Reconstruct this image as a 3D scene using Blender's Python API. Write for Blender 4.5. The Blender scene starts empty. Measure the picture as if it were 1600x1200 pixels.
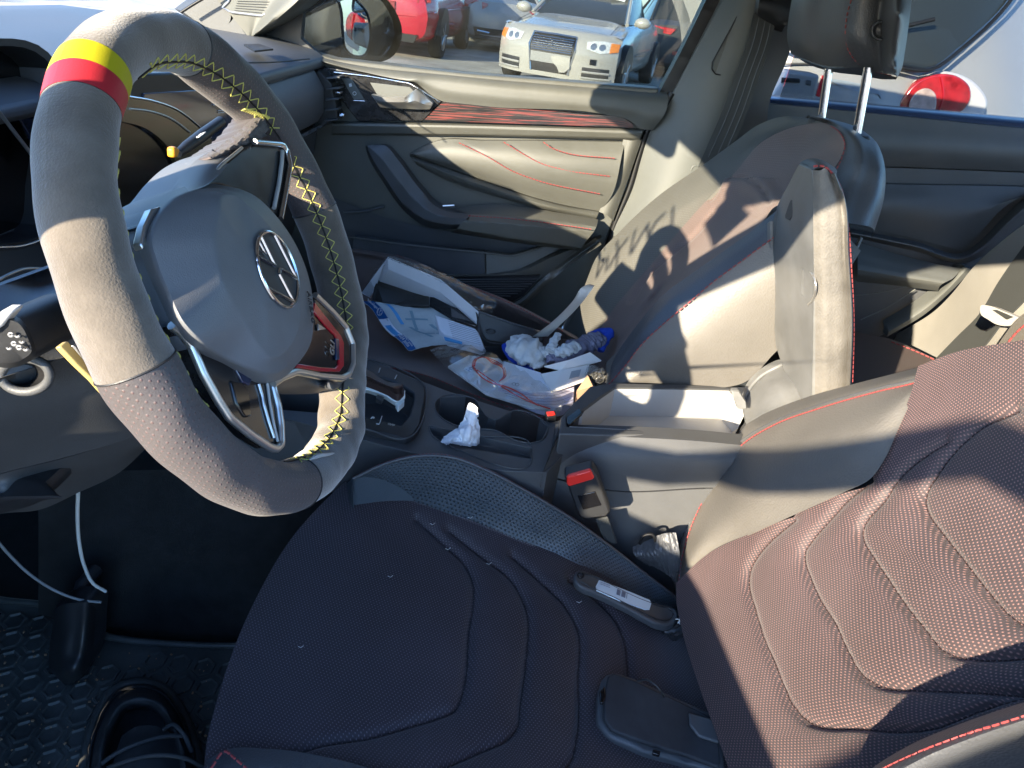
import bpy, bmesh, math, random
from mathutils import noise as mnoise
import numpy as np
from mathutils import Vector, Matrix
random.seed(7); np.random.seed(7)
sc = bpy.context.scene
COL = sc.collection
# ---------------------------------------------------------------- camera
# axes: +X rear of the car, +Y towards the passenger side, +Z up, cabin floor z=0
CP = np.array([-.09, -.61, .93]); PITCH = math.radians(28.3); ROLL = math.radians(8.0); FPX = 1139.0
FW = np.array([0, math.cos(PITCH), -math.sin(PITCH)]); RT = np.array([1., 0, 0]); UPV = np.cross(RT, FW)
RT2 = RT*math.cos(ROLL)+UPV*math.sin(ROLL); UP2 = -RT*math.sin(ROLL)+UPV*math.cos(ROLL)
cam = bpy.data.cameras.new('camera'); camo = bpy.data.objects.new('camera', cam); COL.objects.link(camo)
cam.sensor_width = 36; cam.lens = 36*FPX/1600; cam.clip_start = .02; cam.clip_end = 2000
m = Matrix.Identity(4)
for i in range(3):
    m[i][0] = RT2[i]; m[i][1] = UP2[i]; m[i][2] = -FW[i]; m[i][3] = CP[i]
camo.matrix_world = m; sc.camera = camo
# ---------------------------------------------------------------- light
SUN_TO = Vector((-.50, -.76, .29)).normalized()
SUN_EL = math.asin(SUN_TO.z); SUN_ROT = math.atan2(SUN_TO.x, SUN_TO.y)
w = bpy.data.worlds.new('World'); sc.world = w; w.use_nodes = True
nt = w.node_tree; bg = nt.nodes['Background']
sky = nt.nodes.new('ShaderNodeTexSky'); sky.sky_type = 'NISHITA'; sky.sun_disc = False
sky.sun_elevation = SUN_EL; sky.sun_rotation = SUN_ROT % (2*math.pi); sky.dust_density = .6; sky.ozone_density = 6.0
nt.links.new(sky.outputs[0], bg.inputs[0]); bg.inputs[1].default_value = .15
sl = bpy.data.lights.new('sun', 'SUN'); slo = bpy.data.objects.new('sun', sl); COL.objects.link(slo)
sl.energy = 3.7; sl.angle = math.radians(.5); sl.color = (1, .86, .65)
slo.rotation_euler = SUN_TO.to_track_quat('Z', 'Y').to_euler()
sc.view_settings.view_transform = 'Standard'; sc.view_settings.look = 'None'
sc.view_settings.exposure = 2.62; sc.view_settings.gamma = 1
sc.cycles.max_bounces = 10; sc.cycles.transparent_max_bounces = 16; sc.cycles.diffuse_bounces = 5
sc.cycles.use_denoising = True; sc.cycles.caustics_refractive = False; sc.cycles.caustics_reflective = False
sc.cycles.sample_clamp_indirect = 6
# ---------------------------------------------------------------- picture rays -> points on real surfaces
def ray(x, y):
    x = np.asarray(x, float); y = np.asarray(y, float)
    return FW+np.multiply.outer((x-800)/FPX, RT2)-np.multiply.outer((y-600)/FPX, UP2)
def on(p, ax, v):
    d = ray(p[0], p[1]); return CP+d*((v-CP[ax])/d[ax])
def on_plane(p, O, N):
    d = ray(p[0], p[1]); O = np.array(O, float); N = np.array(N, float)
    return CP+d*(((O-CP)@N)/(d@N))
# steering wheel frame
WT = math.radians(22.9); WC = np.array([-.304, -.084, .713]); WN = np.array([math.cos(WT), 0, math.sin(WT)])
WU0 = np.array([-math.sin(WT), 0, math.cos(WT)]); WS0 = np.array([0, 1., 0]); WROT = -.98*math.pi/6
def solve(P, mode):
    """P (...,3): picture x, y and a third value; mode says what plane the third value picks."""
    P = np.asarray(P, float); d = ray(P[..., 0], P[..., 1])
    if isinstance(mode, tuple):
        O, N = mode; N = np.array(N, float); N /= np.linalg.norm(N); t = ((np.array(O)-CP)@N+P[..., 2])/(d@N)
    elif mode in 'xyz':
        a = 'xyz'.index(mode); t = (P[..., 2]-CP[a])/d[..., a]
    elif mode == 'w':
        t = ((WC-CP)@WN+P[..., 2])/(d@WN)
    elif mode == 'd':
        t = P[..., 2]
    return CP+d*t[..., None]
def crv(pts, n, closed=False, sm=True):
    p = np.asarray(pts, float)
    if closed: p = np.vstack([p, p[:1]])
    L = np.r_[0, np.cumsum(np.linalg.norm(np.diff(p[:, :2] if p.shape[1] > 2 and abs(p[:, :2]).max() > 20 else p, axis=0), axis=1))]
    t = np.linspace(0, L[-1], n+1 if closed else n)
    if closed: t = t[:-1]
    if not sm or len(p) < 3:
        return np.stack([np.interp(t, L, p[:, k]) for k in range(p.shape[1])], 1)
    L = np.maximum.accumulate(L+np.arange(len(L))*1e-9)
    # monotone-ish hermite
    m_ = np.zeros_like(p); h = np.diff(L)[:, None]; s = np.diff(p, axis=0)/h
    m_[1:-1] = (s[:-1]*h[1:]+s[1:]*h[:-1])/(h[1:]+h[:-1])
    if closed: m_[0] = m_[-1] = (s[-1]*h[0]+s[0]*h[-1])/(h[0]+h[-1])
    else: m_[0] = s[0]; m_[-1] = s[-1]
    i = np.clip(np.searchsorted(L, t, 'right')-1, 0, len(L)-2)
    hh = (L[i+1]-L[i])[:, None]; q = ((t-L[i])[:, None])/hh
    return (2*q**3-3*q**2+1)*p[i]+(q**3-2*q**2+q)*hh*m_[i]+(-2*q**3+3*q**2)*p[i+1]+(q**3-q**2)*hh*m_[i+1]
def fn(G, sc_, amp, oc=4):
    """fractal noise on a grid of points"""
    return np.array([[mnoise.fractal(Vector(p)*sc_, .9, 2.1, oc) for p in r] for r in G])*amp
def a3(pts, v):
    return [(p[0], p[1], p[2] if len(p) > 2 else v) for p in pts]
# ---------------------------------------------------------------- objects
def link(o, parent=None):
    COL.objects.link(o)
    if parent is not None:
        o.parent = parent
    return o
def tag(o, label=None, cat=None, group=None, kind=None):
    if label: o['label'] = label
    if cat: o['category'] = cat
    if group: o['group'] = group
    if kind: o['kind'] = kind
    return o
def thing(name, label, cat, group=None, loc=None):
    o = bpy.data.objects.new(name, None); o.empty_display_size = .05; COL.objects.link(o)
    return tag(o, label, cat, group)
def mesh(name, V, F, mat, parent=None, smooth=True, ang=35, uv=None, bevel=0, seg=2, flipcam=False):
    me = bpy.data.meshes.new(name)
    me.from_pydata([tuple(map(float, v)) for v in V], [], [tuple(f) for f in F]); me.update()
    if uv is not None:
        ul = me.uv_layers.new(name='UVMap')
        li = np.zeros(len(me.loops), int); me.loops.foreach_get('vertex_index', li)
        ul.data.foreach_set('uv', np.asarray(uv, float)[li].ravel())
    bm = bmesh.new(); bm.from_mesh(me)
    bmesh.ops.recalc_face_normals(bm, faces=bm.faces[:]) if not flipcam else None
    if flipcam:
        s = 0
        for f in bm.faces:
            s += f.normal.dot(Vector(CP)-f.calc_center_median())
        if s < 0: bmesh.ops.reverse_faces(bm, faces=bm.faces[:])
    bm.to_mesh(me); bm.free()
    if smooth:
        me.shade_smooth()
        me.set_sharp_from_angle(angle=math.radians(ang))
    if mat: me.materials.append(mat)
    o = bpy.data.objects.new(name, me); link(o, parent)
    if bevel:
        b = o.modifiers.new('bevel', 'BEVEL'); b.width = bevel; b.segments = seg; b.limit_method = 'ANGLE'; b.angle_limit = math.radians(40)
        b.harden_normals = False
    return o
def gridf(nu, nv, closed=False, off=0):
    F = []
    for j in range(nv-1):
        for i in range(nu if closed else nu-1):
            a = off+j*nu+i; b = off+j*nu+(i+1) % nu
            F.append((a, b, b+nu, a+nu))
    return F
def grid_uv(G):
    du = np.r_[0, np.cumsum(np.linalg.norm(np.diff(G.mean(0) if False else G[G.shape[0]//2], axis=0), axis=1))]
    dv = np.r_[0, np.cumsum(np.linalg.norm(np.diff(G[:, G.shape[1]//2], axis=0), axis=1))]
    return np.stack(np.meshgrid(du, dv), -1)
def gnormals(G):
    du = np.gradient(G, axis=1); dv = np.gradient(G, axis=0); n = np.cross(du, dv)
    n /= np.linalg.norm(n, axis=2, keepdims=True)+1e-12
    if ((CP-G)*n).sum() < 0: n = -n
    return n
def pdist(PX, poly):
    """distance in picture px from grid points to a polyline"""
    best = np.full(PX.shape[:2], 1e9); p = np.asarray(poly, float)[:, :2]
    for a, b in zip(p[:-1], p[1:]):
        ab = b-a; t = np.clip(((PX[..., :2]-a)@ab)/(ab@ab+1e-9), 0, 1)
        best = np.minimum(best, np.linalg.norm(PX[..., :2]-a-t[..., None]*ab, axis=2))
    return best
def loft(name, curves, mode, mat, parent=None, nu=40, nv=12, sm=True, smv=True, grooves=(), gw=6, gd=.004, bumps=None,
         back=None, closed=False, cap=False, ang=50, v=0, rough=0, taper=1.0):
    """curves: picture-space curves with a third value, interpolated across; back: vector that gives the shell its thickness"""
    cs = [crv(a3(c, v), nu, closed, sm) for c in curves]
    A = np.stack(cs)                                  # k,nu,3
    k = len(cs)
    B = np.stack([crv(A[:, i], nv, False, smv and k > 2) if k > 1 else A[:, i] for i in range(nu)], 1)
    G = solve(B, mode)
    n = gnormals(G)
    disp = np.zeros(G.shape[:2])
    for g in grooves:
        gg = crv(g, 60) if len(g) > 2 else g
        d = pdist(B, gg); disp -= gd*np.exp(-(d/gw)**2)
    if bumps is not None: disp += bumps(B, G)
    if rough: disp += np.random.randn(*disp.shape)*rough
    G = G+n*disp[..., None]
    LAST[:] = [B, G, n]
    UV = grid_uv(G)
    V = list(G.reshape(-1, 3)); uv = list(UV.reshape(-1, 2)); F = gridf(nu, nv, closed)
    if cap:
        c = G[-1].mean(0); V.append(c); uv.append(UV[-1].mean(0)); ci = len(V)-1
        for i in range(nu): F.append(((nv-1)*nu+i, (nv-1)*nu+(i+1) % nu, ci))
    if back is not None:
        back = np.array(back, float)
        if closed: loop = list(range(nu))
        else:
            loop = list(range(nu))+[j*nu+nu-1 for j in range(1, nv)]+[(nv-1)*nu+i for i in range(nu-2, -1, -1)]+[j*nu for j in range(nv-2, 0, -1)]
        b0 = len(V); cen = np.mean([V[i] for i in loop], 0)
        for i in loop:
            q = V[i]; V.append(q+back+(cen-q)*(1-taper)); uv.append(uv[i])
        L = len(loop)
        for i in range(L): F.append((loop[i], loop[(i+1) % L], b0+(i+1) % L, b0+i))
    o = mesh(name, V, F, mat, parent, ang=ang, uv=uv, flipcam=True)
    o['_g'] = 0; del o['_g']
    return o
LAST = [None, None, None]
def seam(name, curves, m_, par, r=.0005, lift=.0006, L=.003, gap=.002):
    """rows of thread laid on the shell lofted last, along picture-space curves"""
    B, G, n = LAST; Bf = B[..., :2].reshape(-1, 2); Gf = G.reshape(-1, 3); nf = n.reshape(-1, 3); b = MB()
    for c in curves:
        q = crv(c, 160); P = []
        for p in q:
            d = ((Bf-p[:2])**2).sum(1); k = np.argsort(d)[:4]
            if d[k[0]] > 60: continue
            w_ = 1/(d[k]+.5); P.append((Gf[k]*w_[:, None]).sum(0)/w_.sum()+nf[k[0]]*lift)
        if len(P) > 3:
            s_ = dash_stitch(np.array(P), r, L, gap); b.add(s_.V, s_.F)
    return b.build(name, m_, par)
def poly3(name, P, back, mat, parent=None, bevel=.002, seg=2, smooth=True, ang=35):
    """a flat polygon of 3D points made solid along 'back'"""
    P = [np.array(p, float) for p in P]; n = len(P); back = np.array(back, float)
    V = P+[p+back for p in P]
    F = [tuple(range(n)), tuple(range(2*n-1, n-1, -1))]+[(i, n+i, n+(i+1) % n, (i+1) % n) for i in range(n)]
    return mesh(name, V, F, mat, parent, smooth=smooth, ang=ang, bevel=bevel, seg=seg)
def slab(name, pts, mode, v, back, mat, parent=None, bevel=.002, seg=2, round_=0, plane=None):
    if round_: pts = crv([p[:2] for p in pts], round_, True)
    if plane: P = [on_plane(p, *plane) for p in pts]
    else: P = solve(np.array([(p[0], p[1], p[2] if len(p) > 2 else v) for p in pts]), mode)
    if not hasattr(back, '__len__'):
        N = {'x': (1, 0, 0), 'y': (0, 1, 0), 'z': (0, 0, -1), 'w': tuple(-WN)}[mode] if not plane else tuple(-np.array(plane[1]))
        back = np.array(N, float)*back
    return poly3(name, P, back, mat, parent, bevel, seg)
def tube_vf(P, r, n=8, closed=False):
    P = np.asarray(P, float); N = len(P); T = np.gradient(P, axis=0) if not closed else np.roll(P, -1, 0)-np.roll(P, 1, 0)
    T /= np.linalg.norm(T, axis=1, keepdims=True)+1e-12
    r = np.broadcast_to(np.asarray(r, float), (N,)); V = []; a = np.array([0, 0, 1.]) if abs(T[0][2]) < .9 else np.array([1., 0, 0])
    u = np.cross(T[0], a); u /= np.linalg.norm(u)
    for i in range(N):
        u = u-T[i]*(u@T[i]); u /= np.linalg.norm(u)+1e-12; v = np.cross(T[i], u)
        for k in range(n):
            t = 2*math.pi*k/n; V.append(P[i]+r[i]*(u*math.cos(t)+v*math.sin(t)))
    F = []
    for i in range(N if closed else N-1):
        for k in range(n):
            j = (i+1) % N; F.append((i*n+k, i*n+(k+1) % n, j*n+(k+1) % n, j*n+k))
    if not closed: F += [tuple(range(n-1, -1, -1)), tuple((N-1)*n+k for k in range(n))]
    return V, F
class MB:
    def __init__(s): s.V = []; s.F = []
    def add(s, V, F):
        o = len(s.V); s.V += list(V); s.F += [tuple(i+o for i in f) for f in F]; return s
    def tube(s, P, r, n=8, closed=False): return s.add(*tube_vf(P, r, n, closed))
    def box(s, c, d, R=None):
        c = np.array(c, float); d = np.array(d, float)/2; R = np.eye(3) if R is None else np.array(R)
        V = [c+R@(d*np.array(k)) for k in [(-1, -1, -1), (1, -1, -1), (1, 1, -1), (-1, 1, -1), (-1, -1, 1), (1, -1, 1), (1, 1, 1), (-1, 1, 1)]]
        return s.add(V, [(0, 3, 2, 1), (4, 5, 6, 7), (0, 1, 5, 4), (1, 2, 6, 5), (2, 3, 7, 6), (3, 0, 4, 7)])
    def hexa(s, P, back):
        n = len(P); back = np.array(back, float); V = [np.array(p, float) for p in P]; V = V+[p+back for p in V]
        return s.add(V, [tuple(range(n)), tuple(range(2*n-1, n-1, -1))]+[(i, n+i, n+(i+1) % n, (i+1) % n) for i in range(n)])
    def rings(s, R, cap=True):
        n = len(R[0]); V = [p for r in R for p in r]; F = []
        for j in range(len(R)-1):
            for i in range(n): F.append((j*n+i, j*n+(i+1) % n, (j+1)*n+(i+1) % n, (j+1)*n+i))
        if cap: F += [tuple(range(n-1, -1, -1)), tuple((len(R)-1)*n+k for k in range(n))]
        return s.add(V, F)
    def build(s, name, mat, parent=None, bevel=0, ang=35, smooth=True, seg=2):
        return mesh(name, s.V, s.F, mat, parent, smooth=smooth, ang=ang, bevel=bevel, seg=seg)
def tubeo(name, P, r, mat, parent=None, n=8, closed=False): return MB().tube(P, r, n, closed).build(name, mat, parent, ang=60)
def ptube(name, pts, mode, v, r, mat, parent=None, n=30, sm=True, k=8, closed=False):
    return tubeo(name, solve(crv(a3(pts, v), n, closed, sm), mode), r, mat, parent, k, closed)
def dash_stitch(P, r, L=.0035, gap=.002, lift=None):
    """a row of short thread dashes along 3D curve P"""
    P = np.asarray(P, float); s = np.r_[0, np.cumsum(np.linalg.norm(np.diff(P, axis=0), axis=1))]; b = MB(); t = 0
    while t+L < s[-1]:
        q = np.stack([[np.interp(a, s, P[:, k]) for k in range(3)] for a in (t, t+L/2, t+L)])
        b.tube(q, r, 5); t += L+gap
    return b
def pstitch(name, pts, mode, v, mat, parent=None, r=.0007, toward=.0015, L=.0035, gap=.0018, n=80, sm=True):
    P = solve(crv(a3(pts, v), n, False, sm), mode); d = CP-P; P = P+toward*d/np.linalg.norm(d, axis=1, keepdims=True)
    return dash_stitch(P, r, L, gap).build(name, mat, parent)
def cut(o, cutters, solver='EXACT'):
    for c in cutters:
        b = o.modifiers.new('cut', 'BOOLEAN'); b.operation = 'DIFFERENCE'; b.object = c; b.solver = solver
    dg = bpy.context.evaluated_depsgraph_get(); dg.update()
    me = bpy.data.meshes.new_from_object(o.evaluated_get(dg)); old = o.data; o.modifiers.clear(); o.data = me; me.name = old.name
    for c in cutters:
        d = c.data; bpy.data.objects.remove(c); bpy.data.meshes.remove(d)
    me.shade_smooth(); me.set_sharp_from_angle(angle=math.radians(30))
def addbevel(o, wd, seg=2, ang=30):
    b = o.modifiers.new('bevel', 'BEVEL'); b.width = wd; b.segments = seg; b.limit_method = 'ANGLE'; b.angle_limit = math.radians(ang)
def text(name, s, O, X, Y, size, mat, parent=None, depth=.0004, squash=1):
    """s written with its middle at O, along unit vector X, letters' up along Y"""
    c = bpy.data.curves.new(name, 'FONT'); c.body = s; c.size = size; c.extrude = depth; c.align_x = 'CENTER'; c.align_y = 'CENTER'
    t = bpy.data.objects.new('tmp', c); COL.objects.link(t)
    dg = bpy.context.evaluated_depsgraph_get(); dg.update(); me = bpy.data.meshes.new_from_object(t.evaluated_get(dg))
    bpy.data.objects.remove(t)
    X = np.array(X, float); X /= np.linalg.norm(X); Y = np.array(Y, float); Y -= X*(X@Y); Y /= np.linalg.norm(Y); Z = np.cross(X, Y)
    for v in me.vertices:
        p = np.array(O)+X*v.co.x*squash+Y*v.co.y+Z*v.co.z; v.co = Vector(p)
    me.materials.clear(); me.materials.append(mat); me.name = name
    return link(bpy.data.objects.new(name, me), parent)
# ---------------------------------------------------------------- materials
def mat(name, col, rough=.5, spec=.5, metal=0, bump=0, bscale=200, var=0, vscale=8, coat=0, sheen=0, kind='noise', alpha=1, dust=0, tr=0):
    m = bpy.data.materials.new(name); m.use_nodes = True; n = m.node_tree.nodes; l = m.node_tree.links; b = n['Principled BSDF']
    b.inputs['Base Color'].default_value = (*col, 1); b.inputs['Roughness'].default_value = rough
    b.inputs['Specular IOR Level'].default_value = spec; b.inputs['Metallic'].default_value = metal
    b.inputs['Coat Weight'].default_value = coat; b.inputs['Coat Roughness'].default_value = .08
    b.inputs['Sheen Weight'].default_value = sheen; b.inputs['Sheen Roughness'].default_value = .5
    tc = n.new('ShaderNodeTexCoord')
    if var or dust:
        t = n.new('ShaderNodeTexNoise'); t.inputs['Scale'].default_value = vscale; t.inputs['Detail'].default_value = 8; t.inputs['Roughness'].default_value = .65
        l.new(tc.outputs['Object'], t.inputs['Vector'])
        r = n.new('ShaderNodeValToRGB'); c = np.array(col)
        r.color_ramp.elements[0].position = .3; r.color_ramp.elements[1].position = .7
        r.color_ramp.elements[0].color = (*(c*(1-var)), 1); r.color_ramp.elements[1].color = (*np.minimum(c*(1+var)+dust, 1), 1)
        l.new(t.outputs['Fac'], r.inputs['Fac']); l.new(r.outputs[0], b.inputs['Base Color'])
        rr = n.new('ShaderNodeMapRange'); rr.inputs['To Min'].default_value = max(rough-.08, .02); rr.inputs['To Max'].default_value = min(rough+.12, 1)
        l.new(t.outputs['Fac'], rr.inputs['Value']); l.new(rr.outputs[0], b.inputs['Roughness'])
    if bump:
        if kind == 'noise':
            t = n.new('ShaderNodeTexNoise'); t.inputs['Scale'].default_value = bscale; t.inputs['Detail'].default_value = 3; o = t.outputs['Fac']
        else:
            t = n.new('ShaderNodeTexVoronoi'); t.inputs['Scale'].default_value = bscale; o = t.outputs['Distance']
        l.new(tc.outputs['Object'], t.inputs['Vector'])
        bp = n.new('ShaderNodeBump'); bp.inputs['Strength'].default_value = bump; bp.inputs['Distance'].default_value = .0006
        l.new(o, bp.inputs['Height']); l.new(bp.outputs[0], b.inputs['Normal'])
    if tr:
        b.inputs['Transmission Weight'].default_value = tr
    return m
def M2(n, l, op, a, b=None):
    q = n.new('ShaderNodeMath'); q.operation = op
    for i, s in enumerate((a, b)):
        if s is None: continue
        if isinstance(s, (int, float)): q.inputs[i].default_value = s
        else: l.new(s, q.inputs[i])
    return q.outputs[0]
def dots(m, pitch, rad, col, bump=-.5, ratio=1.0, soft=.08, fac=1.0):
    """staggered dots laid out in the cloth's own UV metres"""
    n = m.node_tree.nodes; l = m.node_tree.links; b = n['Principled BSDF']
    uv = n.new('ShaderNodeUVMap'); s = n.new('ShaderNodeSeparateXYZ'); l.new(uv.outputs[0], s.inputs[0])
    v = M2(n, l, 'DIVIDE', s.outputs[1], pitch*ratio); row = M2(n, l, 'FLOOR', v); sh = M2(n, l, 'MULTIPLY', M2(n, l, 'MODULO', row, 2.0), .5)
    u = M2(n, l, 'ADD', M2(n, l, 'DIVIDE', s.outputs[0], pitch), sh)
    fu = M2(n, l, 'SUBTRACT', M2(n, l, 'FRACT', u), .5); fv = M2(n, l, 'MULTIPLY', M2(n, l, 'SUBTRACT', M2(n, l, 'FRACT', v), .5), ratio)
    d = M2(n, l, 'SQRT', M2(n, l, 'ADD', M2(n, l, 'MULTIPLY', fu, fu), M2(n, l, 'MULTIPLY', fv, fv)))
    mr = n.new('ShaderNodeMapRange'); mr.inputs['From Min'].default_value = rad-soft; mr.inputs['From Max'].default_value = rad+soft
    mr.inputs['To Min'].default_value = fac; mr.inputs['To Max'].default_value = 0; l.new(d, mr.inputs['Value'])
    mx = n.new('ShaderNodeMix'); mx.data_type = 'RGBA'; l.new(mr.outputs[0], mx.inputs[0])
    src = b.inputs['Base Color'].links[0].from_socket if b.inputs['Base Color'].links else None
    if src: l.new(src, mx.inputs[6])
    else: mx.inputs[6].default_value = b.inputs['Base Color'].default_value
    mx.inputs[7].default_value = (*col, 1); l.new(mx.outputs[2], b.inputs['Base Color'])
    bp = n.new('ShaderNodeBump'); bp.inputs['Strength'].default_value = abs(bump); bp.inputs['Distance'].default_value = .0008; bp.invert = bump < 0
    l.new(mr.outputs[0], bp.inputs['Height'])
    if b.inputs['Normal'].links: l.new(b.inputs['Normal'].links[0].from_socket, bp.inputs['Normal'])
    l.new(bp.outputs[0], b.inputs['Normal'])
    return m
def ribs(m, pitch, axis=1, strength=.5, col=None):
    n = m.node_tree.nodes; l = m.node_tree.links; b = n['Principled BSDF']
    uv = n.new('ShaderNodeUVMap'); s = n.new('ShaderNodeSeparateXYZ'); l.new(uv.outputs[0], s.inputs[0])
    h = M2(n, l, 'SINE', M2(n, l, 'MULTIPLY', s.outputs[axis], 2*math.pi/pitch))
    bp = n.new('ShaderNodeBump'); bp.inputs['Strength'].default_value = strength; bp.inputs['Distance'].default_value = .0006
    l.new(h, bp.inputs['Height'])
    if b.inputs['Normal'].links: l.new(b.inputs['Normal'].links[0].from_socket, bp.inputs['Normal'])
    l.new(bp.outputs[0], b.inputs['Normal'])
    return m
def glassmat(name, tint, gloss=.035, rough=.02, dust=0):
    m = bpy.data.materials.new(name); m.use_nodes = True; n = m.node_tree.nodes; l = m.node_tree.links
    n.remove(n['Principled BSDF']); out = n['Material Output']
    t = n.new('ShaderNodeBsdfTransparent'); t.inputs[0].default_value = (*tint, 1)
    g = n.new('ShaderNodeBsdfGlossy'); g.inputs['Roughness'].default_value = rough
    lw = n.new('ShaderNodeLayerWeight'); lw.inputs[0].default_value = .5
    fo = M2(n, l, 'ADD', M2(n, l, 'MULTIPLY', M2(n, l, 'POWER', lw.outputs['Facing'], 5.0), .8), gloss)
    mx = n.new('ShaderNodeMixShader'); l.new(fo, mx.inputs[0]); l.new(t.outputs[0], mx.inputs[1]); l.new(g.outputs[0], mx.inputs[2])
    last = mx.outputs[0]
    if dust:
        d = n.new('ShaderNodeBsdfDiffuse'); d.inputs[0].default_value = (.5, .48, .42, 1)
        tc = n.new('ShaderNodeTexCoord'); tx = n.new('ShaderNodeTexNoise'); tx.inputs['Scale'].default_value = 9; tx.inputs['Detail'].default_value = 10
        l.new(tc.outputs['Object'], tx.inputs['Vector'])
        mr = n.new('ShaderNodeMapRange'); mr.inputs['From Min'].default_value = .35; mr.inputs['From Max'].default_value = .75; mr.inputs['To Min'].default_value = dust*.4; mr.inputs['To Max'].default_value = dust*1.6
        l.new(tx.outputs['Fac'], mr.inputs['Value']); m2 = n.new('ShaderNodeMixShader'); l.new(mr.outputs[0], m2.inputs[0]); l.new(last, m2.inputs[1]); l.new(d.outputs[0], m2.inputs[2]); last = m2.outputs[0]
    l.new(last, out.inputs[0]); return m
K = {}
K['plastic'] = mat('dark_grey_plastic', (.060, .062, .064), .48, .5, bump=.35, bscale=900, var=.12, vscale=6, dust=.008)
K['plastic_hard'] = mat('hard_grey_plastic', (.055, .058, .062), .5, .5, bump=.25, bscale=1200, var=.15)
K['plastic_dark'] = mat('black_plastic', (.02, .021, .023), .45, .5, bump=.2, bscale=1200, var=.2)
K['door_soft'] = mat('soft_door_vinyl', (.082, .082, .071), .5, .5, bump=.3, bscale=1100, var=.1, vscale=5, dust=.01)
K['pillar'] = mat('pillar_plastic', (.095, .10, .094), .55, .4, bump=.25, bscale=1500, var=.1, vscale=5)
K['dash'] = mat('reflection_tinted_dash_plastic', (.095, .10, .108), .5, .5, bump=.35, bscale=900, var=.1, vscale=6, dust=.01)  # paler bluish base stands in for light reflected off the dash
K['hub'] = mat('airbag_cover_plastic', (.115, .12, .13), .5, .5, bump=.35, bscale=1100, var=.08, vscale=8, dust=.006)
K['gloss'] = mat('gloss_black_trim', (.006, .006, .007), .14, .4, coat=.3)
K['gloss_dusty'] = mat('dusty_gloss_black', (.010, .010, .011), .22, .45, coat=.25, var=.3, vscale=60, dust=.012)
K['chrome'] = mat('chrome', (.72, .73, .75), .16, .5, metal=1)
K['satin'] = mat('satin_silver', (.55, .54, .52), .3, .5, metal=.85)
K['leather'] = mat('black_leather', (.055, .058, .064), .42, .55, bump=.5, bscale=450, kind='vor', var=.1, vscale=6, dust=.006)
K['leather_side'] = mat('grained_leather', (.115, .108, .097), .5, .5, bump=.55, bscale=380, kind='vor', var=.1, vscale=6, dust=.008)
K['leather_perf'] = dots(mat('perforated_leather', (.055, .070, .084), .42, .5, bump=.5, bscale=450, kind='vor', var=.1, vscale=6, dust=.008), .0060, .22, (.006, .008, .010), -.8, ratio=.8, fac=.9)  # blue of the sky light is mixed into the leather's base colour
K['fabric'] = dots(mat('dotted_seat_cloth', (.024, .018, .023), .6, .4, bump=.5, bscale=600, var=.32, vscale=6, dust=.004, sheen=.15), .0040, .13, (.17, .14, .16), .4, ratio=.75, soft=.1, fac=.8)
K['fabric_red'] = dots(mat('red_dotted_seat_cloth', (.043, .032, .035), .6, .4, bump=.5, bscale=600, var=.28, vscale=6, dust=.004, sheen=.1), .0042, .16, (.30, .16, .14), .4, ratio=.75, soft=.1, fac=.85)
K['fabric_far'] = dots(mat('mesh_seat_cloth', (.082, .080, .070), .62, .4, bump=.4, bscale=700, var=.1, vscale=5, dust=.005), .005, .2, (.13, .13, .11), .4, ratio=.7, fac=.8)
K['fabric_pass'] = dots(mat('passenger_seat_cloth', (.105, .078, .066), .62, .4, bump=.4, bscale=700, var=.1, vscale=5, dust=.005, sheen=.1), .005, .22, (.16, .10, .09), .4, ratio=.7, fac=.8)
K['thread'] = mat('red_thread', (.26, .05, .05), .6, .3)
K['thread_y'] = mat('yellow_thread', (.50, .46, .12), .6, .3)
K['suede'] = mat('dark_suede', (.100, .085, .069), .85, .2, bump=.7, bscale=700, var=.38, vscale=17, dust=.008, sheen=.5)
K['rim_leather'] = dots(mat('perforated_rim_leather', (.06, .052, .052), .55, .4, bump=.3, bscale=900, var=.1, sheen=.1),   .0046, .13, (.11, .06, .055), .5, ratio=.8, fac=.7)
K['yellow'] = mat('yellow_band', (.40, .36, .01), .6, .3, bump=.2, bscale=900)
K['red'] = mat('red_band', (.36, .018, .028), .5, .4, bump=.2, bscale=900)
K['redgloss'] = mat('gloss_red_trim', (.42, .008, .02), .2, .5, coat=.5)
K['carpet'] = mat('black_carpet', (.020, .021, .021), .95, .1, bump=1, bscale=600, var=.3, vscale=20)
K['rubber'] = mat('black_rubber_mat', (.06, .063, .06), .5, .4, bump=.5, bscale=250, var=.4, vscale=12, dust=.006)
K['screen'] = mat('dark_blue_screen', (.010, .022, .06), .08, .6, coat=.7)
K['paper'] = mat('white_paper', (.74, .76, .80), .7, .3, bump=.15, bscale=60, var=.04)
K['paper_w'] = mat('warm_white_paper', (.74, .73, .69), .7, .3, bump=.15, bscale=60, var=.04)
K['ink'] = mat('printed_ink', (.22, .23, .27), .7, .2)
K['blue_print'] = mat('blue_print', (.01, .10, .30), .5, .4)
K['cyan_print'] = mat('light_blue_print', (.08, .32, .60), .5, .4)
K['folder'] = mat('brown_black_folder', (.030, .028, .025), .42, .5, bump=.3, bscale=700, var=.1)
K['glove'] = mat('white_knit_glove', (.50, .52, .52), .9, .1, bump=.8, bscale=500, var=.25, vscale=25)
K['glove_grey'] = mat('grey_knit_glove', (.16, .16, .22), .9, .1, bump=.8, bscale=500, var=.2, vscale=25)
K['blue_knit'] = mat('blue_knit_cuff', (.02, .06, .40), .85, .2, bump=.8, bscale=400, var=.2)
K['tissue'] = mat('white_tissue', (.70, .72, .76), .9, .1, bump=.4, bscale=200)
K['card'] = mat('brown_cardboard', (.32, .20, .12), .8, .2, bump=.3, bscale=300, var=.15)
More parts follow.
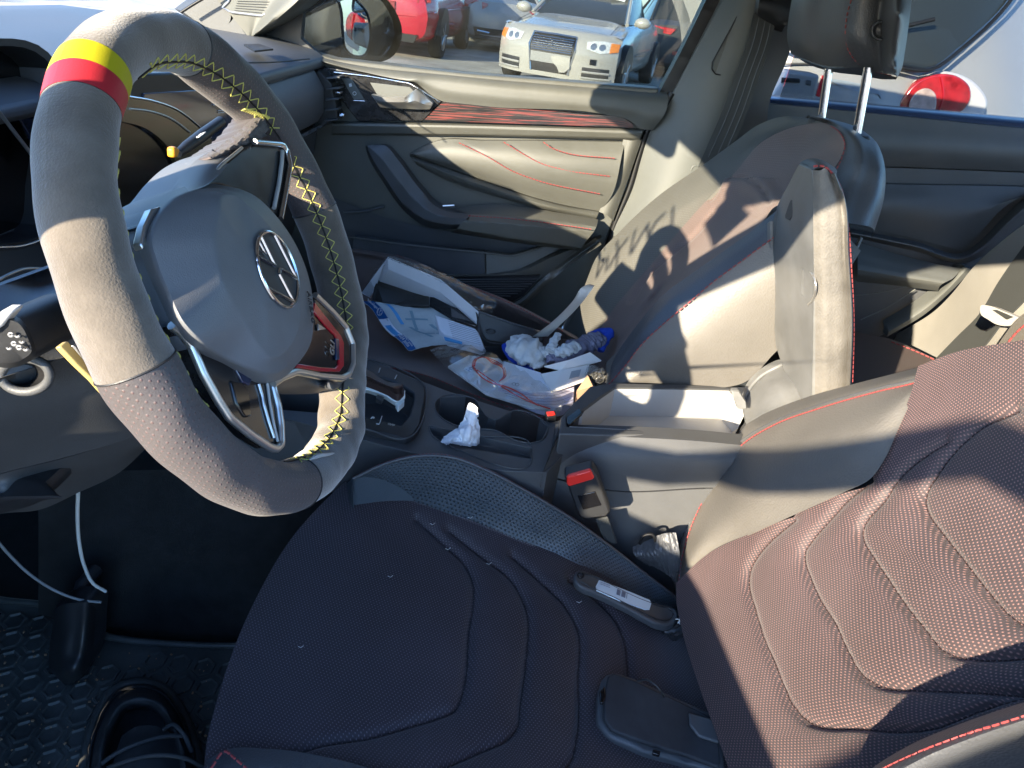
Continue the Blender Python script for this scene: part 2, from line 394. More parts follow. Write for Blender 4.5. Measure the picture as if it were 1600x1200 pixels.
K['redplastic'] = mat('red_plastic', (.75, .03, .02), .35, .5)
K['amber'] = mat('amber_plastic', (.75, .30, .02), .35, .5)
K['film'] = glassmat('clear_plastic_film', (.92, .93, .93), gloss=.12, rough=.10, dust=.10)
K['liner'] = mat('light_storage_liner', (.42, .41, .39), .6, .3, bump=.2, bscale=800, var=.05)
K['lid_in'] = mat('armrest_lid_plastic', (.12, .122, .12), .4, .5, bump=.1, bscale=900, var=.2, vscale=14, dust=.02)
K['belt'] = mat('seat_belt_webbing', (.042, .045, .044), .75, .3, bump=.5, bscale=900, var=.08)
K['white_text'] = mat('white_marking', (.6, .6, .6), .5, .3)
K['whitelabel'] = mat('white_label', (.62, .72, .76), .4, .5, var=.05)
K['wire_w'] = mat('white_wire', (.62, .64, .60), .4, .5)
K['glass'] = glassmat('window_glass', (.56, .59, .57), dust=.012)
K['glass_r'] = glassmat('rear_window_glass', (.60, .62, .62), dust=.008)
K['glass_w'] = glassmat('windscreen_glass', (.97, .98, .975), dust=.0)
K['seal'] = mat('black_rubber_seal', (.008, .008, .009), .5, .4)
K['mirror'] = mat('mirror_face', (.85, .87, .86), .01, .5, metal=1)
K['head'] = mat('headliner', (.35, .34, .32), .95, .1, bump=.3, bscale=900)
K['paint_own'] = mat('dark_body_paint', (.03, .035, .04), .25, .5, coat=.6)

# ================================================================ the car's own shell
def strut(b, P, Q, wx, wy, n=2):
    """a square bar from P to Q"""
    P = np.array(P, float); Q = np.array(Q, float); t = (Q-P)/np.linalg.norm(Q-P); a = np.cross(t, [0, 0, 1.]) if abs(t[2]) < .95 else np.array([0, 1., 0]); a /= np.linalg.norm(a); c = np.cross(a, t)
    R = []
    for p in (P, Q):
        R.append([p+a*wx*sx+c*wy*sy for sx, sy in ((-1, -1), (1, -1), (1, 1), (-1, 1))])
    b.rings(R); return b
YD, YP, YM = -.44, 1.20, .38
body = thing('car_body', 'dark body shell of the car we look into, around the black seats', 'car body')
MB().box((.25, .38, -.03), (3.1, 1.62, .04)).build('floor_pan', K['carpet'], body)
MB().box((-1.34, .38, .22), (.04, 1.62, .94)).build('firewall', K['plastic_dark'], body); MB().box((1.66, .38, .25), (.04, 1.62, 1.0)).build('boot_wall', K['plastic_dark'], body)
MB().box((-.98, -.46, .36), (.30, .05, .76)).build('kick_panel', K['plastic_dark'], body, bevel=.01)
for y_ in (-.46, 1.245): MB().box((.2, y_, .0), (2.9, .09, .12)).build('sill', K['paint_own'], body, bevel=.01)
# roof: outer skin and headliner
def roofz(x, y): return 1.145-.04*((y-.38)/.75)**2-.035*((x-.4)/.9)**2
def sheet(xs, ys, f):
    return [[np.array([x, y, f(x, y)]) for x in xs] for y in ys]
def gridmb(G):
    G = np.array(G); b = MB(); b.add(G.reshape(-1, 3), gridf(G.shape[1], G.shape[0])); return b
gridmb(sheet(np.linspace(-.46, 1.25, 14), np.linspace(-.37, 1.13, 9), lambda x, y: roofz(x, y)+.03)).build('roof', K['paint_own'], body)
gridmb(sheet(np.linspace(-.45, 1.24, 14), np.linspace(-.35, 1.11, 9), roofz)).build('headliner', K['head'], body)
for y0, y1 in ((-.49, -.36), (1.25, 1.12)):
    b = MB(); q_ = (.708, 1.080) if y0 < 0 else (.775, 1.135)
    strut(b, (-.82, y0+.03*(1 if y0 < 0 else -1), q_[0]), (-.12, y1, q_[1]), .035, .031); b.build('windscreen_pillar', K['paint_own'], body, bevel=.01)
    b = MB(); strut(b, (-.46, y1, 1.085), (1.25, y1, 1.075), .04, .035); b.build('roof_rail', K['paint_own'], body, bevel=.01)
    b = MB(); strut(b, (1.25, y1, 1.09), (1.62, y0+.05, .80), .05, .05); b.build('rear_pillar', K['plastic_dark'], body, bevel=.01)
b = MB(); strut(b, (.36, -.37, 1.08), (.26, -.43, .70), .04, .05); strut(b, (.26, -.43, .70), (.22, -.44, .05), .05, .07); b.build('centre_pillar', K['pillar'], body, bevel=.01)
# windscreen, rear window
def quadglass(name, P, mat_, par):
    P = [np.array(p, float) for p in P]; n = np.cross(P[1]-P[0], P[3]-P[0]); n /= np.linalg.norm(n)
    return MB().hexa(P, n*.004).build(name, mat_, par, smooth=False)
quadglass('windscreen', [(-1.16, -.50, .79), (-1.16, 1.26, .79), (-.46, 1.10, 1.115), (-.46, -.34, 1.115)], K['glass_w'], body)
quadglass('rear_window', [(1.62, -.40, .82), (1.62, 1.16, .82), (1.27, 1.08, 1.08), (1.27, -.32, 1.08)], K['glass_w'], body)
b = MB(); b.box((-1.7, .38, .66), (1.1, 1.75, .03), Matrix.Rotation(math.radians(-3), 3, 'Y')); b.build('bonnet', K['paint_own'], body, bevel=.01)
for y_ in (-.5, 1.26): MB().box((-1.6, y_, .17), (1.0, .04, .9)).build('wing', K['paint_own'], body, bevel=.01)
MB().box((1.64, .38, .80), (.3, 1.55, .02)).build('rear_shelf', K['plastic_dark'], body)
for y_ in (1.235, -.46): MB().box(((.93 if y_ > 0 else 1.15), y_, .3), ((1.44 if y_ > 0 else 1.0), .02, .6)).build('rear_side_panel', K['plastic_dark'], body)
MB().box((-.44, .38, 1.085), (.07, 1.36, .035)).build('header', K['head'], body, bevel=.005)
for y_ in (.02, .74): MB().box((-.33, y_, 1.10), (.16, .40, .012)).build('sun_visor', K['head'], body, bevel=.005)
# interior mirror on the windscreen
mr = thing('interior_mirror', 'black rear view mirror under the top of the windscreen', 'mirror')
b = MB(); b.box((-.372, .38, .99), (.03, .24, .08), Matrix.Rotation(math.radians(12), 3, 'Z')); b.build('housing', K['plastic_dark'], mr, bevel=.012)
tubeo('stem', [(-.37, .38, 1.0), (-.40, .38, 1.05)], .012, K['plastic_dark'], mr)
MB().box((-.43, .38, 1.03), (.08, .06, .03)).build('sensor_box', K['plastic_dark'], mr, bevel=.008)
# marker scribbles and a sticker on the windscreen: they throw the shadows on the passenger seat
WSP = np.array([-1.16, 0, .79]); WSN = np.array([.325, 0, -.70]); WSN /= np.linalg.norm(WSN); SD = np.array(SUN_TO)
def to_ws(P): return P+SD*(((WSP-P)@WSN)/(SD@WSN))+WSN*.004
b = MB()
for st_ in ([(927, 398), (938, 432), (950, 400), (962, 424)], [(955, 372), (975, 395), (990, 425)], [(985, 372), (972, 398), (968, 420)], [(996, 358), (1004, 380), (1012, 402), (1018, 380), (1026, 352)], [(1024, 352), (1036, 372), (1050, 396)], [(1056, 338), (1044, 352), (1042, 372), (1056, 384), (1068, 370)], [(1070, 330), (1076, 345), (1082, 362)]):
    b.tube([to_ws(on(p, 1, .90)) for p in crv(st_, 16)], .0035, 6)
b.build('windscreen_marking', K['white_text'], body)
q = [to_ws(on(p, 1, y)) for p, y in (((1082, 339), .68), ((1136, 296), .72), ((1177, 335), .62), ((1112, 384), .58))]
MB().hexa(q, WSN*.0005).build('inspection_sticker', K['paper'], body, smooth=False)
# open driver's door, in front of and outside the opening
dd = thing('driver_door', 'open driver door swung out beside the steering wheel', 'door')
DA = math.radians(62); DO = np.array([-.86, -.52, 0.]); DD = np.array([math.cos(DA), -math.sin(DA), 0]); DN = np.array([math.sin(DA), math.cos(DA), 0])
def dpt(s, z, o=0): return DO+DD*s+np.array([0, 0, z])+DN*o
BELT = .70
MB().hexa([dpt(0, -.02), dpt(.94, -.02), dpt(.96, BELT+.01), dpt(.38, BELT), dpt(0, BELT)], DN*.09).build('door_panel', K['plastic_dark'], dd, bevel=.01)
MB().hexa([dpt(.02, BELT, .03), dpt(.385, BELT, .03), dpt(.385, .775, .03), dpt(.02, .765, .03)], DN*.02).build('mirror_sail', K['plastic_dark'], dd, bevel=.003)
FR = [(.28, .762), (.37, .782), (.45, .806), (.51, .838), (.58, .885), (.645, .935), (.745, 1.02), (.81, 1.078), (.945, 1.10)]
b = MB()
for (s0, z0), (s1, z1) in zip(FR[:-1], FR[1:]): strut(b, dpt(s0, z0, .04), dpt(s1+.004, z1+.003, .04), .016, .023)
b.build('window_frame', K['plastic_dark'], dd)
b = MB(); strut(b, dpt(.945, 1.10, .04), dpt(.925, .96, .04), .016, .026); strut(b, dpt(.926, .965, .04), dpt(.80, BELT, .04), .016, .024); b.build('window_frame', K['plastic_dark'], dd)
# ================================================================ dashboard
dash = thing('dashboard', 'grey dashboard with a dark blue screen behind the steering wheel', 'dashboard')
def prof(name, pts, y0, y1, mat_, par, bev=.006, n=2):
    """(x,z) outline pushed from y0 to y1"""
    P = [np.array([p[0], y0, p[1]]) for p in pts]
    return poly3(name, P, (0, y1-y0, 0), mat_, par, bevel=bev, seg=3)
prof('top_pad', [(-1.20, .775), (-.90, .778), (-.72, .772), (-.63, .757), (-.60, .742), (-.60, .725), (-.70, .70), (-1.25, .70)], .33, 1.14, K['dash'], dash, .006)
prof('driver_top_pad', [(-1.20, .7745), (-.98, .777), (-.82, .771), (-.73, .756), (-.70, .741), (-.70, .725), (-.80, .70), (-1.25, .70)], -.43, .329, K['dash'], dash, .006)
prof('face_panel', [(-.606, .7235), (-.585, .69), (-.585, .64), (-.60, .615), (-.72, .615), (-.72, .7235)], .66, 1.065, K['dash'], dash, .004)
prof('trim_line', [(-.592, .613), (-.586, .608), (-.60, .603), (-.62, .608)], .60, 1.08, K['chrome'], dash, .001)
prof('lower_panel', [(-.61, .60), (-.625, .50), (-.66, .38), (-.72, .20), (-.80, .12), (-.80, .6)], .52, 1.11, K['plastic_hard'], dash, .012)
prof('centre_panel', [(-.625, .722), (-.635, .60), (-.60, .50), (-.58, .42), (-.62, .36), (-.75, .30), (-.75, .722)], .33, .655, K['gloss_dusty'], dash, .008)
prof('driver_panel', [(-.76, .722), (-.76, .60), (-.68, .46), (-.66, .36), (-.72, .32), (-.85, .32), (-.85, .722)], -.43, .329, K['plastic_hard'], dash, .012)
# air vent at the right end
vt = prof('side_vent', [(-.60, .7235), (-.57, .70), (-.555, .63), (-.60, .60), (-.66, .66)], 1.068, 1.115, K['plastic_dark'], dash, .003)
b = MB()
for k in range(5):
    z = .625+.022*k; b.box((-.568+.001*k, 1.078, z), (.03, .04, .004), Matrix.Rotation(math.radians(-12), 3, 'Y'))
b.build('vent_slat', K['plastic'], dash, bevel=.001)
MB().box((-.556, 1.075, .683), (.012, .02, .006)).build('vent_tab', K['chrome'], dash, bevel=.002); MB().box((-.548, 1.078, .637), (.012, .018, .008)).build('vent_tab', K['chrome'], dash, bevel=.002)
slab('defroster_vent', [(381, 69), (404, 68), (427, 76), (398, 79)], 'z', .7775, .003, K['seal'], dash, bevel=0)
ptube('top_seam', [(386, 98), (430, 97), (484, 92)], 'x', -.598, .0013, K['seal'], dash)
# screen and its surround
slab('screen_bezel', [(205, 116), (290, 112), (340, 134), (376, 160), (386, 215), (330, 270), (205, 270)], 'x', -.592, (-.02, 0, 0), K['plastic_dark'], dash, bevel=.003)
slab('touch_screen', [(225, 146), (352, 138), (372, 160), (366, 250), (225, 262)], 'x', -.589, (-.004, 0, 0), K['screen'], dash, bevel=.001)
b = MB(); b.hexa(solve([(333, 163, -.588), (342, 162, -.588), (342, 163.5, -.588), (333, 164.5, -.588)], 'x'), (.001, 0, 0)); b.hexa(solve([(341, 172, -.588), (353, 171.5, -.588), (353, 173, -.588), (341, 173.5, -.588)], 'x'), (.001, 0, 0)); b.hexa(solve([(341, 175, -.588), (350, 174.5, -.588), (350, 176, -.588), (341, 176.5, -.588)], 'x'), (.001, 0, 0))
b.build('screen_icons', K['white_text'], dash, smooth=False)
loft('instrument_arc', [[(120, 178), (200, 192), (222, 198), (245, 212), (264, 232), (278, 258)], [(120, 158), (200, 170), (235, 176), (264, 192), (290, 214), (312, 245)], [(120, 140), (200, 150), (240, 157), (278, 172), (310, 196), (345, 235)]], 'x', mat('sunlit_brown_trim', (.07, .055, .03), .2, .5, coat=.5), dash, nv=8, back=(-.02, 0, 0), v=-.55)  # sunlit brown of a dusty black trim, put into the base colour
slab('arc_glass', [(120, 176), (195, 190), (222, 197), (245, 211), (265, 232), (280, 262), (260, 300), (230, 340), (120, 350)], 'x', -.556, (-.01, 0, 0), K['gloss'], dash, bevel=0)
ptube('instrument_arc_line', [(200, 151), (240, 158), (278, 172), (310, 196), (330, 215)], 'x', -.549, .0012, K['chrome'], dash)
ptube('instrument_arc_line', [(203, 170), (235, 174), (270, 187), (297, 207)], 'x', -.549, .0012, K['satin'], dash)
# instrument hood
def ringpts(pts, x): return solve(np.array([(p[0], p[1], x) for p in pts]), 'x')
HO = [(-120, 85), (-60, 63), (0, 60), (36, 62), (66, 74), (88, 97), (105, 140), (108, 200), (96, 290), (80, 372), (40, 388), (0, 392), (-60, 390), (-120, 350)]
h1 = crv(HO, 48, True); b = MB(); A = ringpts(h1, -.71); cc = A.mean(0)
B_ = A+np.array([-.14, 0, -.01]); C_ = cc+(A-cc)*.93; D_ = cc+(B_-cc)*.86
b.rings([B_, A, C_, D_], cap=False); b.build('instrument_hood', K['plastic_dark'], dash, ang=30)
E_ = cc+(A-cc)*.95+np.array([-.04, 0, 0]); b = MB(); b.add(list(E_), [tuple(range(len(E_)))]); b.build('instrument_glass', K['gloss'], dash, smooth=False)
ptube('instrument_trim', [(-20, 150, -.69), (10, 190, -.69), (66, 264, -.69), (92, 300, -.69)], 'x', 0, .0022, K['satin'], dash)
ptube('instrument_trim', [(-10, 387, -.69), (35, 384, -.69), (60, 376, -.69), (82, 364, -.69)], 'x', 0, .0022, K['chrome'], dash)
slab('instrument_display', [(33, 187), (66, 167), (110, 150), (110, 300), (80, 262), (60, 238)], 'x', -.72, (-.004, 0, 0), K['screen'], dash, bevel=.001)
ptube('knob_ring', [(-15, 445), (10, 431), (35, 421), (72, 420)], 'x', -.66, .0022, K['satin'], dash)
# steering column
col_ = thing('steering_column', 'dark grey column cover behind the steering wheel, with its stalks', 'steering column')
loft('upper_cover', [[(-80, 470, -.20), (20, 440, -.16), (72, 424, -.10), (130, 405, -.05), (215, 342, -.02), (300, 270, .0)],
    [(-80, 520, -.23), (20, 500, -.20), (90, 470, -.17), (160, 445, -.15), (235, 400, -.13), (320, 340, -.10)],
    [(-80, 620, -.24), (0, 590, -.225), (79, 565, -.20), (135, 543, -.18), (225, 505, -.15), (320, 440, -.12)]], 'y', K['dash'], col_, nv=16, back=(0, .10, -.01))
loft('lower_cover', [[(-80, 621, -.241), (0, 591, -.226), (79, 566, -.201), (135, 544, -.181), (225, 506, -.151), (320, 441, -.12)],
    [(-80, 680, -.22), (0, 665, -.20), (90, 635, -.18), (180, 605, -.16), (260, 580, -.13), (340, 540, -.10)],
    [(-80, 765, -.17), (0, 740, -.15), (100, 715, -.13), (225, 677, -.10), (290, 650, -.07), (350, 610, -.04)]], 'y', K['plastic'], col_, nv=16, back=(0, .12, 0))
loft('knee_panel', [[(-80, 765, -.150), (0, 741, -.13), (100, 716, -.11), (225, 678, -.08)], [(-80, 800, -.11), (20, 790, -.09), (120, 745, -.07), (235, 690, -.06)], [(-80, 830, -.08), (0, 803, -.05), (60, 797, -.04), (124, 769, -.03), (187, 738, -.02), (232, 697, -.02)]], 'y', K['plastic'], col_, nv=12, back=(-.05, .20, .03))
kn = loft('adjuster_lever', [[(p[0]*1.0+(1-s)*20, (p[1]-778)*s+778, -.12-.02*(1-s)) for p in [(-60, 790), (-10, 758), (40, 750), (76, 757), (80, 770), (60, 785), (10, 800), (-50, 812)]] for s in (1, .8, .45, .1)], 'y', K['plastic_dark'], col_, nu=30, nv=10, closed=True, cap=True, back=(0, .03, 0))
# left stalk with its icons, seen end on; its seat in the cover
loft('stalk_seat', [[(40+36*s*math.cos(a), 585+24*s*math.sin(a), -.222+.03*(1-s)) for a in np.linspace(0, 2*math.pi, 16)[:-1]] for s in (1, .8, .4)], 'y', K['seal'], col_, nu=30, nv=6, closed=True, cap=True)
ptube('stalk_ring', [(40+38*math.cos(a), 586+26*math.sin(a)) for a in np.linspace(0, 2*math.pi, 20)[:-1]], 'y', -.222, .003, K['plastic'], col_, closed=True)
st = loft('turn_stalk', [[(-30, 520, -.25), (0, 490, -.25), (30, 497, -.25), (50, 528, -.25), (56, 552, -.247), (40, 568, -.245), (10, 575, -.245), (-30, 560, -.245)],
    [(-22, 524, -.26), (2, 500, -.262), (27, 504, -.262), (44, 530, -.26), (49, 550, -.258), (36, 561, -.255), (10, 566, -.255), (-22, 553, -.255)]], 'y', K['plastic_dark'], col_, nu=40, nv=5, closed=True, cap=True, back=(0, .05, -.005), sm=True)
def icon(b, cx, cy, r, Y):
    t = np.linspace(0, 2*math.pi, 13)[:-1]
    b.tube(solve(np.array([(cx+r*math.cos(a)*1.2, cy+r*math.sin(a), Y) for a in t[:(12 if r > 2.65 else 7)]]), 'y'), .0006, 5)
b = MB()
for q in ((17, 523, 2.8), (27, 524, 2.6), (22, 537, 2.7), (34, 533, 2.6), (30, 543, 2.8), (14, 543, 2.6), (40, 545, 2.6)): icon(b, *q, -.2635)
b.build('stalk_icons', mat('stalk_icon_grey', (.22, .22, .22), .6), st, smooth=False)
slab('stalk_cap', [(-20, 505), (0, 487), (19, 487), (0, 512), (-20, 525)], 'y', -.265, .012, K['liner'], st, bevel=.002)  # pale material puts the sunlit beige of the stalk end into its colour
# wiper stalk seen through the wheel
P = solve([(278, 240, -.46), (290, 230, -.46), (315, 212, -.46), (345, 190, -.46)], 'x')
tubeo('wiper_stalk', P, [.004, .0055, .0065, .006], K['plastic_dark'], col_, n=12)
slab('stalk_lamp', [(272, 232), (277, 229), (282, 234), (279, 246), (273, 247)], 'x', -.452, (-.008, 0, 0), K['amber'], col_, bevel=.002)
q0 = on((308, 215), 0, -.447); q1 = on((318, 207), 0, -.447); text('stalk_word', 'OFF', (q0+q1)/2, q1-q0, WN, .0085, K['white_text'], col_)
# ================================================================ passenger side windscreen pillar trim with its grille
pt = thing('pillar_trim', 'sunlit grey windscreen pillar trim with a triangular speaker grille', 'trim')
loft('trim_panel', [[(388, 58, 1.065), (366, 30, 1.065), (340, 0, 1.065), (310, -45, 1.06)], [(391, 59, 1.067), (400, 32, 1.064), (415, 0, 1.062), (430, -40, 1.06)], [(395, 58, 1.085), (435, 38, 1.082), (488, 2, 1.078), (538, -46, 1.078)], [(396, 59, 1.11), (440, 38, 1.11), (497, -1, 1.11), (547, -50, 1.11)]], 'y', K['door_soft'], pt, nv=16, back=(0, .02, 0))
slab('speaker_grille', [(345, 12, 1.061), (357, -8, 1.061), (470, -30, 1.061), (450, 2, 1.061), (408, 26, 1.061), (358, 20, 1.061)], 'y', 0, .006, K['pillar'], pt, bevel=.002)
b = MB(); q = solve(crv([(348, 12, 1.06), (358, 2, 1.06), (362, -14, 1.06), (430, -30, 1.06), (452, -1, 1.06), (409, 25, 1.06), (360, 19, 1.06)], 60, True, False), 'y'); b.tube(q, .0022, 6, True); b.build('grille_edge', K['satin'], pt)
b = MB()
for k in range(9):
    a = np.array([366+k*1.2, 16-k*3.6, 1.0595]); c = np.array([408+k*4.4, 20-k*4.2, 1.0595]); b.tube(solve(np.stack([a, c]), 'y'), .0007, 4)
b.build('grille_mesh', K['plastic'], pt)
loft('pillar_face', [[(284, 17), (300, 5), (319, -5), (330, -20)], [(320, 41), (350, 45), (365, 20), (340, -30)], [(386, 57), (370, 34), (345, 0), (335, -30)]], 'y', K['plastic'], pt, v=1.07, nv=6, back=(-.03, .03, 0))
ptube('windscreen_seal', [(283, 19), (300, 8), (320, -4), (360, -30)], 'y', 1.035, .003, K['seal'], pt)
# ================================================================ passenger door
pd = thing('passenger_door', 'grey front passenger door panel with red patterned trim, behind the papers', 'door')
slab('door_shell', [(440, 70), (520, 92), (720, 115), (1030, 139), (1008, 200), (985, 288), (958, 345), (938, 398), (905, 470), (860, 540), (560, 540), (430, 440)], 'y', 1.125, .06, K['door_soft'], pd, bevel=.004)
loft('upper_pad', [[(470, 76, 1.165), (500, 87, 1.165), (720, 113, 1.165), (900, 128, 1.165), (1035, 137, 1.165)],
    [(474, 82, 1.12), (510, 92, 1.12), (720, 120, 1.12), (900, 136, 1.12), (1043, 148, 1.12)],
    [(478, 87, 1.098), (530, 103, 1.098), (700, 137, 1.098), (900, 160, 1.098), (1041, 172, 1.10)],
    [(484, 93, 1.105), (560, 112, 1.105), (640, 124, 1.105), (688, 157, 1.105), (760, 166, 1.105), (955, 181, 1.105), (985, 189, 1.105), (1000, 201, 1.105), (1020, 203, 1.11)]], 'y', K['door_soft'], pd, nu=90, nv=16, back=(0, .02, 0))
loft('sill_ledge', [[(520, 190, 1.114), (690, 193, 1.114), (1005, 202, 1.114)], [(519, 192, 1.100), (690, 195, 1.100), (1004, 205, 1.100)], [(519, 196, 1.098), (690, 199, 1.098), (1002, 209, 1.098)], [(519, 208, 1.105), (690, 209, 1.105), (1000, 216, 1.105)], [(518, 211, 1.114), (690, 212, 1.114), (1000, 219, 1.114)]], 'y', K['door_soft'], pd, nv=14, back=(0, .012, 0), smv=False, ang=25)
def redstripe():
    m = mat('red_streaked_trim', (.02, .018, .018), .3, .5, coat=.3); n = m.node_tree.nodes; l = m.node_tree.links; b = n['Principled BSDF']
    uv = n.new('ShaderNodeUVMap'); mp = n.new('ShaderNodeMapping'); mp.inputs['Scale'].default_value = (7, 330, 1); l.new(uv.outputs[0], mp.inputs[0])
    t = n.new('ShaderNodeTexNoise'); t.inputs['Scale'].default_value = 1; t.inputs['Detail'].default_value = 3; l.new(mp.outputs[0], t.inputs['Vector'])
    r = n.new('ShaderNodeValToRGB'); e = r.color_ramp.elements
    e[0].position = .44; e[0].color = (.008, .007, .007, 1); e[1].position = .66; e[1].color = (.13, .04, .033, 1)
    x = e.new(.50); x.color = (.05, .035, .03, 1); x = e.new(.56); x.color = (.17, .032, .028, 1); x = e.new(.72); x.color = (.16, .13, .10, 1); e.new(.53).color = (.012, .01, .01, 1)
    l.new(t.outputs['Fac'], r.inputs[0]); l.new(r.outputs[0], b.inputs['Base Color']); return m
loft('red_trim', [[(692, 159), (780, 168), (955, 181), (975, 185), (988, 193)], [(662, 188), (780, 192), (900, 196), (960, 198), (990, 199.5)]], 'y', redstripe(), pd, v=1.104, nu=60, nv=6, back=(0, .012, 0), sm=False)
slab('handle_bezel', [(496, 103), (560, 113), (640, 125), (690, 158), (661, 189), (560, 190), (536, 160)], 'y', 1.1065, .015, K['gloss_dusty'], pd, bevel=.002)
ptube('bezel_trim', [(522, 113), (575, 119), (641, 130), (688, 160)], 'y', 1.104, .0022, K['chrome'], pd, sm=False, n=40)
slab('handle_recess', [(578, 129), (640, 136), (655, 150), (636, 153), (592, 153)], 'y', 1.1045, .003, K['pillar'], pd, bevel=.001)
loft('door_handle', [[(580, 148, 1.07), (600, 152, 1.065), (633, 152, 1.06), (650, 139, 1.075), (676, 161, 1.09)], [(588, 159, 1.07), (600, 160, 1.066), (633, 160, 1.062), (655, 160, 1.07), (674, 166, 1.09)], [(594, 168, 1.09), (610, 169, 1.088), (633, 170, 1.088), (655, 171, 1.088), (671, 171, 1.095)]], 'y', K['satin'], pd, nu=40, nv=8, sm=False, smv=False, back=(0, .02, 0), ang=20)
slab('lock_panel', [(533, 122), (549, 123), (570, 156), (553, 156)], 'y', 1.104, .004, K['pillar'], pd, bevel=.001)
b = MB(); t = np.linspace(0, 2*math.pi, 17); b.tube(solve(np.stack([554+2.6*np.cos(t), 146+2.6*np.sin(t), 1.1+0*t], 1), 'y'), .0007, 5); b.hexa(solve([(545, 131, 1.1), (549, 130, 1.1), (550, 135, 1.1), (546, 136, 1.1)], 'y'), (0, .001, 0)); b.build('lock_icons', K['white_text'], pd)
ptube('lock_chrome', [(552, 157), (570, 158)], 'y', 1.102, .001, K['chrome'], pd, n=4)
# padded insert
INS_T = [(639, 241), (660, 230), (682, 221), (760, 220), (860, 220), (977, 222)]
INS_B = [(640, 243), (725, 271), (780, 290), (837, 309), (885, 321), (937, 330)]
loft('padded_insert', [a3(INS_T, 1.108), [(645, 240, 1.098), (700, 232, 1.094), (780, 230, 1.093), (870, 231, 1.093), (974, 233, 1.096)], [(650, 243, 1.098), (720, 260, 1.092), (790, 280, 1.091), (860, 298, 1.091), (950, 315, 1.095)], a3(INS_B, 1.108)], 'y', K['door_soft'], pd, nu=70, nv=24, back=(0, .015, 0),
     grooves=[[(717, 221), (762, 245), (800, 266), (837, 281), (942, 304)], [(787, 220), (845, 255), (880, 266), (956, 277)], [(849, 220), (862, 232), (875, 237), (965, 249)]], gw=2, gd=.0012)
for c in ([(717, 223), (740, 234), (762, 245), (800, 267), (837, 281), (942, 304)], [(787, 222), (815, 239), (845, 255), (880, 265), (956, 276)], [(849, 222), (860, 230), (875, 236), (965, 248)]):
    pstitch('stitch_line', c, 'y', 1.088, K['thread'], pd, r=.0011, toward=.011, L=.006, gap=.002)
loft('insert_frame', [[(640, 244), (725, 273), (780, 292), (837, 311), (885, 323), (936, 331)], [(645, 250, 1.092), (735, 283, 1.092), (837, 317, 1.092), (934, 336, 1.094)], [(652, 258), (700, 282), (762, 303), (837, 324), (885, 334), (931, 343)]], 'y', K['door_soft'], pd, v=1.108, nv=6, back=(0, .012, 0))
loft('insert_frame', [[(974, 218, 1.104), (963, 262, 1.104), (936, 331, 1.104)], [(990, 220, 1.096), (975, 264, 1.096), (948, 336, 1.098)], [(1003, 218), (985, 270), (958, 345)]], 'y', K['door_soft'], pd, v=1.112, nv=6, back=(0, .012, 0))
# grab handle
loft('grab_handle', [[(571, 227, 1.115), (574, 240, 1.115), (600, 286, 1.115), (632, 330, 1.10), (662, 352, 1.07), (695, 358, 1.055), (714, 358, 1.05)],
    [(572, 228, 1.08), (580, 246, 1.07), (604, 284, 1.06), (640, 328, 1.05), (667, 344, 1.03), (698, 351, 1.02), (720, 351, 1.01)],
    [(574, 228, 1.075), (592, 243, 1.062), (614, 270, 1.056), (648, 312, 1.045), (679, 334, 1.026), (703, 340, 1.016), (730, 341, 1.008)],
    [(580, 226, 1.08), (604, 228, 1.075), (622, 250, 1.07), (656, 294, 1.06), (684, 324, 1.045), (708, 332, 1.035), (736, 334, 1.03)],
    [(585, 226, 1.115), (608, 227, 1.115), (626, 246, 1.115), (660, 290, 1.115), (688, 318, 1.11), (712, 328, 1.10), (740, 330, 1.10)]], 'y', K['plastic'], pd, nu=50, nv=24, smv=False, ang=30)
# armrest
loft('armrest', [[(700, 325, 1.10), (785, 319, 1.10), (860, 330, 1.10), (935, 343, 1.10)], [(732, 334, 1.03), (790, 337, 1.028), (860, 345, 1.03), (932, 354, 1.04)], [(724, 345, 1.008), (790, 349, 1.006), (860, 356, 1.01), (928, 362, 1.03)], [(714, 357, 1.010), (760, 366, 1.010), (840, 378, 1.015), (908, 387, 1.035)], [(708, 361, 1.03), (760, 370, 1.03), (840, 382, 1.03), (908, 391, 1.05)], [(705, 363, 1.09), (760, 372, 1.09), (840, 384, 1.09), (906, 392, 1.095)]], 'y', K['door_soft'], pd, nu=60, nv=30, smv=False, ang=25)
pstitch('stitch_line', [(732, 337), (790, 341), (837, 346), (924, 358)], 'y', 1.012, K['thread'], pd, r=.0011, toward=.006, L=.006, gap=.002)
MB().tube(solve([(692, 322, 1.05), (710, 321, 1.05)], 'y'), .0025, 6).build('window_switch', K['satin'], pd)
# lower door: hollow behind, map pocket lip and speaker slats
loft('lower_recess', [[(500, 300), (620, 345), (705, 362), (905, 391)], [(500, 450), (620, 445), (690, 440), (900, 410)]], 'y', K['plastic_hard'], pd, v=1.112, nv=6)
slab('pocket_front', [(552, 372, 1.06), (640, 384, 1.05), (757, 396, 1.045), (759, 428, 1.04), (700, 432, 1.04), (600, 436, 1.05), (545, 430, 1.06)], 'y', 0, .03, K['plastic_hard'], pd, bevel=.002)
slab('pocket_return', [(759, 396, 1.045), (800, 400, 1.06), (856, 384, 1.09), (880, 386, 1.09), (828, 414, 1.06), (800, 426, 1.05), (759, 429, 1.04)], 'y', 0, .02, K['door_soft'], pd, bevel=.002)
ptube('pocket_edge', [(545, 370, 1.055), (640, 383, 1.045), (757, 395, 1.04), (800, 400, 1.055), (858, 383, 1.085), (905, 372, 1.095)], 'y', 0, .0022, K['door_soft'], pd, sm=False, n=60)
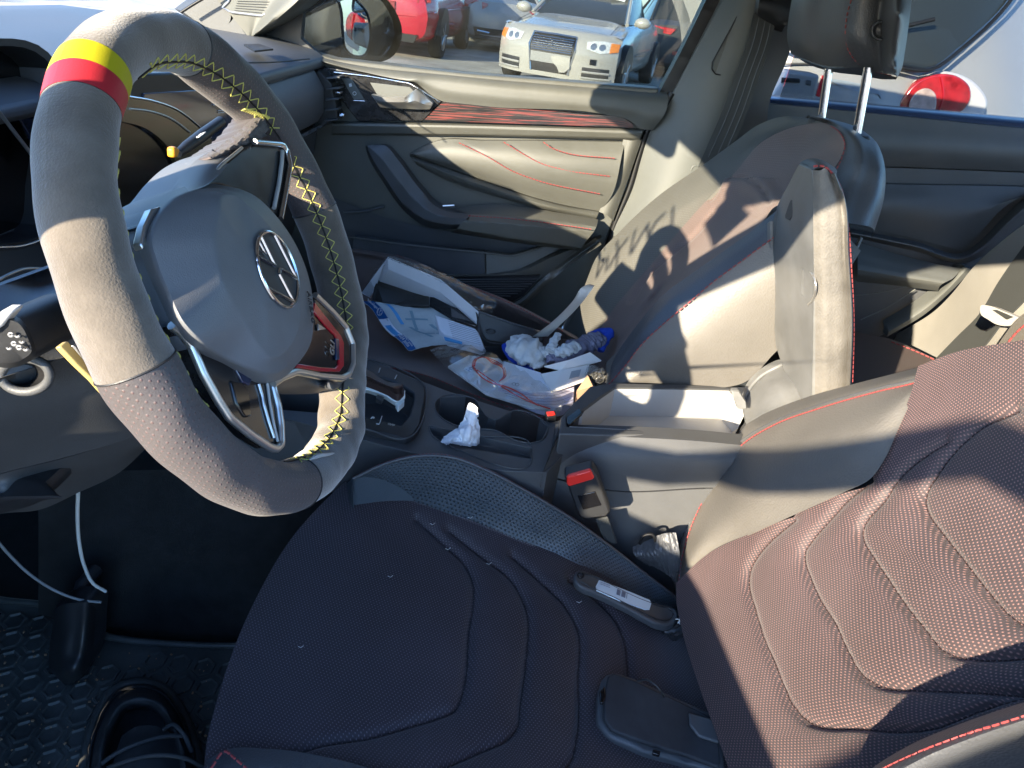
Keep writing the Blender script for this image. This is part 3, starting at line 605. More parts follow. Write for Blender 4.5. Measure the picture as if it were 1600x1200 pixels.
loft('lower_panel', [[(560, 440, 1.045), (690, 430, 1.035), (765, 429, 1.035), (812, 424, 1.035), (860, 403, 1.06), (940, 372, 1.095)], [(600, 470, 1.05), (700, 470, 1.045), (780, 473, 1.045), (830, 452, 1.05), (870, 430, 1.07), (932, 400, 1.095)], [(700, 560, 1.08), (780, 540, 1.08), (840, 520, 1.09), (880, 490, 1.10), (900, 460, 1.10), (918, 440, 1.10)]], 'y', K['door_soft'], pd, nu=60, nv=14, back=(0, .03, 0))
ptube('trim_line', [(537, 332), (570, 330), (601, 323)], 'y', 1.105, .003, K['plastic'], pd)
b = MB()
for k in range(10):
    y = 437+k*3.6; x0 = 695+k*9; x1 = 842-k*5.5-max(0, k-6)*6
    b.tube(solve([(x0, y, 1.028), (x1, y-1+k*.2, 1.03)], 'y'), .0016, 5)
b.build('speaker_slats', K['plastic_dark'], pd)
slab('speaker_grille', [(692, 433), (845, 430), (818, 462), (790, 476), (762, 474)], 'y', 1.031, .004, K['seal'], pd, bevel=0)
loft('swoosh_ridge', [[(752, 474), (785, 480), (812, 468), (842, 440), (888, 403), (930, 372)], [(754, 478, 1.015), (785, 484, 1.015), (815, 472, 1.015), (846, 443, 1.02), (890, 408, 1.05), (936, 376, 1.08)], [(756, 484), (786, 489), (820, 477), (852, 447), (894, 412), (940, 382)]], 'y', K['door_soft'], pd, v=1.03, nv=6)
ptube('door_seal', [(1050, 145), (1040, 163), (1012, 203), (998, 245), (985, 290), (962, 347), (943, 402), (926, 450), (905, 490)], 'y', 1.125, .007, K['seal'], pd, n=40)
MB().hexa([(-.95, 1.175, .70), (.24, 1.175, .74), (.33, 1.12, 1.06), (-.40, 1.12, 1.09), (-.70, 1.15, .95)], (0, .004, 0)).build('window_glass', K['glass'], pd, smooth=False)
slab('mirror_corner', [(384, 60), (440, 30), (505, -8), (540, -30), (505, 2), (474, 20), (471, 60), (504, 90), (440, 80)], 'y', 1.13, .02, K['plastic_dark'], pd, bevel=.002)
# ================================================================ outside mirror
om = thing('side_mirror', 'black oval door mirror outside the passenger window, reflecting a white car', 'side mirror')
MC = solve(np.array([(538, 42, 1.42)]), 'y')[0]
MR = [(500, 60), (502, 30), (508, 2), (520, -22), (548, -26), (582, -12), (606, 16), (616, 45), (613, 68), (600, 88), (578, 96), (545, 93), (514, 86)]
P = solve(crv(a3(MR, 1.42), 40, True), 'y'); cen = P.mean(0)
b = MB(); b.rings([cen+(P-cen)*.86+np.array([.03, 0, 0]), P+np.array([.02, 0, 0]), P, cen+(P-cen)*.95+np.array([-.06, .03, 0]), cen+(P-cen)*.6+np.array([-.12, .05, 0]), cen+(P-cen)*.1+np.array([-.14, .06, 0])], cap=True)
b.build('housing', K['plastic_dark'], om, ang=60)
MF = [(531, -8), (534, 20), (536, 50), (541, 78), (552, 87), (570, 86), (577, 70), (578, 42), (573, 20), (560, 4), (545, -8)]
MTGT = on((1475, 150), 1, 2.045)
MC0 = solve(np.array([(546, 42, 1.32)]), 'y')[0]
dv = CP-MC0; dv /= np.linalg.norm(dv); tv = MTGT-MC0; tv /= np.linalg.norm(tv); mn = dv+tv; mn /= np.linalg.norm(mn)
O_ = MC+np.array([.05, -.10, 0])
P = [on_plane(p, O_, mn) for p in crv(MF, 40, True)]
poly3('mirror_glass', P, -mn*.006, K['mirror'], om, bevel=0, smooth=False)
b = MB(); q = np.array(P); b.tube(q, .003, 6, True); b.build('glass_rim', K['plastic_dark'], om)
MB().box(MC+np.array([-.03, -.13, -.07]), (.07, .20, .05)).build('mirror_foot', K['plastic_dark'], om, bevel=.015)
# ================================================================ centre pillar, belt
bp_ = thing('door_pillar', 'grey door pillar trim between the passenger window and the headrest', 'pillar')
loft('pillar_trim', [[(1135, -10, 1.10), (1082, 88, 1.12), (1050, 148, 1.125), (1012, 210, 1.125), (985, 300, 1.125), (958, 352, 1.125), (940, 402, 1.125), (918, 452, 1.125), (880, 520, 1.12)],
   [(1165, -10, 1.05), (1125, 88, 1.07), (1095, 160, 1.08), (1060, 230, 1.08), (1020, 310, 1.08), (985, 365, 1.08), (960, 410, 1.08), (935, 460, 1.09), (900, 530, 1.09)],
   [(1245, -10, 1.05), (1230, 85, 1.06), (1200, 165, 1.08), (1190, 240, 1.09), (1150, 320, 1.09), (1110, 380, 1.09), (1080, 420, 1.09), (1060, 470, 1.09), (1000, 550, 1.09)]], 'y', K['pillar'], bp_, nu=60, nv=16, back=(0, .06, 0))
loft('window_seal', [[(1108, -10), (1062, 85), (1030, 145)], [(1136, -10), (1086, 85), (1049, 150)]], 'y', K['seal'], bp_, v=1.135, nv=4, back=(0, .05, 0), rough=.001)
slab('adjuster_cover', [(1168, -8, 1.056), (1152, 25, 1.06), (1114, 96, 1.072), (1113, 108, 1.072), (1119, 116, 1.072), (1149, 120, 1.068), (1230, -8, 1.05)], 'y', 0, .01, K['pillar'], bp_, bevel=.002)
ptube('trim_gap', [(1168, -8, 1.054), (1152, 25, 1.058), (1113, 97, 1.069), (1112, 108, 1.069), (1118, 116, 1.069), (1149, 120, 1.066)], 'y', 0, .0015, K['seal'], bp_, sm=False, n=60)
ptube('trim_gap', [(1078, 190, 1.088), (1100, 192, 1.078), (1122, 195, 1.077)], 'y', 0, .0012, K['seal'], bp_)
loft('inner_return', [[(1212, 30), (1206, 60), (1175, 150), (1142, 225), (1120, 260)], [(1245, -5), (1234, 80), (1201, 166), (1196, 215), (1180, 260)]], 'y', K['plastic_dark'], bp_, v=1.045, nv=5)
sb = thing('seat_belt', 'dark front passenger seat belt hanging down the pillar trim', 'seat belt')
loft('webbing', [[(1178, 20), (1166, 70), (1150, 115), (1128, 175), (1100, 240), (1090, 262)], [(1214, 20), (1204, 70), (1188, 115), (1168, 175), (1142, 236), (1132, 258)]], 'y', K['belt'], sb, v=1.015, nv=6, back=(0, .0015, 0))
for a in (.25, .55, .8):
    pts = [(1178+36*a, 22, 1.013), (1166+38*a, 70, 1.013), (1150+38*a, 115, 1.013), (1128+40*a, 175, 1.013), (1096+42*a, 246, 1.013)]
    ptube('belt_rib', pts, 'y', 0, .0009, K['plastic'], sb, n=24, k=5)
loft('belt_guide', [[(1188, -12, 1.0), (1212, -12, 1.0), (1240, -10, 1.0)], [(1186, 5, .98), (1210, 8, .98), (1240, 30, .985)], [(1184, 22, 1.0), (1206, 33, 1.0), (1224, 45, 1.0)], [(1184, 30, 1.04), (1200, 42, 1.04), (1222, 50, 1.04)]], 'y', K['plastic_dark'], sb, nv=12, back=(0, .03, 0))
b = MB(); t = np.linspace(0, math.pi, 12); b.tube(solve(np.stack([1086-6*np.cos(t), 268-9*np.sin(t), .99+0*t], 1), 'y'), .002, 6); b.build('belt_loop', K['pillar'], sb)
# ================================================================ rear door
rd = thing('rear_door', 'dark rear passenger door panel in shade, right of the passenger seat', 'door')
slab('door_shell', [(1190, 152), (1210, 156), (1400, 172), (1600, 190), (1760, 204), (1760, 250), (1626, 328), (1560, 385), (1518, 422), (1480, 458), (1440, 488), (1388, 520), (1300, 560), (1180, 300)], 'y', 1.17, .06, K['plastic_hard'], rd, bevel=.004)
loft('belt_strip', [[(1195, 149, 1.19), (1400, 167, 1.19), (1600, 185, 1.19), (1760, 199, 1.19)], [(1195, 152, 1.165), (1400, 171, 1.165), (1600, 190, 1.165), (1760, 204, 1.165)], [(1195, 160, 1.16), (1400, 180, 1.16), (1600, 200, 1.16), (1760, 214, 1.16)]], 'y', mat('blue_black_belt_trim', (.02, .035, .08), .3, .6, coat=.3), rd, nv=6, back=(0, .02, 0))
loft('upper_panel', [[(1195, 161), (1400, 181), (1600, 201), (1760, 214)], [(1195, 225, 1.135), (1400, 240, 1.135), (1600, 250, 1.135), (1760, 260, 1.135)], [(1195, 255), (1384, 260), (1600, 268), (1760, 276)]], 'y', K['plastic_hard'], rd, v=1.15, nv=8, back=(0, .02, 0))
loft('middle_panel', [[(1195, 257), (1384, 262), (1600, 270), (1760, 278)], [(1195, 282), (1384, 286), (1600, 290), (1760, 296)]], 'y', K['plastic_hard'], rd, v=1.155, nv=4, back=(0, .02, 0))
loft('lower_panel', [[(1195, 284), (1384, 288), (1600, 292), (1700, 296)], [(1200, 330, 1.12), (1390, 330, 1.12), (1490, 340, 1.12), (1590, 310, 1.12)], [(1240, 340), (1360, 357), (1430, 373), (1506, 393)]], 'y', K['plastic_hard'], rd, v=1.14, nv=10, back=(0, .02, 0))
loft('door_ridge', [[(1330, 358), (1430, 377), (1506, 394), (1530, 378), (1562, 345), (1600, 309), (1680, 250)], [(1330, 364, 1.10), (1430, 385, 1.10), (1510, 404, 1.10), (1540, 384, 1.10), (1575, 350, 1.10), (1614, 316, 1.10), (1690, 262, 1.1)], [(1330, 370), (1430, 392), (1512, 410), (1548, 392), (1586, 358), (1626, 326), (1700, 270)]], 'y', K['plastic_hard'], rd, v=1.13, nv=8)
loft('arm_pull', [[(1340, 378, 1.11), (1420, 402, 1.11), (1503, 420, 1.12)], [(1340, 400, 1.06), (1420, 420, 1.06), (1490, 434, 1.08)], [(1340, 434, 1.06), (1400, 440, 1.06), (1467, 450, 1.08)], [(1340, 440, 1.11), (1400, 446, 1.11), (1466, 455, 1.11)]], 'y', K['pillar'], rd, nv=14)
loft('door_edge', [[(1500, 418, 1.12), (1476, 446, 1.12), (1440, 475, 1.12), (1386, 508, 1.12)], [(1512, 418, 1.10), (1482, 452, 1.10), (1442, 486, 1.10), (1388, 520, 1.10)], [(1520, 421), (1481, 460), (1445, 491), (1386, 526)]], 'y', K['pillar'], rd, v=1.11, nv=6, back=(0, .03, 0))
ptube('pocket_line', [(1334, 462), (1380, 456), (1425, 446)], 'y', 1.11, .0015, K['pillar'], rd)
ptube('pocket_line', [(1345, 500), (1390, 478), (1430, 452)], 'y', 1.11, .0015, K['pillar'], rd)
MB().hexa([(.42, 1.19, .76), (1.5, 1.19, .80), (1.35, 1.13, 1.06), (.42, 1.13, 1.08)], (0, .004, 0)).build('window_glass', K['glass_r'], rd, smooth=False)
# ================================================================ seats
def puff(curves, w_, h):
    """cushion stuffing that swells between seams"""
    def f(B, G):
        d = np.full(B.shape[:2], 1e9)
        for c in curves: d = np.minimum(d, pdist(B, crv(c, 50)))
        return h*(1-np.exp(-d/w_))
    return f
# ---- driver seat
ds = thing('driver_seat', 'large front seat with dotted dark cloth and grooved panels, nearest the camera', 'car seat')
R0 = [(540, 758, .292), (610, 774, .30), (700, 802, .292), (800, 842, .275), (880, 874, .258), (950, 907, .24), (1020, 952, .222), (1085, 975, .205)]
CUSH = [R0,
 [(505, 790, .29), (600, 818, .287), (740, 862, .272), (870, 910, .257), (980, 960, .235), (1060, 1000, .21), (1095, 1020, .20)],
 [(462, 838, .28), (600, 880, .275), (750, 940, .262), (900, 990, .245), (1010, 1030, .225), (1110, 1060, .20)],
 [(398, 945, .275), (560, 1020, .268), (750, 1070, .256), (900, 1100, .24), (1120, 1150, .205)],
 [(340, 1100, .27), (480, 1130, .27), (640, 1160, .262), (850, 1210, .25), (1150, 1250, .215)],
 [(322, 1180, .268), (480, 1200, .272), (700, 1250, .27), (1190, 1350, .23)],
 [(318, 1270, .28), (480, 1320, .29), (760, 1400, .285), (1230, 1450, .25)]]
G1 = [(300, 1240), (420, 1192), (500, 1163), (580, 1150), (641, 1133), (690, 1118), (712, 1108), (724, 1080), (733, 992), (737, 900), (722, 875), (696, 852), (650, 811)]
G2 = [(560, 1290), (640, 1225), (750, 1173), (795, 1152), (808, 1138), (814, 1100), (823, 1033), (823, 950), (800, 906), (750, 867), (702, 829)]
G3 = [(800, 1290), (860, 1220), (892, 1190), (903, 1150), (905, 1060), (904, 983), (883, 944), (850, 912), (800, 868)]
G4 = [(983, 1150), (986, 1100), (983, 1050), (977, 1000), (962, 967), (933, 937), (890, 905)]
loft('cushion', CUSH, 'z', K['fabric'], ds, nu=190, nv=150, grooves=[G1, G2, G3, G4], gw=5.5, gd=.005, bumps=puff([G1, G2, G3, G4], 22, .006), back=(.02, 0, -.20), ang=80)
for g_ in (G1, G2, G3, G4): seam('seam_stitching', [g_], K['seal'], ds)
def yz(p, Y):            # (px, py, z) of a picture point that lies in the plane y=Y
    return (p[0], p[1], on((p[0], p[1]), 1, Y)[2])
PO = [(552, 748), (600, 725.5), (650, 713), (705, 714.5), (765, 737), (830, 772), (900, 815), (960, 859), (1012, 900), (1062, 938)]
PY_ = [.155, .165, .172, .174, .174, .174, .174, .176, .172, .165]
PIPE = [yz(p, y) for p, y in zip(PO, PY_)]
R0c = crv(a3(R0, .3), 200); R0c = R0c[R0c[:, 0] < 1066]
B0 = [R0c[int(round(k*(len(R0c)-1)/9))] for k in range(10)]
BM = []
for k, (p, y) in enumerate(zip(PO, PY_)):
    q = B0[k]; y0 = solve(np.array([q]), 'z')[0][1]; row = [(q[0], q[1], q[2]+.002)]
    for t in (.75, .5, .25, .06): row.append(yz((p[0]*(1-t)+q[0]*t, p[1]*(1-t)+q[1]*t), y-(y-y0)*(.15*t+.85*t*t)))
    BM.append(row)
BOL = [[BM[k][j] for k in range(10)] for j in range(5)]+[PIPE, [(p[0]+1, p[1]-2.5, p[2]-.002) for p in PIPE]]
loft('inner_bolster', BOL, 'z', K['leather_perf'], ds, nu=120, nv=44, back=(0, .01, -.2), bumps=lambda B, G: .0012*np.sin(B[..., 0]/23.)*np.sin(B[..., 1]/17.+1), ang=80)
ptube('bolster_piping', PIPE, 'z', 0, .0022, K['leather'], ds, n=70)
pstitch('red_stitching', [(p[0], p[1]-2.5, p[2]) for p in PIPE], 'z', 0, K['thread'], ds, r=.0005, toward=.003, L=.003, gap=.002)
# front corner roll in leather with its seam
loft('front_roll', [[(322, 1188, .282), (352, 1172, .285), (420, 1170, .286), (520, 1185, .286), (640, 1220, .284)], [(326, 1205, .29), (360, 1190, .294), (420, 1192, .294), (540, 1220, .292), (660, 1260, .29)], [(330, 1300, .27), (400, 1300, .28), (500, 1320, .28), (700, 1360, .28)]], 'z', K['leather'], ds, nu=50, nv=14, back=(0, 0, -.1))
pstitch('red_stitching', [(330, 1200, .296), (352, 1174, .297), (368, 1186, .30), (400, 1215, .30)], 'z', 0, K['thread'], ds, r=.0012, toward=.004, L=.006, gap=.003)
BPL = ((.16, 0, .22), (-1, 0, .40))
S0 = [(1066, 975, -.05), (1054, 930, -.04), (1050, 880, -.03), (1060, 822, -.03), (1075, 790, -.03), (1112, 708, -.03), (1150, 671, -.03), (1187, 650, -.03), (1262, 620, -.03), (1330, 601, -.03), (1442, 572, -.03), (1525, 548, -.03), (1600, 537, -.03), (1760, 520, -.03)]
S1 = [(1068, 950, -.02), (1060, 915, -.012), (1067, 870, -.004), (1092, 798, .0), (1124, 744, .0), (1157, 699, .0), (1210, 665, .0), (1281, 639, .0), (1375, 612, .0), (1437, 597, .0), (1470, 584, .002), (1530, 566, .002), (1610, 552, .002), (1760, 540, .002)]
loft('side_strip', [S0, [((a[0]*.45+b_[0]*.55), (a[1]*.45+b_[1]*.55), -.004) for a, b_ in zip(S0, S1)], S1], BPL, K['leather_side'], ds, nu=110, nv=10, back=(.08, .0, -.02), ang=80)
S2 = [(1063, 912, -.008), (1078, 893, .0), (1112, 866, .006), (1187, 829, .012), (1262, 795, .014), (1319, 769, .014), (1360, 748, .014), (1383, 716, .014), (1403, 672, .014), (1424, 627, .012), (1440, 598, .006)]
loft('leather_wing', [[(1062, 913, -.010), (1067, 870, -.004), (1092, 798, .0), (1124, 744, .0), (1157, 699, .0), (1210, 665, .0), (1281, 639, .0), (1375, 612, .0), (1437, 597, .0)],
   [(1062.5, 912, -.004), (1085, 855, .012), (1140, 790, .018), (1200, 740, .02), (1280, 700, .021), (1350, 665, .02), (1410, 625, .014), (1438.5, 598, .005)], S2], BPL, K['leather_side'], ds, nu=110, nv=40, ang=80)
pstitch('red_stitching', [(p[0]-1, p[1]-1, p[2]) for p in S1[1:11]], BPL, 0, K['thread'], ds, r=.0008, toward=.003, L=.004, gap=.0015, n=140)
ptube('wing_piping', [(p[0]-4, p[1]-5, p[2]-.001) for p in S1[1:11]], BPL, 0, .0014, K['leather'], ds, n=90)
H = [[(1441, 577), (1428, 625), (1406, 675), (1385, 720), (1362, 750), (1322, 770), (1262, 797), (1187, 831), (1112, 868), (1063, 912)],
     [(1500, 556), (1495, 640), (1470, 720), (1420, 800), (1350, 860), (1265, 890), (1185, 905), (1120, 920), (1064, 945)],
     [(1600, 538), (1600, 660), (1590, 780), (1530, 880), (1440, 950), (1340, 990), (1240, 1000), (1150, 1000), (1072, 985)],
     [(1760, 520), (1760, 700), (1740, 860), (1650, 960), (1540, 1040), (1420, 1090), (1290, 1110), (1180, 1100), (1100, 1075)],
     [(1900, 520), (1900, 760), (1860, 950), (1760, 1060), (1640, 1130), (1500, 1180), (1350, 1200), (1230, 1190), (1135, 1170)],
     [(2000, 540), (2000, 800), (1960, 1010), (1840, 1130), (1700, 1210), (1550, 1260), (1400, 1280), (1280, 1280), (1170, 1270)]]
Q1 = [(1640, 1080), (1600, 1087), (1525, 1110), (1450, 1138), (1400, 1142), (1337, 1137), (1290, 1136), (1262, 1128), (1244, 1112), (1210, 1042), (1190, 995), (1176, 949), (1167, 915), (1168, 895), (1187, 860), (1215, 832), (1240, 812)]
Q2 = [(1640, 1082), (1590, 1085), (1525, 1081), (1431, 1077), (1390, 1075), (1370, 1070), (1349, 1058), (1319, 1012), (1300, 970), (1277, 934), (1262, 900), (1254, 875), (1255, 860), (1265, 845), (1300, 805), (1325, 778), (1360, 752)]
Q3 = [(1660, 1020), (1600, 1027), (1514, 1028), (1485, 1023), (1469, 1014), (1440, 980), (1412, 945), (1385, 905), (1360, 868), (1346, 844), (1345, 826), (1355, 808), (1379, 782), (1400, 750), (1425, 725), (1480, 688)]
Q4 = [(1680, 985), (1625, 985), (1581, 966), (1550, 935), (1525, 904), (1495, 865), (1469, 832), (1447, 800), (1443, 783), (1447, 765), (1461, 742), (1495, 698), (1530, 668), (1590, 640)]
loft('backrest', [a3(H[0], .007)]+[a3(c, .0) for c in H[1:]], BPL, K['fabric_red'], ds, nu=190, nv=170, grooves=[Q1, Q2, Q3, Q4], gw=5.5, gd=.0045, bumps=puff([Q1, Q2, Q3, Q4], 26, .007), ang=80)
brown_thread = mat('brown_seam_thread', (.03, .02, .02), .7, .2)
for g_ in (Q1, Q2, Q3, Q4): seam('seam_stitching', [g_], brown_thread, ds, r=.0006)
loft('outer_bolster', [[(1290, 1330, .055), (1350, 1212, .055), (1420, 1165, .055), (1490, 1135, .055), (1560, 1110, .055), (1640, 1085, .055)], [(1300, 1340, .07), (1358, 1225, .07), (1430, 1176, .072), (1500, 1147, .072), (1565, 1123, .072), (1650, 1096, .07)],
   [(1340, 1360, .05), (1400, 1260, .05), (1470, 1220, .05), (1560, 1180, .05), (1700, 1140, .05)], [(1400, 1400, 0), (1480, 1320, 0), (1560, 1290, 0), (1750, 1240, 0)]], BPL, K['leather'], ds, nu=60, nv=20)
seam('red_stitching', [[(1367, 1209), (1412, 1186), (1487, 1155), (1562, 1132), (1640, 1107)]], K['thread'], ds, r=.0008, lift=.0002, L=.005, gap=.0015)
loft('rear_skirt', [[(1020, 975, .215), (1040, 1040, .205), (1048, 1120, .20), (1060, 1240, .20)], [(1100, 950, .20), (1120, 1040, .19), (1150, 1130, .19), (1190, 1260, .19)]], 'z', K['fabric'], ds, nu=30, nv=10)
prof('seat_frame', [(-.28, .20), (.22, .16), (.24, .05), (-.25, .05)], -.27, .20, K['plastic_dark'], ds)
# shell behind the visible backrest so that it has a back of its own
bpy_back = [(.22, .16), (.46, .70), (.56, .70), (.36, .16)]
prof('back_shell', bpy_back, -.24, .06, K['leather'], ds, .02)
# ---- buckle and lap piece beside the seat
bk = thing('belt_buckle', 'black seat belt buckle with a red button beside the large front seat', 'buckle')
BD = on((912, 775), 1, .185)
slab('buckle_body', [(881, 744), (926, 732), (934, 745), (954, 800), (948, 808), (911, 812), (904, 806)], 'y', .175, .022, K['plastic_dark'], bk, bevel=.003)
slab('release_button', [(886, 745), (923, 735), (929, 747), (926, 750), (889, 761), (885, 757)], 'y', .172, .012, K['redplastic'], bk, bevel=.002)
slab('buckle_recess', [(902, 775), (930, 768), (940, 790), (911, 797)], 'y', .1735, .003, K['gloss'], bk, bevel=.001)
slab('buckle_strap', [(930, 812), (950, 808), (965, 850), (945, 850)], 'y', .185, .004, K['belt'], bk)
ct = thing('seat_flap', 'crumpled grey leather flap of the seat beside the console', 'cloth')
loft('cloth', [[(988, 855, .20), (1010, 845, .20), (1040, 833, .19), (1056, 832, .19)], [(990, 865, .19), (1020, 868, .18), (1045, 862, .175), (1062, 865, .175)], [(1005, 880, .2), (1030, 890, .19), (1050, 905, .18), (1060, 920, .18)]], 'y', K['leather'], ct, rough=.0008, nv=16)  # stands for the seat's own leather flap, not loose cloth
ptube('wire_loop', [(1000, 850), (1005, 838), (1020, 836), (1024, 846)], 'y', .19, .002, K['seal'], ct)
# ================================================================ passenger seat
ps = thing('passenger_seat', 'front passenger seat with red stitching and papers on it, lit by the sun', 'car seat')
PB = [[(905, 468, .95), (916, 440, .95), (932, 402, .95), (968, 362, .95), (1025, 309, .94), (1105, 253, .93), (1150, 220, .92), (1187, 194, .90), (1224, 182, .84), (1260, 184, .77)],
 [(910, 500, .86), (935, 445, .85), (965, 405, .85), (1000, 368, .85), (1050, 322, .85), (1115, 272, .85), (1160, 236, .85), (1200, 206, .85), (1235, 190, .80), (1270, 187, .735)],
 [(922, 540, .76), (953, 490, .75), (985, 450, .75), (1018, 412, .76), (1060, 362, .77), (1112, 305, .78), (1148, 270, .79), (1190, 222, .80), (1245, 197, .76), (1285, 191, .69)]]
loft('far_bolster', PB, 'y', K['fabric_far'], ps, nu=90, nv=24, back=(.06, 0, 0), ang=80)
PC = [PB[2],
 [(934, 565, .66), (968, 517, .65), (1003, 472, .65), (1042, 430, .655), (1085, 384, .67), (1135, 330, .69), (1180, 280, .70), (1225, 235, .71), (1265, 208, .70), (1297, 196, .65)],
 [(942, 588, .57), (968, 545, .57), (1004, 497, .565), (1042, 452, .57), (1092, 406, .58), (1145, 360, .59), (1205, 310, .60), (1250, 262, .61), (1285, 225, .61), (1308, 204, .595)],
 [(944, 600, .515), (962, 560, .515), (1000, 504, .515), (1037, 462, .515), (1080, 430, .515), (1124, 399, .515), (1175, 362, .52), (1225, 322, .525), (1280, 285, .53), (1314, 245, .54), (1319, 224, .555), (1312, 207, .58)]]
hb = [(1140, 283), (1150, 280), (1165, 281), (1182, 289), (1197, 302), (1206, 322)]
sm1 = [(990, 420), (1018, 400), (1030, 375), (1036, 315), (1060, 290)]
loft('backrest', PC, 'y', K['fabric_pass'], ps, nu=130, nv=90, grooves=[[(1148, 222), (1140, 250), (1134, 277), (1110, 310)], hb, [(985, 470), (1010, 430), (1050, 394), (1090, 360), (1115, 330)]], gw=4, gd=.006,
     bumps=lambda B, G: .010*np.exp(-(np.maximum(pdist(B, crv(hb, 30))-4, 0)/16)**2)*(B[..., 1] > 280), ang=80)
U_ = [(944, 600), (962, 560), (1000, 504), (1037, 462), (1080, 430), (1124, 399), (1175, 362), (1225, 322), (1290, 282)]
L_ = [(950, 602), (978, 570), (1000, 541), (1040, 503), (1075, 474), (1112, 442), (1150, 414), (1206, 373), (1300, 310)]
loft('near_bolster', [a3([(p[0]-1, p[1]-1) for p in U_], .516), [(p[0]*.5+q[0]*.5-1, p[1]*.5+q[1]*.5-3, .487) for p, q in zip(U_, L_)], a3(L_, .465)], 'y', K['leather'], ps, nu=80, nv=16, ang=80)
pstitch('red_stitching', L_, 'y', .463, K['thread'], ps, r=.0012, toward=.004, L=.006, gap=.0025)
loft('side_panel', [a3(L_, .466), [(975, 604, .455), (1010, 575, .455), (1050, 540, .45), (1100, 500, .45), (1150, 460, .45), (1210, 420, .45), (1310, 350, .45)], [(1000, 606, .47), (1060, 606, .46), (1110, 607, .455), (1162, 598, .455), (1212, 550, .455), (1290, 480, .46), (1345, 392, .47)]], 'y', K['leather_side'], ps, nu=80, nv=30, back=(.0, .08, 0), ang=80)
SH_A = [(1262, 185, .765), (1290, 193, .69), (1312, 207, .585), (1320, 225, .555), (1315, 247, .54), (1295, 285, .52), (1275, 340, .47)]
SH_B = [(1262, 181, .80), (1305, 188, .76), (1345, 202, .68), (1369, 222, .62), (1383, 262, .56), (1382, 305, .54), (1366, 362, .52)]
loft('shoulder_shell', [SH_A, [((a[0]+b_[0])/2+3, (a[1]+b_[1])/2-3, (a[2]+b_[2])/2-.035) for a, b_ in zip(SH_A, SH_B)], SH_B, [(p[0]-6, p[1]+14, p[2]+.10) for p in SH_B]], 'y', K['leather'], ps, nu=50, nv=24, ang=80)
pstitch('red_stitching', SH_A[1:6], 'y', 0, K['thread'], ps, r=.0009, toward=.006, L=.005, gap=.003)
ptube('seat_edge', [(1345, 372, .53), (1336, 392, .51), (1329, 408, .50)], 'y', 0, .003, K['leather_side'], ps)
PCU = [[(490, 570, .30), (560, 572, .325), (603, 573, .335), (662, 585, .335), (750, 620, .33), (860, 655, .32), (960, 650, .30)],
 [(490, 545, .285), (590, 553, .285), (680, 568, .28), (780, 596, .275), (880, 620, .27), (970, 620, .26)],
 [(500, 500, .275), (640, 515, .27), (760, 550, .262), (860, 575, .255), (970, 590, .25)],
 [(520, 440, .28), (640, 450, .275), (760, 490, .27), (860, 530, .262), (960, 560, .25)],
 [(540, 400, .32), (640, 418, .33), (700, 444, .335), (790, 480, .335), (860, 512, .325), (930, 548, .30)],
 [(552, 385, .33), (640, 406, .345), (700, 436, .348), (800, 476, .346), (860, 506, .336), (915, 538, .31)],
 [(550, 380, .30), (640, 402, .32), (700, 432, .32), (800, 472, .32), (900, 525, .30)]]
loft('cushion', PCU, 'z', K['fabric_pass'], ps, nu=90, nv=70, back=(0, 0, -.2), ang=80)
pstitch('red_stitching', [(560, 573, .326), (603, 574, .336), (662, 586, .336), (750, 621, .331), (860, 656, .321)], 'z', 0, K['thread'], ps, r=.0008, toward=.004, L=.005, gap=.003)
pstitch('red_stitching', [(620, 398, .34), (700, 434, .350), (800, 475, .348), (880, 518, .33)], 'z', 0, K['thread'], ps, r=.0008, toward=.004, L=.005, gap=.003)
MB().box((-.05, .72, .12), (.5, .44, .12)).build('seat_frame', K['plastic_dark'], ps, bevel=.02)
# headrest
hr = loft('headrest', [[(1250, -60, .86), (1239, -10, .86), (1232, 30, .86), (1230, 62, .86), (1236, 84, .86)],
  [(1262, -60, .80), (1250, -10, .79), (1243, 35, .79), (1243, 72, .79), (1252, 92, .80)],
  [(1300, -60, .70), (1290, -10, .69), (1283, 35, .69), (1284, 80, .69), (1292, 106, .70)],
  [(1345, -60, .62), (1329, -10, .61), (1320, 30, .61), (1319, 72, .61), (1333, 99, .62), (1342, 106, .62)],
  [(1390, -60, .595), (1378, -10, .59), (1372, 30, .588), (1372, 75, .59), (1374, 100, .60), (1376, 114, .61)],
  [(1432, -60, .62), (1422, -10, .62), (1418, 30, .62), (1410, 80, .62), (1406, 108, .625), (1402, 121, .63)],
  [(1434, -60, .70), (1426, -10, .70), (1421, 30, .70), (1414, 80, .70), (1408, 110, .70), (1400, 124, .70)]], 'y', K['leather'], ps, nu=40, nv=60, back=(.02, .06, .05), ang=80, taper=.9)
loft('headrest_base', [[(1236, 84, .86), (1252, 92, .80), (1292, 106, .70), (1342, 106, .62), (1376, 114, .61), (1402, 121, .63)], [(1240, 86, .90), (1262, 100, .85), (1300, 112, .78), (1345, 118, .72), (1380, 124, .70), (1400, 124, .72)]], 'y', K['leather'], ps, nv=6)
pstitch('headrest_stitching', [(1333, -10, .612), (1323, 25, .612), (1321, 55, .612), (1326, 80, .613), (1340, 98, .62), (1358, 108, .62), (1396, 119, .63)], 'y', 0, K['thread'], ps, r=.0009, toward=.008, L=.005, gap=.003)
loft('headrest_disc', [[(1377+17*s*math.cos(a), 48+17*s*math.sin(a), d) for a in np.linspace(0, 2*math.pi, 20)[:-1]] for s, d in ((1, .584), (.92, .572), (.75, .572), (.68, .580), (.5, .582), (.1, .580))], 'y', K['leather'], ps, nu=36, nv=12, closed=True, cap=True, smv=False)
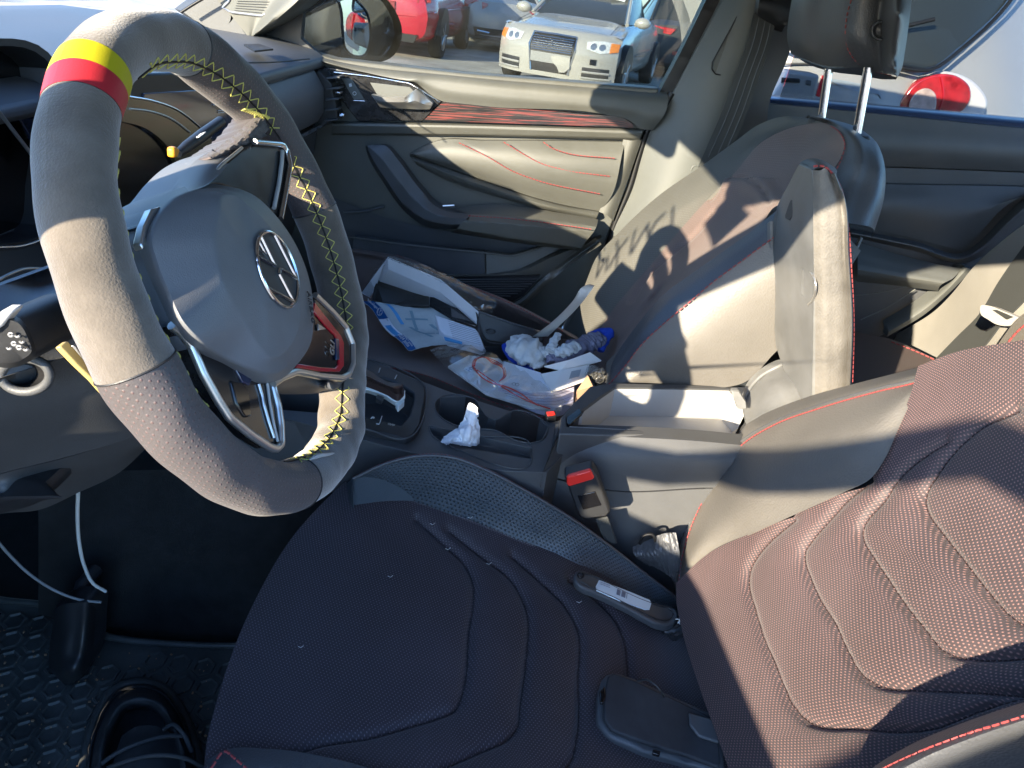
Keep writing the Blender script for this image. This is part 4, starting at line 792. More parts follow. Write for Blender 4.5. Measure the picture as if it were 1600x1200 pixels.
for (a, c, y) in (((1283, 188), (1297, 95), .735), ((1338, 212), (1357, 105), .60)):
    pst = ptube('headrest_post', [(a[0], a[1], y), ((a[0]+c[0])/2, (a[1]+c[1])/2, y), (c[0], c[1], y)], 'y', 0, .0068, K['chrome'], ps, k=14)
    q = on((a[0], a[1]), 1, y)
    b = MB(); Rr = []
    for rr, hh in ((.021, -.012), (.021, .0), (.018, .003), (.010, .004)):
        Rr.append([q+np.array([rr*math.cos(t), rr*math.sin(t)*1.15, hh]) for t in np.linspace(0, 2*math.pi, 25)[:-1]])
    b.rings(Rr).build('post_collar', K['plastic_dark'], ps)
# ================================================================ rear bench
rs = thing('rear_bench', 'rear bench seat corner in bright sun behind the front seats', 'car seat')
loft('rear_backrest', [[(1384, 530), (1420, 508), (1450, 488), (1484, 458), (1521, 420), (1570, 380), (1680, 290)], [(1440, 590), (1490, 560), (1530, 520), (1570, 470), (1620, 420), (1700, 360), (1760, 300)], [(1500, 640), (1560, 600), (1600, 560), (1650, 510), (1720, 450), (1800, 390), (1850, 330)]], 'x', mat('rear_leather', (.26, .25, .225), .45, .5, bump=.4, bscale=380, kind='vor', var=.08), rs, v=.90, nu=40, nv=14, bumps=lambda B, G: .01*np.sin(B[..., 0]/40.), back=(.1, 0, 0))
loft('rear_cushion', [[(1300, 510), (1345, 520), (1392, 530), (1452, 556), (1520, 590)], [(1280, 540), (1330, 560), (1385, 575), (1440, 600), (1500, 630)], [(1250, 600), (1330, 620), (1400, 640), (1480, 680)]], 'z', ribs(mat('ribbed_seat_cloth', (.08, .065, .06), .6, .4), .006, 1, .8), rs, v=.33, nu=30, nv=16, back=(0, 0, -.15))
pstitch('red_stitching', [(1393, 534), (1424, 546), (1456, 560), (1490, 576)], 'z', .333, K['thread'], rs, r=.0016, toward=.004, L=.008, gap=.003)
loft('centre_bolster', [[(1548, 570), (1556, 545), (1572, 520), (1590, 498), (1610, 482)], [(1556, 575), (1566, 548), (1582, 526), (1600, 508), (1620, 495)], [(1600, 600), (1620, 570), (1650, 540), (1690, 510), (1700, 500)]], 'x', K['leather_side'], rs, v=.80, nv=12)
pstitch('red_stitching', [(1562, 560), (1572, 540), (1588, 520), (1604, 505)], 'x', .795, K['thread'], rs, r=.0018, toward=.006, L=.009, gap=.003)
rb = thing('rear_seat_belt', 'pale sunlit rear seat belt with a silver latch plate on the rear bench', 'seat belt')
loft('webbing', [[(1462, 560), (1496, 525), (1527, 494), (1560, 440), (1640, 330)], [(1522, 560), (1545, 532), (1563, 508), (1600, 470), (1680, 370)]], 'x', K['belt'], rb, v=.86, nv=5, back=(.003, 0, 0))
slab('latch_plate', [(1531, 494), (1536, 491), (1555, 503), (1552, 509), (1540, 517), (1532, 515), (1523, 508)], 'x', .84, .004, K['chrome'], rb, bevel=.001)
loft('latch_handle', [[(1531, 484), (1533, 477), (1540, 477), (1570, 487), (1600, 500)], [(1532, 490), (1540, 488), (1552, 494), (1572, 503), (1588, 503)], [(1545, 500), (1555, 506), (1566, 509), (1580, 508), (1590, 502)]], 'x', K['liner'], rb, v=.83, nv=8, back=(.012, 0, 0))
slab('latch_slot', [(1550, 484), (1556, 484), (1582, 495), (1572, 499)], 'x', .826, .003, K['belt'], rb, bevel=.0005)
# ================================================================ centre console
cc = thing('centre_console', 'grey centre console with cup holders, open storage box and broken gear selector', 'console')
TZ = .37
top = [(330, 655), (440, 655), (520, 676), (600, 697), (700, 722), (790, 737), (850, 738), (863, 700), (874, 655), (900, 632), (925, 600), (860, 655), (780, 632), (700, 608), (620, 572), (560, 545), (430, 520), (300, 510)]
top = [(330, 640), (440, 652), (520, 674), (600, 696), (700, 721), (790, 736), (855, 738), (940, 640), (860, 660), (790, 640), (700, 611), (640, 588), (580, 560), (480, 530), (330, 500)]
con = slab('console_top', top, 'z', TZ, (0, 0, -.30), K['plastic'], cc, bevel=0)
def hole(pts, z0, dz, r=0):
    if r: pts = crv(pts, r, True)
    P = [on(p, 2, z0) for p in pts]; return poly3('cutter', [p+np.array([0, 0, .02]) for p in P], (0, 0, -dz-.02), K['plastic_dark'], None, bevel=0, smooth=False)
CUP = [(680, 628), (688, 621), (731, 620), (742, 624), (752, 640), (762, 652), (775, 656), (790, 648), (802, 642), (837, 650), (856, 667), (846, 688), (832, 692), (800, 686), (775, 673), (745, 670), (719, 667), (689, 652), (680, 640)]
TRAY = [(670, 667), (687, 669), (740, 680), (831, 700), (831, 717), (700, 695), (685, 688), (673, 676)]
SHF = [(500, 592), (560, 588), (600, 588), (630, 602), (648, 613), (650, 625), (640, 655), (628, 668), (600, 664), (560, 654), (500, 640)]
cut(con, [hole(CUP, TZ, .075), hole(TRAY, TZ, .014), hole(SHF, TZ, .05), hole([(300, 590), (440, 600), (500, 612), (500, 645), (440, 640), (300, 600)], TZ, .10)])
addbevel(con, .004, 3)
for nme, z, pts in (('cup_holder_edge', TZ+.0005, CUP), ('tray_edge', TZ+.0005, TRAY)):
    tubeo(nme, [on(p, 2, z) for p in crv(pts, 90, True)], .0011, K['plastic'], cc, 6, True)
# gear selector surround
BZ = [(560, 556), (580, 562), (655, 594), (664, 602), (666, 614), (657, 664), (648, 678), (634, 685), (575, 671), (540, 662)]
BZI = [(540, 592), (600, 588), (632, 602), (648, 612), (650, 622), (641, 655), (629, 668), (600, 662), (540, 648)]
bz = slab('selector_surround', BZ, 'z', TZ+.010, .012, K['plastic_dark'], cc, bevel=0, round_=0)
cut(bz, [hole([(530, 590), (600, 590), (630, 603), (645, 614), (646, 624), (638, 650), (626, 664), (600, 657), (530, 642)], TZ+.01, .05)])
addbevel(bz, .003, 2)
tubeo('surround_line', [on(p, 2, TZ+.011) for p in crv([(560, 556), (580, 562), (655, 594), (664, 602), (666, 614), (657, 664), (648, 678), (634, 685), (575, 671), (540, 662)], 60, True)], .0012, K['plastic_hard'], cc, 6, True)
b = MB()
for p in (((592, 582), (594, 575)), ((617, 592), (620, 586))): b.tube([on(p[0], 2, TZ+.012), on(p[1], 2, TZ+.012)], .0008, 5)
b.tube([on((593, 662), 2, TZ+.012), on((597, 650), 2, TZ+.012)], .0006, 5); b.tube([on((588, 662), 2, TZ+.012), on((593, 663), 2, TZ+.012)], .0006, 5)
b.build('surround_marks', K['white_text'], cc)
q0 = on((578, 652), 2, TZ+.0125); q1 = on((586, 654), 2, TZ+.0125); text('park_mark', 'P', (q0+q1)/2, q1-q0, (0, 1, 0), .008, K['white_text'], cc, squash=1.2)
q0 = on((606, 662), 2, TZ+.0125); q1 = on((616, 665), 2, TZ+.0125); text('button_mark', 'OFF', (q0+q1)/2, q1-q0, (0, 1, 0), .006, K['satin'], cc)
# broken selector: leather knob on an exposed white frame
gs = loft('selector_frame', [[(520, 590, .43), (577, 596, .43), (602, 606, .43), (622, 616, .428), (633, 610, .428)], [(520, 604, .42), (577, 611, .42), (600, 619, .42), (618, 631, .418), (633, 622, .418)], [(525, 607, .40), (577, 615, .40), (600, 623, .40), (617, 634, .40), (631, 626, .40)]], 'z', K['whitelabel'], cc, nu=30, nv=8, sm=False, smv=False, ang=25)
slab('selector_claw', [(618, 628), (632, 620), (632, 626), (622, 635)], 'z', .415, .01, K['whitelabel'], gs, bevel=.001)
slab('selector_claw', [(589, 616), (600, 620), (596, 627), (587, 622)], 'z', .422, .006, K['plastic_dark'], gs, bevel=.001)
loft('selector_knob', [[(510, 560, .45), (575, 578, .45), (605, 596, .448), (630, 600, .445)], [(515, 575, .462), (575, 588, .462), (600, 598, .46), (628, 602, .455)], [(520, 589, .44), (577, 596, .44), (604, 607, .44), (624, 616, .44), (632, 608, .44)]], 'z', mat('brown_black_leather', (.045, .03, .028), .4, .5, bump=.4, bscale=500), gs, nu=40, nv=12, back=(0, 0, -.01))
# near side wall of the console
loft('side_wall', [[(300, 640, .235), (440, 656, .235), (600, 699, .235), (700, 724, .235), (790, 739, .235), (850, 741, .235)], [(300, 700, .232), (440, 715, .23), (600, 750, .228), (760, 780, .228), (850, 800, .228)], [(300, 740, .24), (440, 770, .24), (600, 800, .24), (760, 900, .24), (850, 950, .24)]], 'y', K['plastic_hard'], cc, nu=50, nv=10, back=(0, .02, 0))
ptube('side_seam', [(455, 715), (520, 724), (600, 738)], 'y', .226, .001, K['seal'], cc)
# storage box
BX = [(873, 677), (1000, 680), (1165, 694), (1215, 640), (1165, 604), (1050, 600), (960, 598), (922, 603), (893, 632), (876, 652)]
bx = slab('storage_box', BX, 'z', .405, (0, 0, -.26), K['plastic'], cc, bevel=0)
IN = [(886, 666), (1000, 672), (1152, 682), (1172, 640), (1143, 609), (1050, 607), (960, 606), (938, 621), (910, 642), (908, 646), (886, 652)]
cut(bx, [hole(IN, .405, .15)])
addbevel(bx, .004, 3)
ins = [on(p, 2, .404) for p in IN]; cen = np.mean(ins, 0)
b = MB(); A = [cen+(p-cen)*.968-np.array([0, 0, .001]) for p in ins]; B_ = [cen+(p-cen)*.95+np.array([0, 0, -.05]) for p in ins]
b.rings([A, B_], cap=False); b.add(B_, [tuple(range(len(B_)))]); b.build('storage_liner', K['liner'], cc, ang=20)
poly3('box_front_slope', [on((873, 679), 2, .400), on((848, 737), 2, .372), on((900, 690), 2, .37), on((930, 640), 2, .37), on((893, 634), 2, .400), on((876, 654), 2, .402)], (0, 0, -.03), K['plastic'], cc, bevel=.002)
loft('box_side', [[(868, 680, .262), (1000, 684, .262), (1100, 690, .262), (1200, 700, .262)], [(862, 706, .250), (1000, 708, .250), (1100, 712, .25), (1200, 716, .25)], [(848, 741, .242), (950, 765, .24), (1100, 762, .24), (1200, 760, .24)]], 'y', K['plastic'], cc, nu=40, nv=12, back=(0, .03, 0))
loft('lower_side', [[(846, 742, .243), (950, 767, .243), (1100, 764, .243), (1200, 762, .243)], [(846, 800, .235), (950, 830, .232), (1100, 830, .232), (1200, 830, .232)], [(800, 950, .225), (950, 960, .225), (1100, 960, .225), (1200, 960, .225)]], 'y', K['plastic'], cc, nu=40, nv=10, back=(0, .03, 0))
ptube('side_seam', [(848, 742), (900, 757), (950, 766), (1100, 763)], 'y', .2425, .001, K['seal'], cc)
# notch, hinge arms and lid
slab('latch_notch', [(886, 652), (905, 638), (909, 645), (912, 642), (890, 663), (886, 660)], 'z', .407, .006, K['gloss_dusty'], cc, bevel=.001)
loft('hinge_arm', [[(1163, 628, .40), (1172, 607, .42), (1190, 588, .43), (1215, 573, .43), (1246, 567, .42)], [(1163, 640, .38), (1180, 622, .38), (1200, 605, .38), (1220, 592, .38), (1250, 586, .38)], [(1168, 668, .33), (1190, 655, .32), (1215, 645, .31), (1240, 640, .31), (1262, 640, .31)]], 'y', K['lid_in'], cc, nu=30, nv=14, back=(0, .02, 0))
ptube('hinge_edge', [(1162, 628, .398), (1172, 606, .417), (1190, 587, .427), (1217, 572, .427), (1228, 566, .42)], 'y', 0, .003, K['lid_in'], cc)
slab('hinge_bracket', [(1142, 610, .37), (1155, 610, .37), (1166, 628, .36), (1168, 640, .35), (1152, 640, .35), (1148, 628, .36)], 'y', 0, .01, K['lid_in'], cc, bevel=.002)
LF = [(1207, 400, .46), (1206, 345, .46), (1214, 318, .46), (1240, 270, .455), (1250, 254, .45), (1268, 262, .30), (1271, 300, .29), (1273, 450, .285), (1272, 640, .285), (1262, 648, .29), (1240, 620, .36), (1222, 570, .42), (1211, 540, .45), (1207, 480, .46)]
lid = slab('armrest_lid', LF, 'y', 0, (.03, 0, 0), K['lid_in'], cc, bevel=.003)
slab('lid_recess', [(1238, 318, .395), (1248, 296, .395), (1253, 300, .37), (1254, 318, .37), (1244, 336, .38), (1238, 345, .395), (1231, 342, .41), (1231, 336, .41)], 'y', 0, (-.004, 0, 0), K['plastic_hard'], lid, bevel=.001)
slab('lid_tab', [(1258, 420, .33), (1268, 424, .315), (1268, 470, .31), (1258, 462, .33)], 'y', 0, (-.006, 0, 0), K['chrome'] if False else K['lid_in'], lid, bevel=.002)
ptube('lid_tab_edge', [(1262, 421, .315), (1267, 425, .30), (1267, 472, .295), (1263, 476, .305)], 'y', 0, .0015, K['satin'], lid)
for pts in ([(1207, 428, .47), (1214, 424, .46), (1220, 440, .45), (1219, 448, .45), (1209, 440, .46)], [(1206, 350, .47), (1211, 345, .46), (1213, 410, .46), (1207, 415, .47)]):
    slab('lid_clip', pts, 'y', 0, (-.008, 0, 0), K['lid_in'], lid, bevel=.002)
LS0 = [(1270, 266), (1270, 300), (1272, 400), (1274, 520), (1273, 625)]
LSm = [(1290, 262), (1294, 300), (1298, 400), (1300, 520), (1298, 615)]
LS1 = [(1305, 270), (1319, 305), (1327, 400), (1333, 500), (1330, 606)]
loft('lid_leather', [a3(LS0, .285), a3([(p[0]+12, p[1]) for p in LS0], .278), a3(LSm, .276), a3([(p[0]-8, p[1]+1) for p in LS1], .28), a3(LS1, .288), [(p[0]-3, p[1]-1, .36) for p in LS1]], 'y', mat('worn_lid_leather', (.115, .108, .097), .5, .5, bump=.55, bscale=380, kind='vor', var=.3, vscale=14, dust=.01), lid, nu=60, nv=30, ang=80)
loft('lid_leather_top', [[(1249, 254, .45), (1262, 248, .42), (1285, 250, .40), (1305, 262, .40)], [(1262, 258, .36), (1275, 253, .33), (1292, 256, .33), (1308, 268, .34)], [(1269, 266, .287), (1280, 263, .282), (1294, 264, .282), (1306, 272, .288)]], 'y', K['leather'], lid, nu=24, nv=14, ang=80)
pstitch('lid_stitching', [(1271, 260, .284), (1285, 259, .28), (1300, 270, .28), (1313, 292, .281), (1322, 345, .282), (1327, 420, .282), (1330, 500, .282), (1328, 600, .282)], 'y', 0, K['thread'], lid, r=.0013, toward=.004, L=.005, gap=.0018)
pstitch('lid_stitching', [(1318, 305, .282), (1325, 350, .283), (1331, 430, .283), (1334, 500, .283), (1332, 600, .283)], 'y', 0, K['thread'], lid, r=.0009, toward=.004, L=.005, gap=.0018)
# ================================================================ footwell
fw = thing('footwell_trim', 'black carpeted side wall of the driver footwell', 'carpet')
loft('carpet_wall', [[(60, 735, .13), (200, 735, .19), (330, 735, .22), (480, 762, .222), (620, 790, .222)], [(60, 820, .12), (200, 828, .17), (330, 830, .20), (480, 830, .21), (620, 840, .21)], [(60, 960, .12), (160, 985, .15), (250, 1000, .16), (360, 1010, .165), (620, 1020, .17)]], 'y', K['carpet'], fw, nu=40, nv=12, back=(0, .03, 0))
MB().box((-.92, -.12, .2), (.04, .60, .5)).build('toe_board', K['carpet'], fw)
fm = thing('floor_mat', 'black rubber floor mat with a raised hexagon pattern', 'floor mat')
mp = [(-60, 925), (0, 938), (90, 952), (150, 990), (200, 1001), (250, 1006), (300, 1009), (400, 1010), (500, 1120), (420, 1400), (-200, 1400), (-200, 1000)]
slab('mat_base', mp, 'z', .012, .012, K['rubber'], fm, bevel=0)
b = MB(); rr = .021
xs = [on(p, 2, .012) for p in mp]; x0 = min(p[0] for p in xs); x1 = max(p[0] for p in xs); y0 = min(p[1] for p in xs); y1 = max(p[1] for p in xs)
pol = [(p[0], p[1]) for p in xs]
def inside(x, y, pol):
    c = False; j = len(pol)-1
    for i in range(len(pol)):
        if (pol[i][1] > y) != (pol[j][1] > y) and x < (pol[j][0]-pol[i][0])*(y-pol[i][1])/(pol[j][1]-pol[i][1])+pol[i][0]: c = not c
        j = i
    return c
j = 0; y = y0
while y < y1:
    x = x0+(j % 2)*rr*.9
    while x < x1:
        if inside(x, y, pol) and inside(x, y+.03, pol) and inside(x, y-.02, pol) and x > -1.0:
            ra = rr*.88; A = [np.array([x+ra*math.sin(k*math.pi/3)*.92, y+ra*math.cos(k*math.pi/3), .0115]) for k in range(6)]
            c = np.array([x, y, .0115]); b.rings([A, [c+(p-c)*.96+np.array([0, 0, .004]) for p in A], [c+(p-c)*.80+np.array([0, 0, .0045]) for p in A], [c+(p-c)*.70+np.array([0, 0, .001]) for p in A]], cap=False)
        x += rr*1.8*.94
    y += rr*1.58; j += 1
b.build('hexagon_ridges', K['rubber'], fm, ang=20)
tubeo('mat_rim', [on(p, 2, .022) for p in crv([(-60, 924), (0, 937), (90, 951), (150, 989), (200, 1000), (250, 1005), (300, 1008), (420, 1008)], 50)], .005, K['rubber'], fm)
b = MB(); rnd = random.Random(9)
for k in range(140):
    q = on((rnd.uniform(-20, 330), rnd.uniform(965, 1200)), 2, .017); r_ = rnd.choice([.0006, .0008, .001, .0016]); a_ = rnd.uniform(0, 3)
    if inside(q[0], q[1], pol): b.box(q, (r_*2, r_*1.4, r_), [[math.cos(a_), -math.sin(a_), 0], [math.sin(a_), math.cos(a_), 0], [0, 0, 1]])
tag(b.build('grit', K['card'], None), 'scattered grit and crumbs on the rubber floor mat', 'grit', kind='stuff')
pl = thing('accelerator_pedal', 'black rounded accelerator pedal hanging over the rubber mat', 'pedal')
loft('pedal_pad', [[(cx+w_*s, y+(1-abs(s))*0, Y) for s in (-1, -.8, -.4, 0, .4, .8, 1)] for cx, y, w_, Y in ()] or
     [[(86, 950, .07), (100, 944, .05), (120, 942, .045), (140, 943, .05), (150, 950, .07)], [(82, 980, .07), (98, 980, .045), (118, 980, .04), (138, 980, .045), (148, 982, .07)], [(77, 1015, .06), (92, 1018, .03), (113, 1020, .025), (133, 1018, .03), (146, 1015, .06)], [(80, 1048, .05), (94, 1058, .025), (107, 1062, .02), (122, 1058, .025), (134, 1050, .05)], [(92, 1062, .05), (100, 1068, .04), (107, 1070, .04), (115, 1068, .04), (124, 1062, .05)]], 'y', K['plastic_dark'], pl, nu=24, nv=24, back=(0, .03, 0), ang=80)
tubeo('pedal_arm', solve([(120, 945, .07), (128, 915, .09), (150, 890, .12)], 'y'), .010, K['plastic_dark'], pl)
wr = thing('wire', 'thin white wire hanging from the column cover into the footwell', 'wire')
ptube('wire_strand', [(122, 768, .0), (121, 800, .01), (124, 850, .03), (132, 885, .04), (146, 912, .05), (165, 924, .06)], 'y', 0, .0021, K['wire_w'], wr, n=50)
w2 = thing('wire', 'dull grey wire curving from the left edge towards the pedal', 'wire')
ptube('wire_strand', [(-20, 825, .02), (10, 862, .03), (50, 900, .04), (95, 927, .05), (125, 937, .05), (158, 941, .05)], 'y', 0, .0018, mat('grey_wire', (.22, .23, .23), .4, .5), w2, n=50)
# shoe
sh = thing('sneaker', 'black laced sneaker lying on the rubber floor mat', 'shoe')
K['shoe'] = mat('black_shoe_fabric', (.035, .036, .038), .75, .3, bump=.6, bscale=500, var=.3, vscale=30)
O1 = [(142, 1195), (150, 1150), (166, 1110), (186, 1085), (215, 1077), (250, 1085), (272, 1110), (288, 1145), (300, 1190), (300, 1260), (240, 1300), (160, 1290)]
C0_ = (222, 1160)
def sc_(pts, s, z, c=C0_, dy=0): return [((p[0]-c[0])*s+c[0], (p[1]-c[1])*s+c[1]+dy, z) for p in pts]
loft('shoe_upper', [sc_(O1, 1.10, .02), sc_(O1, 1.09, .05), sc_(O1, 1.0, .085), sc_(O1, .90, .105), sc_(O1, .84, .112), sc_(O1, .78, .108), sc_(O1, .70, .085), sc_(O1, .64, .04)], 'z', K['shoe'], sh, nu=70, nv=44, closed=True, cap=True, ang=80, bumps=lambda B, G: fn(G, 40, .002))
tubeo('shoe_sole', solve(crv(sc_(O1, 1.13, .018), 60, True), 'z'), .007, K['rubber'], sh, 8, True)
loft('shoe_tongue', [[(190, 1150, .10), (212, 1136, .108), (240, 1134, .108), (268, 1146, .10)], [(180, 1180, .10), (212, 1168, .115), (245, 1166, .115), (285, 1185, .10)], [(170, 1260, .10), (220, 1250, .12), (260, 1250, .12), (310, 1260, .1)]], 'z', K['shoe'], sh, nu=24, nv=16, back=(0, 0, -.01))
for c in ([(150, 1200, .105), (180, 1178, .115), (220, 1160, .122), (260, 1150, .12), (285, 1150, .11)], [(168, 1200, .11), (200, 1188, .12), (240, 1180, .125), (290, 1185, .115), (320, 1200, .09)], [(255, 1140, .115), (270, 1132, .12), (285, 1145, .118), (300, 1175, .10)]):
    ptube('shoe_lace', c, 'z', 0, .0026, K['shoe'], sh)
# ================================================================ steering wheel
sw = thing('steering_wheel', 'suede steering wheel with a yellow and red band and yellow cross stitching', 'steering wheel')
RR, RHO = .1692, .0209
def wr_(a):            # rim radius at clock angle a (wheel's own 12 = 0): flat foot
    c = -math.cos(a); return min(RR, .160/c) if c > .5 else RR
def rim(a, psi, k=1.0):
    A = a+WROT; e = WU0*math.cos(A)+WS0*math.sin(A); r = wr_(a)
    thumb = .0035*(math.exp(-((abs(a if a < math.pi else a-2*math.pi)-math.radians(62))/.16)**2))
    ag = a % (2*math.pi); wob = .0005*math.sin(ag*9+psi)+.0004*math.sin(ag*23-2*psi)+(.0003*math.sin(ag*41+3*psi) if 2.6 < ag < 3.9 else 0)
    rho = (RHO+wob+thumb*(.5-.5*math.cos(psi)))*k
    return WC+e*(r+rho*.96*math.cos(psi))+WN*rho*1.03*math.sin(psi)
def rimseg(name, a0, a1, m_, k=1.0, par=sw, n=None, nz=0):
    n = n or max(6, int(abs(a1-a0)/.016)); NP = 48; V = []; uv = []
    for i in range(n+1):
        a = a0+(a1-a0)*i/n
        for j in range(NP+1):
            p = 2*math.pi*j/NP; V.append(rim(a, p, k)); uv.append((a*RR, p*RHO))
    F = gridf(NP+1, n+1)
    o = mesh(name, V, F, m_, par, ang=80, uv=uv)
    return o
D = math.radians
segs = [(4.5, 48, 'suede'), (48, 118, 'rim_leather'), (118, 236, 'suede'), (236, 300, 'rim_leather'), (300, 350, 'suede')]
for i, (a0, a1, k) in enumerate(segs): rimseg('rim', D(a0), D(a1), K[k])
rimseg('yellow_band', D(-1), D(4.5), K['yellow'], 1.015); rimseg('red_band', D(-7), D(-1), K['red'], 1.015)
rimseg('rim', D(-10.2), D(-7), K['suede'])
for a in (48, 118, 236, 300): tubeo('rim_seam', [rim(D(a), p, 1.004) for p in np.linspace(0, 2*math.pi, 40)], .0007, K['plastic_dark'], sw, 5)
# cross stitching on the inner side of the rim
def cross(a0, a1, name, p0=136, p1=164, step=4.6):
    b = MB(); a = a0; pm = (p0+p1)/2
    while a < a1:
        for q0, q1 in ((p0, p1), (p1, p0)):
            P = [rim(D(a+step*.78*t), D(q0+(q1-q0)*t), 1.014) for t in np.linspace(0, 1, 6)]
            b.tube(P, .00045, 5)
        for q, e in ((p0, -3), (p1, 3)): b.tube([rim(D(a-step*.22), D(q), 1.02), rim(D(a-step*.11), D(q+e), 1.02), rim(D(a), D(q), 1.025)], .0005, 5)
        a += step
    return b.build(name, K['thread_y'], sw)
cross(18, 84, 'cross_stitching', 135, 163); cross(98, 168, 'cross_stitching', 142, 170); cross(190, 240, 'cross_stitching', 142, 168); cross(285, 345, 'cross_stitching')
rimgrooves = MB()
for (a0, a1, p) in ((18, 84, 149), (98, 168, 156), (190, 240, 155)): rimgrooves.tube([rim(D(a), D(p), 1.001) for a in np.linspace(a0-6, a1+6, 40)], .0010, 5)
rimgrooves.build('rim_join', K['seal'], sw)
# glue scar on the rim near the foot
P = solve(crv([(484, 718, .016), (498, 712, .018), (512, 710, .019), (522, 708, .018)], 12), 'w')
MB().tube(P, [.0006, .001, .0016, .0018, .0018, .0017, .0016, .0015, .0014, .0012, .001, .0005], 6).build('worn_edge', K['card'] if False else K['liner'], sw)
# hub: closed rings that rise towards the driver
AO = [(214, 372, .012), (224, 340, .012), (245, 312, .012), (272, 297, .016), (310, 288, .022), (352, 290, .032), (395, 304, .036), (432, 338, .040), (462, 382, .042), (482, 432, .044), (490, 490, .044), (484, 540, .042), (462, 572, .040), (440, 592, .036), (420, 597, .032), (392, 590, .028), (350, 572, .02), (305, 545, .014), (272, 512, .010), (248, 465, .010), (226, 415, .012)]
AM = [(236, 372, .034), (244, 345, .034), (262, 320, .034), (284, 304, .036), (315, 296, .040), (350, 297, .044), (392, 313, .046), (426, 345, .048), (455, 387, .050), (474, 434, .051), (481, 488, .051), (476, 532, .050), (456, 562, .048), (438, 580, .046), (420, 584, .044), (394, 577, .042), (354, 560, .038), (312, 532, .034), (282, 500, .032), (262, 455, .032), (244, 410, .034)]
AI = [(335, 372, .058), (338, 352, .058), (341, 335, .058), (344, 318, .057), (347, 306, .054), (356, 303, .052), (390, 322, .055), (420, 352, .057), (446, 392, .058), (463, 436, .058), (469, 486, .058), (463, 524, .058), (450, 545, .056), (438, 556, .055), (424, 560, .054), (408, 545, .054), (388, 512, .056), (368, 480, .058), (354, 455, .059), (345, 430, .059), (338, 400, .058)]
def fl(c): return [(p[0], p[1], p[2]*.74+(.009*min(max((p[1]-430)/60, 0), 1) if p[0] < 350 else 0)) for p in c]
AO, AM, AI = fl(AO), fl(AM), fl(AI)
hub = loft('airbag_cover', [AO, AM, AI, [(p[0]*.35+415*.65, p[1]*.35+440*.65, .0450) for p in AI]], 'w', K['hub'], sw, nu=110, nv=40, closed=True, cap=True, smv=False, ang=60, back=tuple(-WN*.03))
# upper spoke shroud
loft('hub_shroud', [[(212, 346, .0), (240, 322, .0), (262, 302, .0), (285, 272, .0), (312, 246, .0), (340, 232, .0), (378, 226, .0)], [(222, 350, .012), (250, 328, .014), (275, 308, .016), (298, 285, .016), (325, 262, .016), (350, 245, .014), (380, 232, .008)], [(225, 352, .014), (262, 318, .022), (292, 300, .026), (320, 291, .028), (345, 270, .022), (362, 250, .016), (384, 236, .008)]], 'w', K['hub'], sw, nu=50, nv=20, back=tuple(-WN*.03))
slab('hub_trim', [(220, 380), (226, 352), (238, 326), (252, 322), (240, 340), (230, 365), (225, 390)], 'w', .020, .006, K['satin'], hub, bevel=.001)
# badge: chrome ring with the two letters
BW = .0452
q = solve(np.array([(433, 422, BW), (433, 376, BW), (433, 468, BW), (401, 404, BW), (466, 440, BW)]), 'w'); BC = q[0]
ex = WU0*math.cos(WROT)+WS0*math.sin(WROT); ey = -WU0*math.sin(WROT)+WS0*math.cos(WROT)   # letters' up, letters' right
BR = .0268
def bp3(x, y, h=0): return BC+ex*y*BR+ey*x*BR+WN*h
bd = MB().tube([bp3(math.cos(t), math.sin(t), .001) for t in np.linspace(0, 2*math.pi, 61)[:-1]], .0013, 8, True)
def bar(P, wd=.0013): bd.tube([bp3(x, y, .001) for x, y in P], wd, 6)
bar([(-.36, .93), (0, .16)]); bar([(.36, .93), (0, .16)]); bar([(-.14, .98), (0, .60)], .0008); bar([(.14, .98), (0, .60)], .0008)
bar([(-.92, .38), (-.42, -.86)]); bar([(.92, .38), (.42, -.86)]); bar([(-.42, -.86), (-.10, -.06)]); bar([(.42, -.86), (.10, -.06)]); bar([(-.10, -.06), (.10, -.06)])
bd.build('badge', K['chrome'], hub)
MB().add([bp3(math.cos(t), math.sin(t), .0003) for t in np.linspace(0, 2*math.pi, 49)[:-1]], [tuple(range(48))]).build('badge_plate', K['plastic_dark'], hub, smooth=False)
q0, q1 = solve(np.array([(489, 500, .040), (483, 462, .040)]), 'w'); text('airbag_word', 'AIRBAG', (q0+q1)/2, q0-q1, np.cross(WN, q0-q1), .0075, K['plastic_dark'], hub)
# lower (nearest) spoke with the left button panel
GP = [(266, 506), (290, 512), (332, 534), (370, 560), (404, 584), (424, 596), (432, 640), (437, 694), (420, 697), (385, 676), (357, 650), (338, 618), (316, 580), (297, 538)]
lb = slab('left_button_panel', GP, 'w', .018, .012, K['gloss_dusty'], sw, bevel=.003)
ptube('left_panel_trim', [(268, 508), (284, 520), (298, 538), (318, 585), (340, 624), (358, 652), (390, 678), (420, 698), (431, 702), (439, 694), (438, 665), (434, 635), (426, 604)], 'w', .018, .0031, K['satin'], lb, n=80, sm=False)
slab('button_facet', [(369, 577), (383, 578), (394, 592), (390, 602), (380, 598)], 'w', .0195, .002, K['screen'], lb, bevel=.0006)
slab('button_rocker', [(361, 594), (378, 596), (390, 610), (394, 650), (384, 652), (370, 630)], 'w', .0195, .003, K['gloss'], lb, bevel=.0012)
ptube('button_trim', [(404, 600), (410, 620), (412, 632), (420, 660), (428, 684)], 'w', .019, .0013, K['satin'], lb, sm=False)
ptube('button_trim', [(417, 596), (421, 625), (427, 660), (434, 690)], 'w', .019, .0011, K['liner'], lb, sm=False)
slab('left_paddle', [(311, 586), (318, 584), (340, 624), (358, 650), (362, 657), (353, 655), (330, 628)], 'w', .006, .004, K['satin'], sw, bevel=.001)
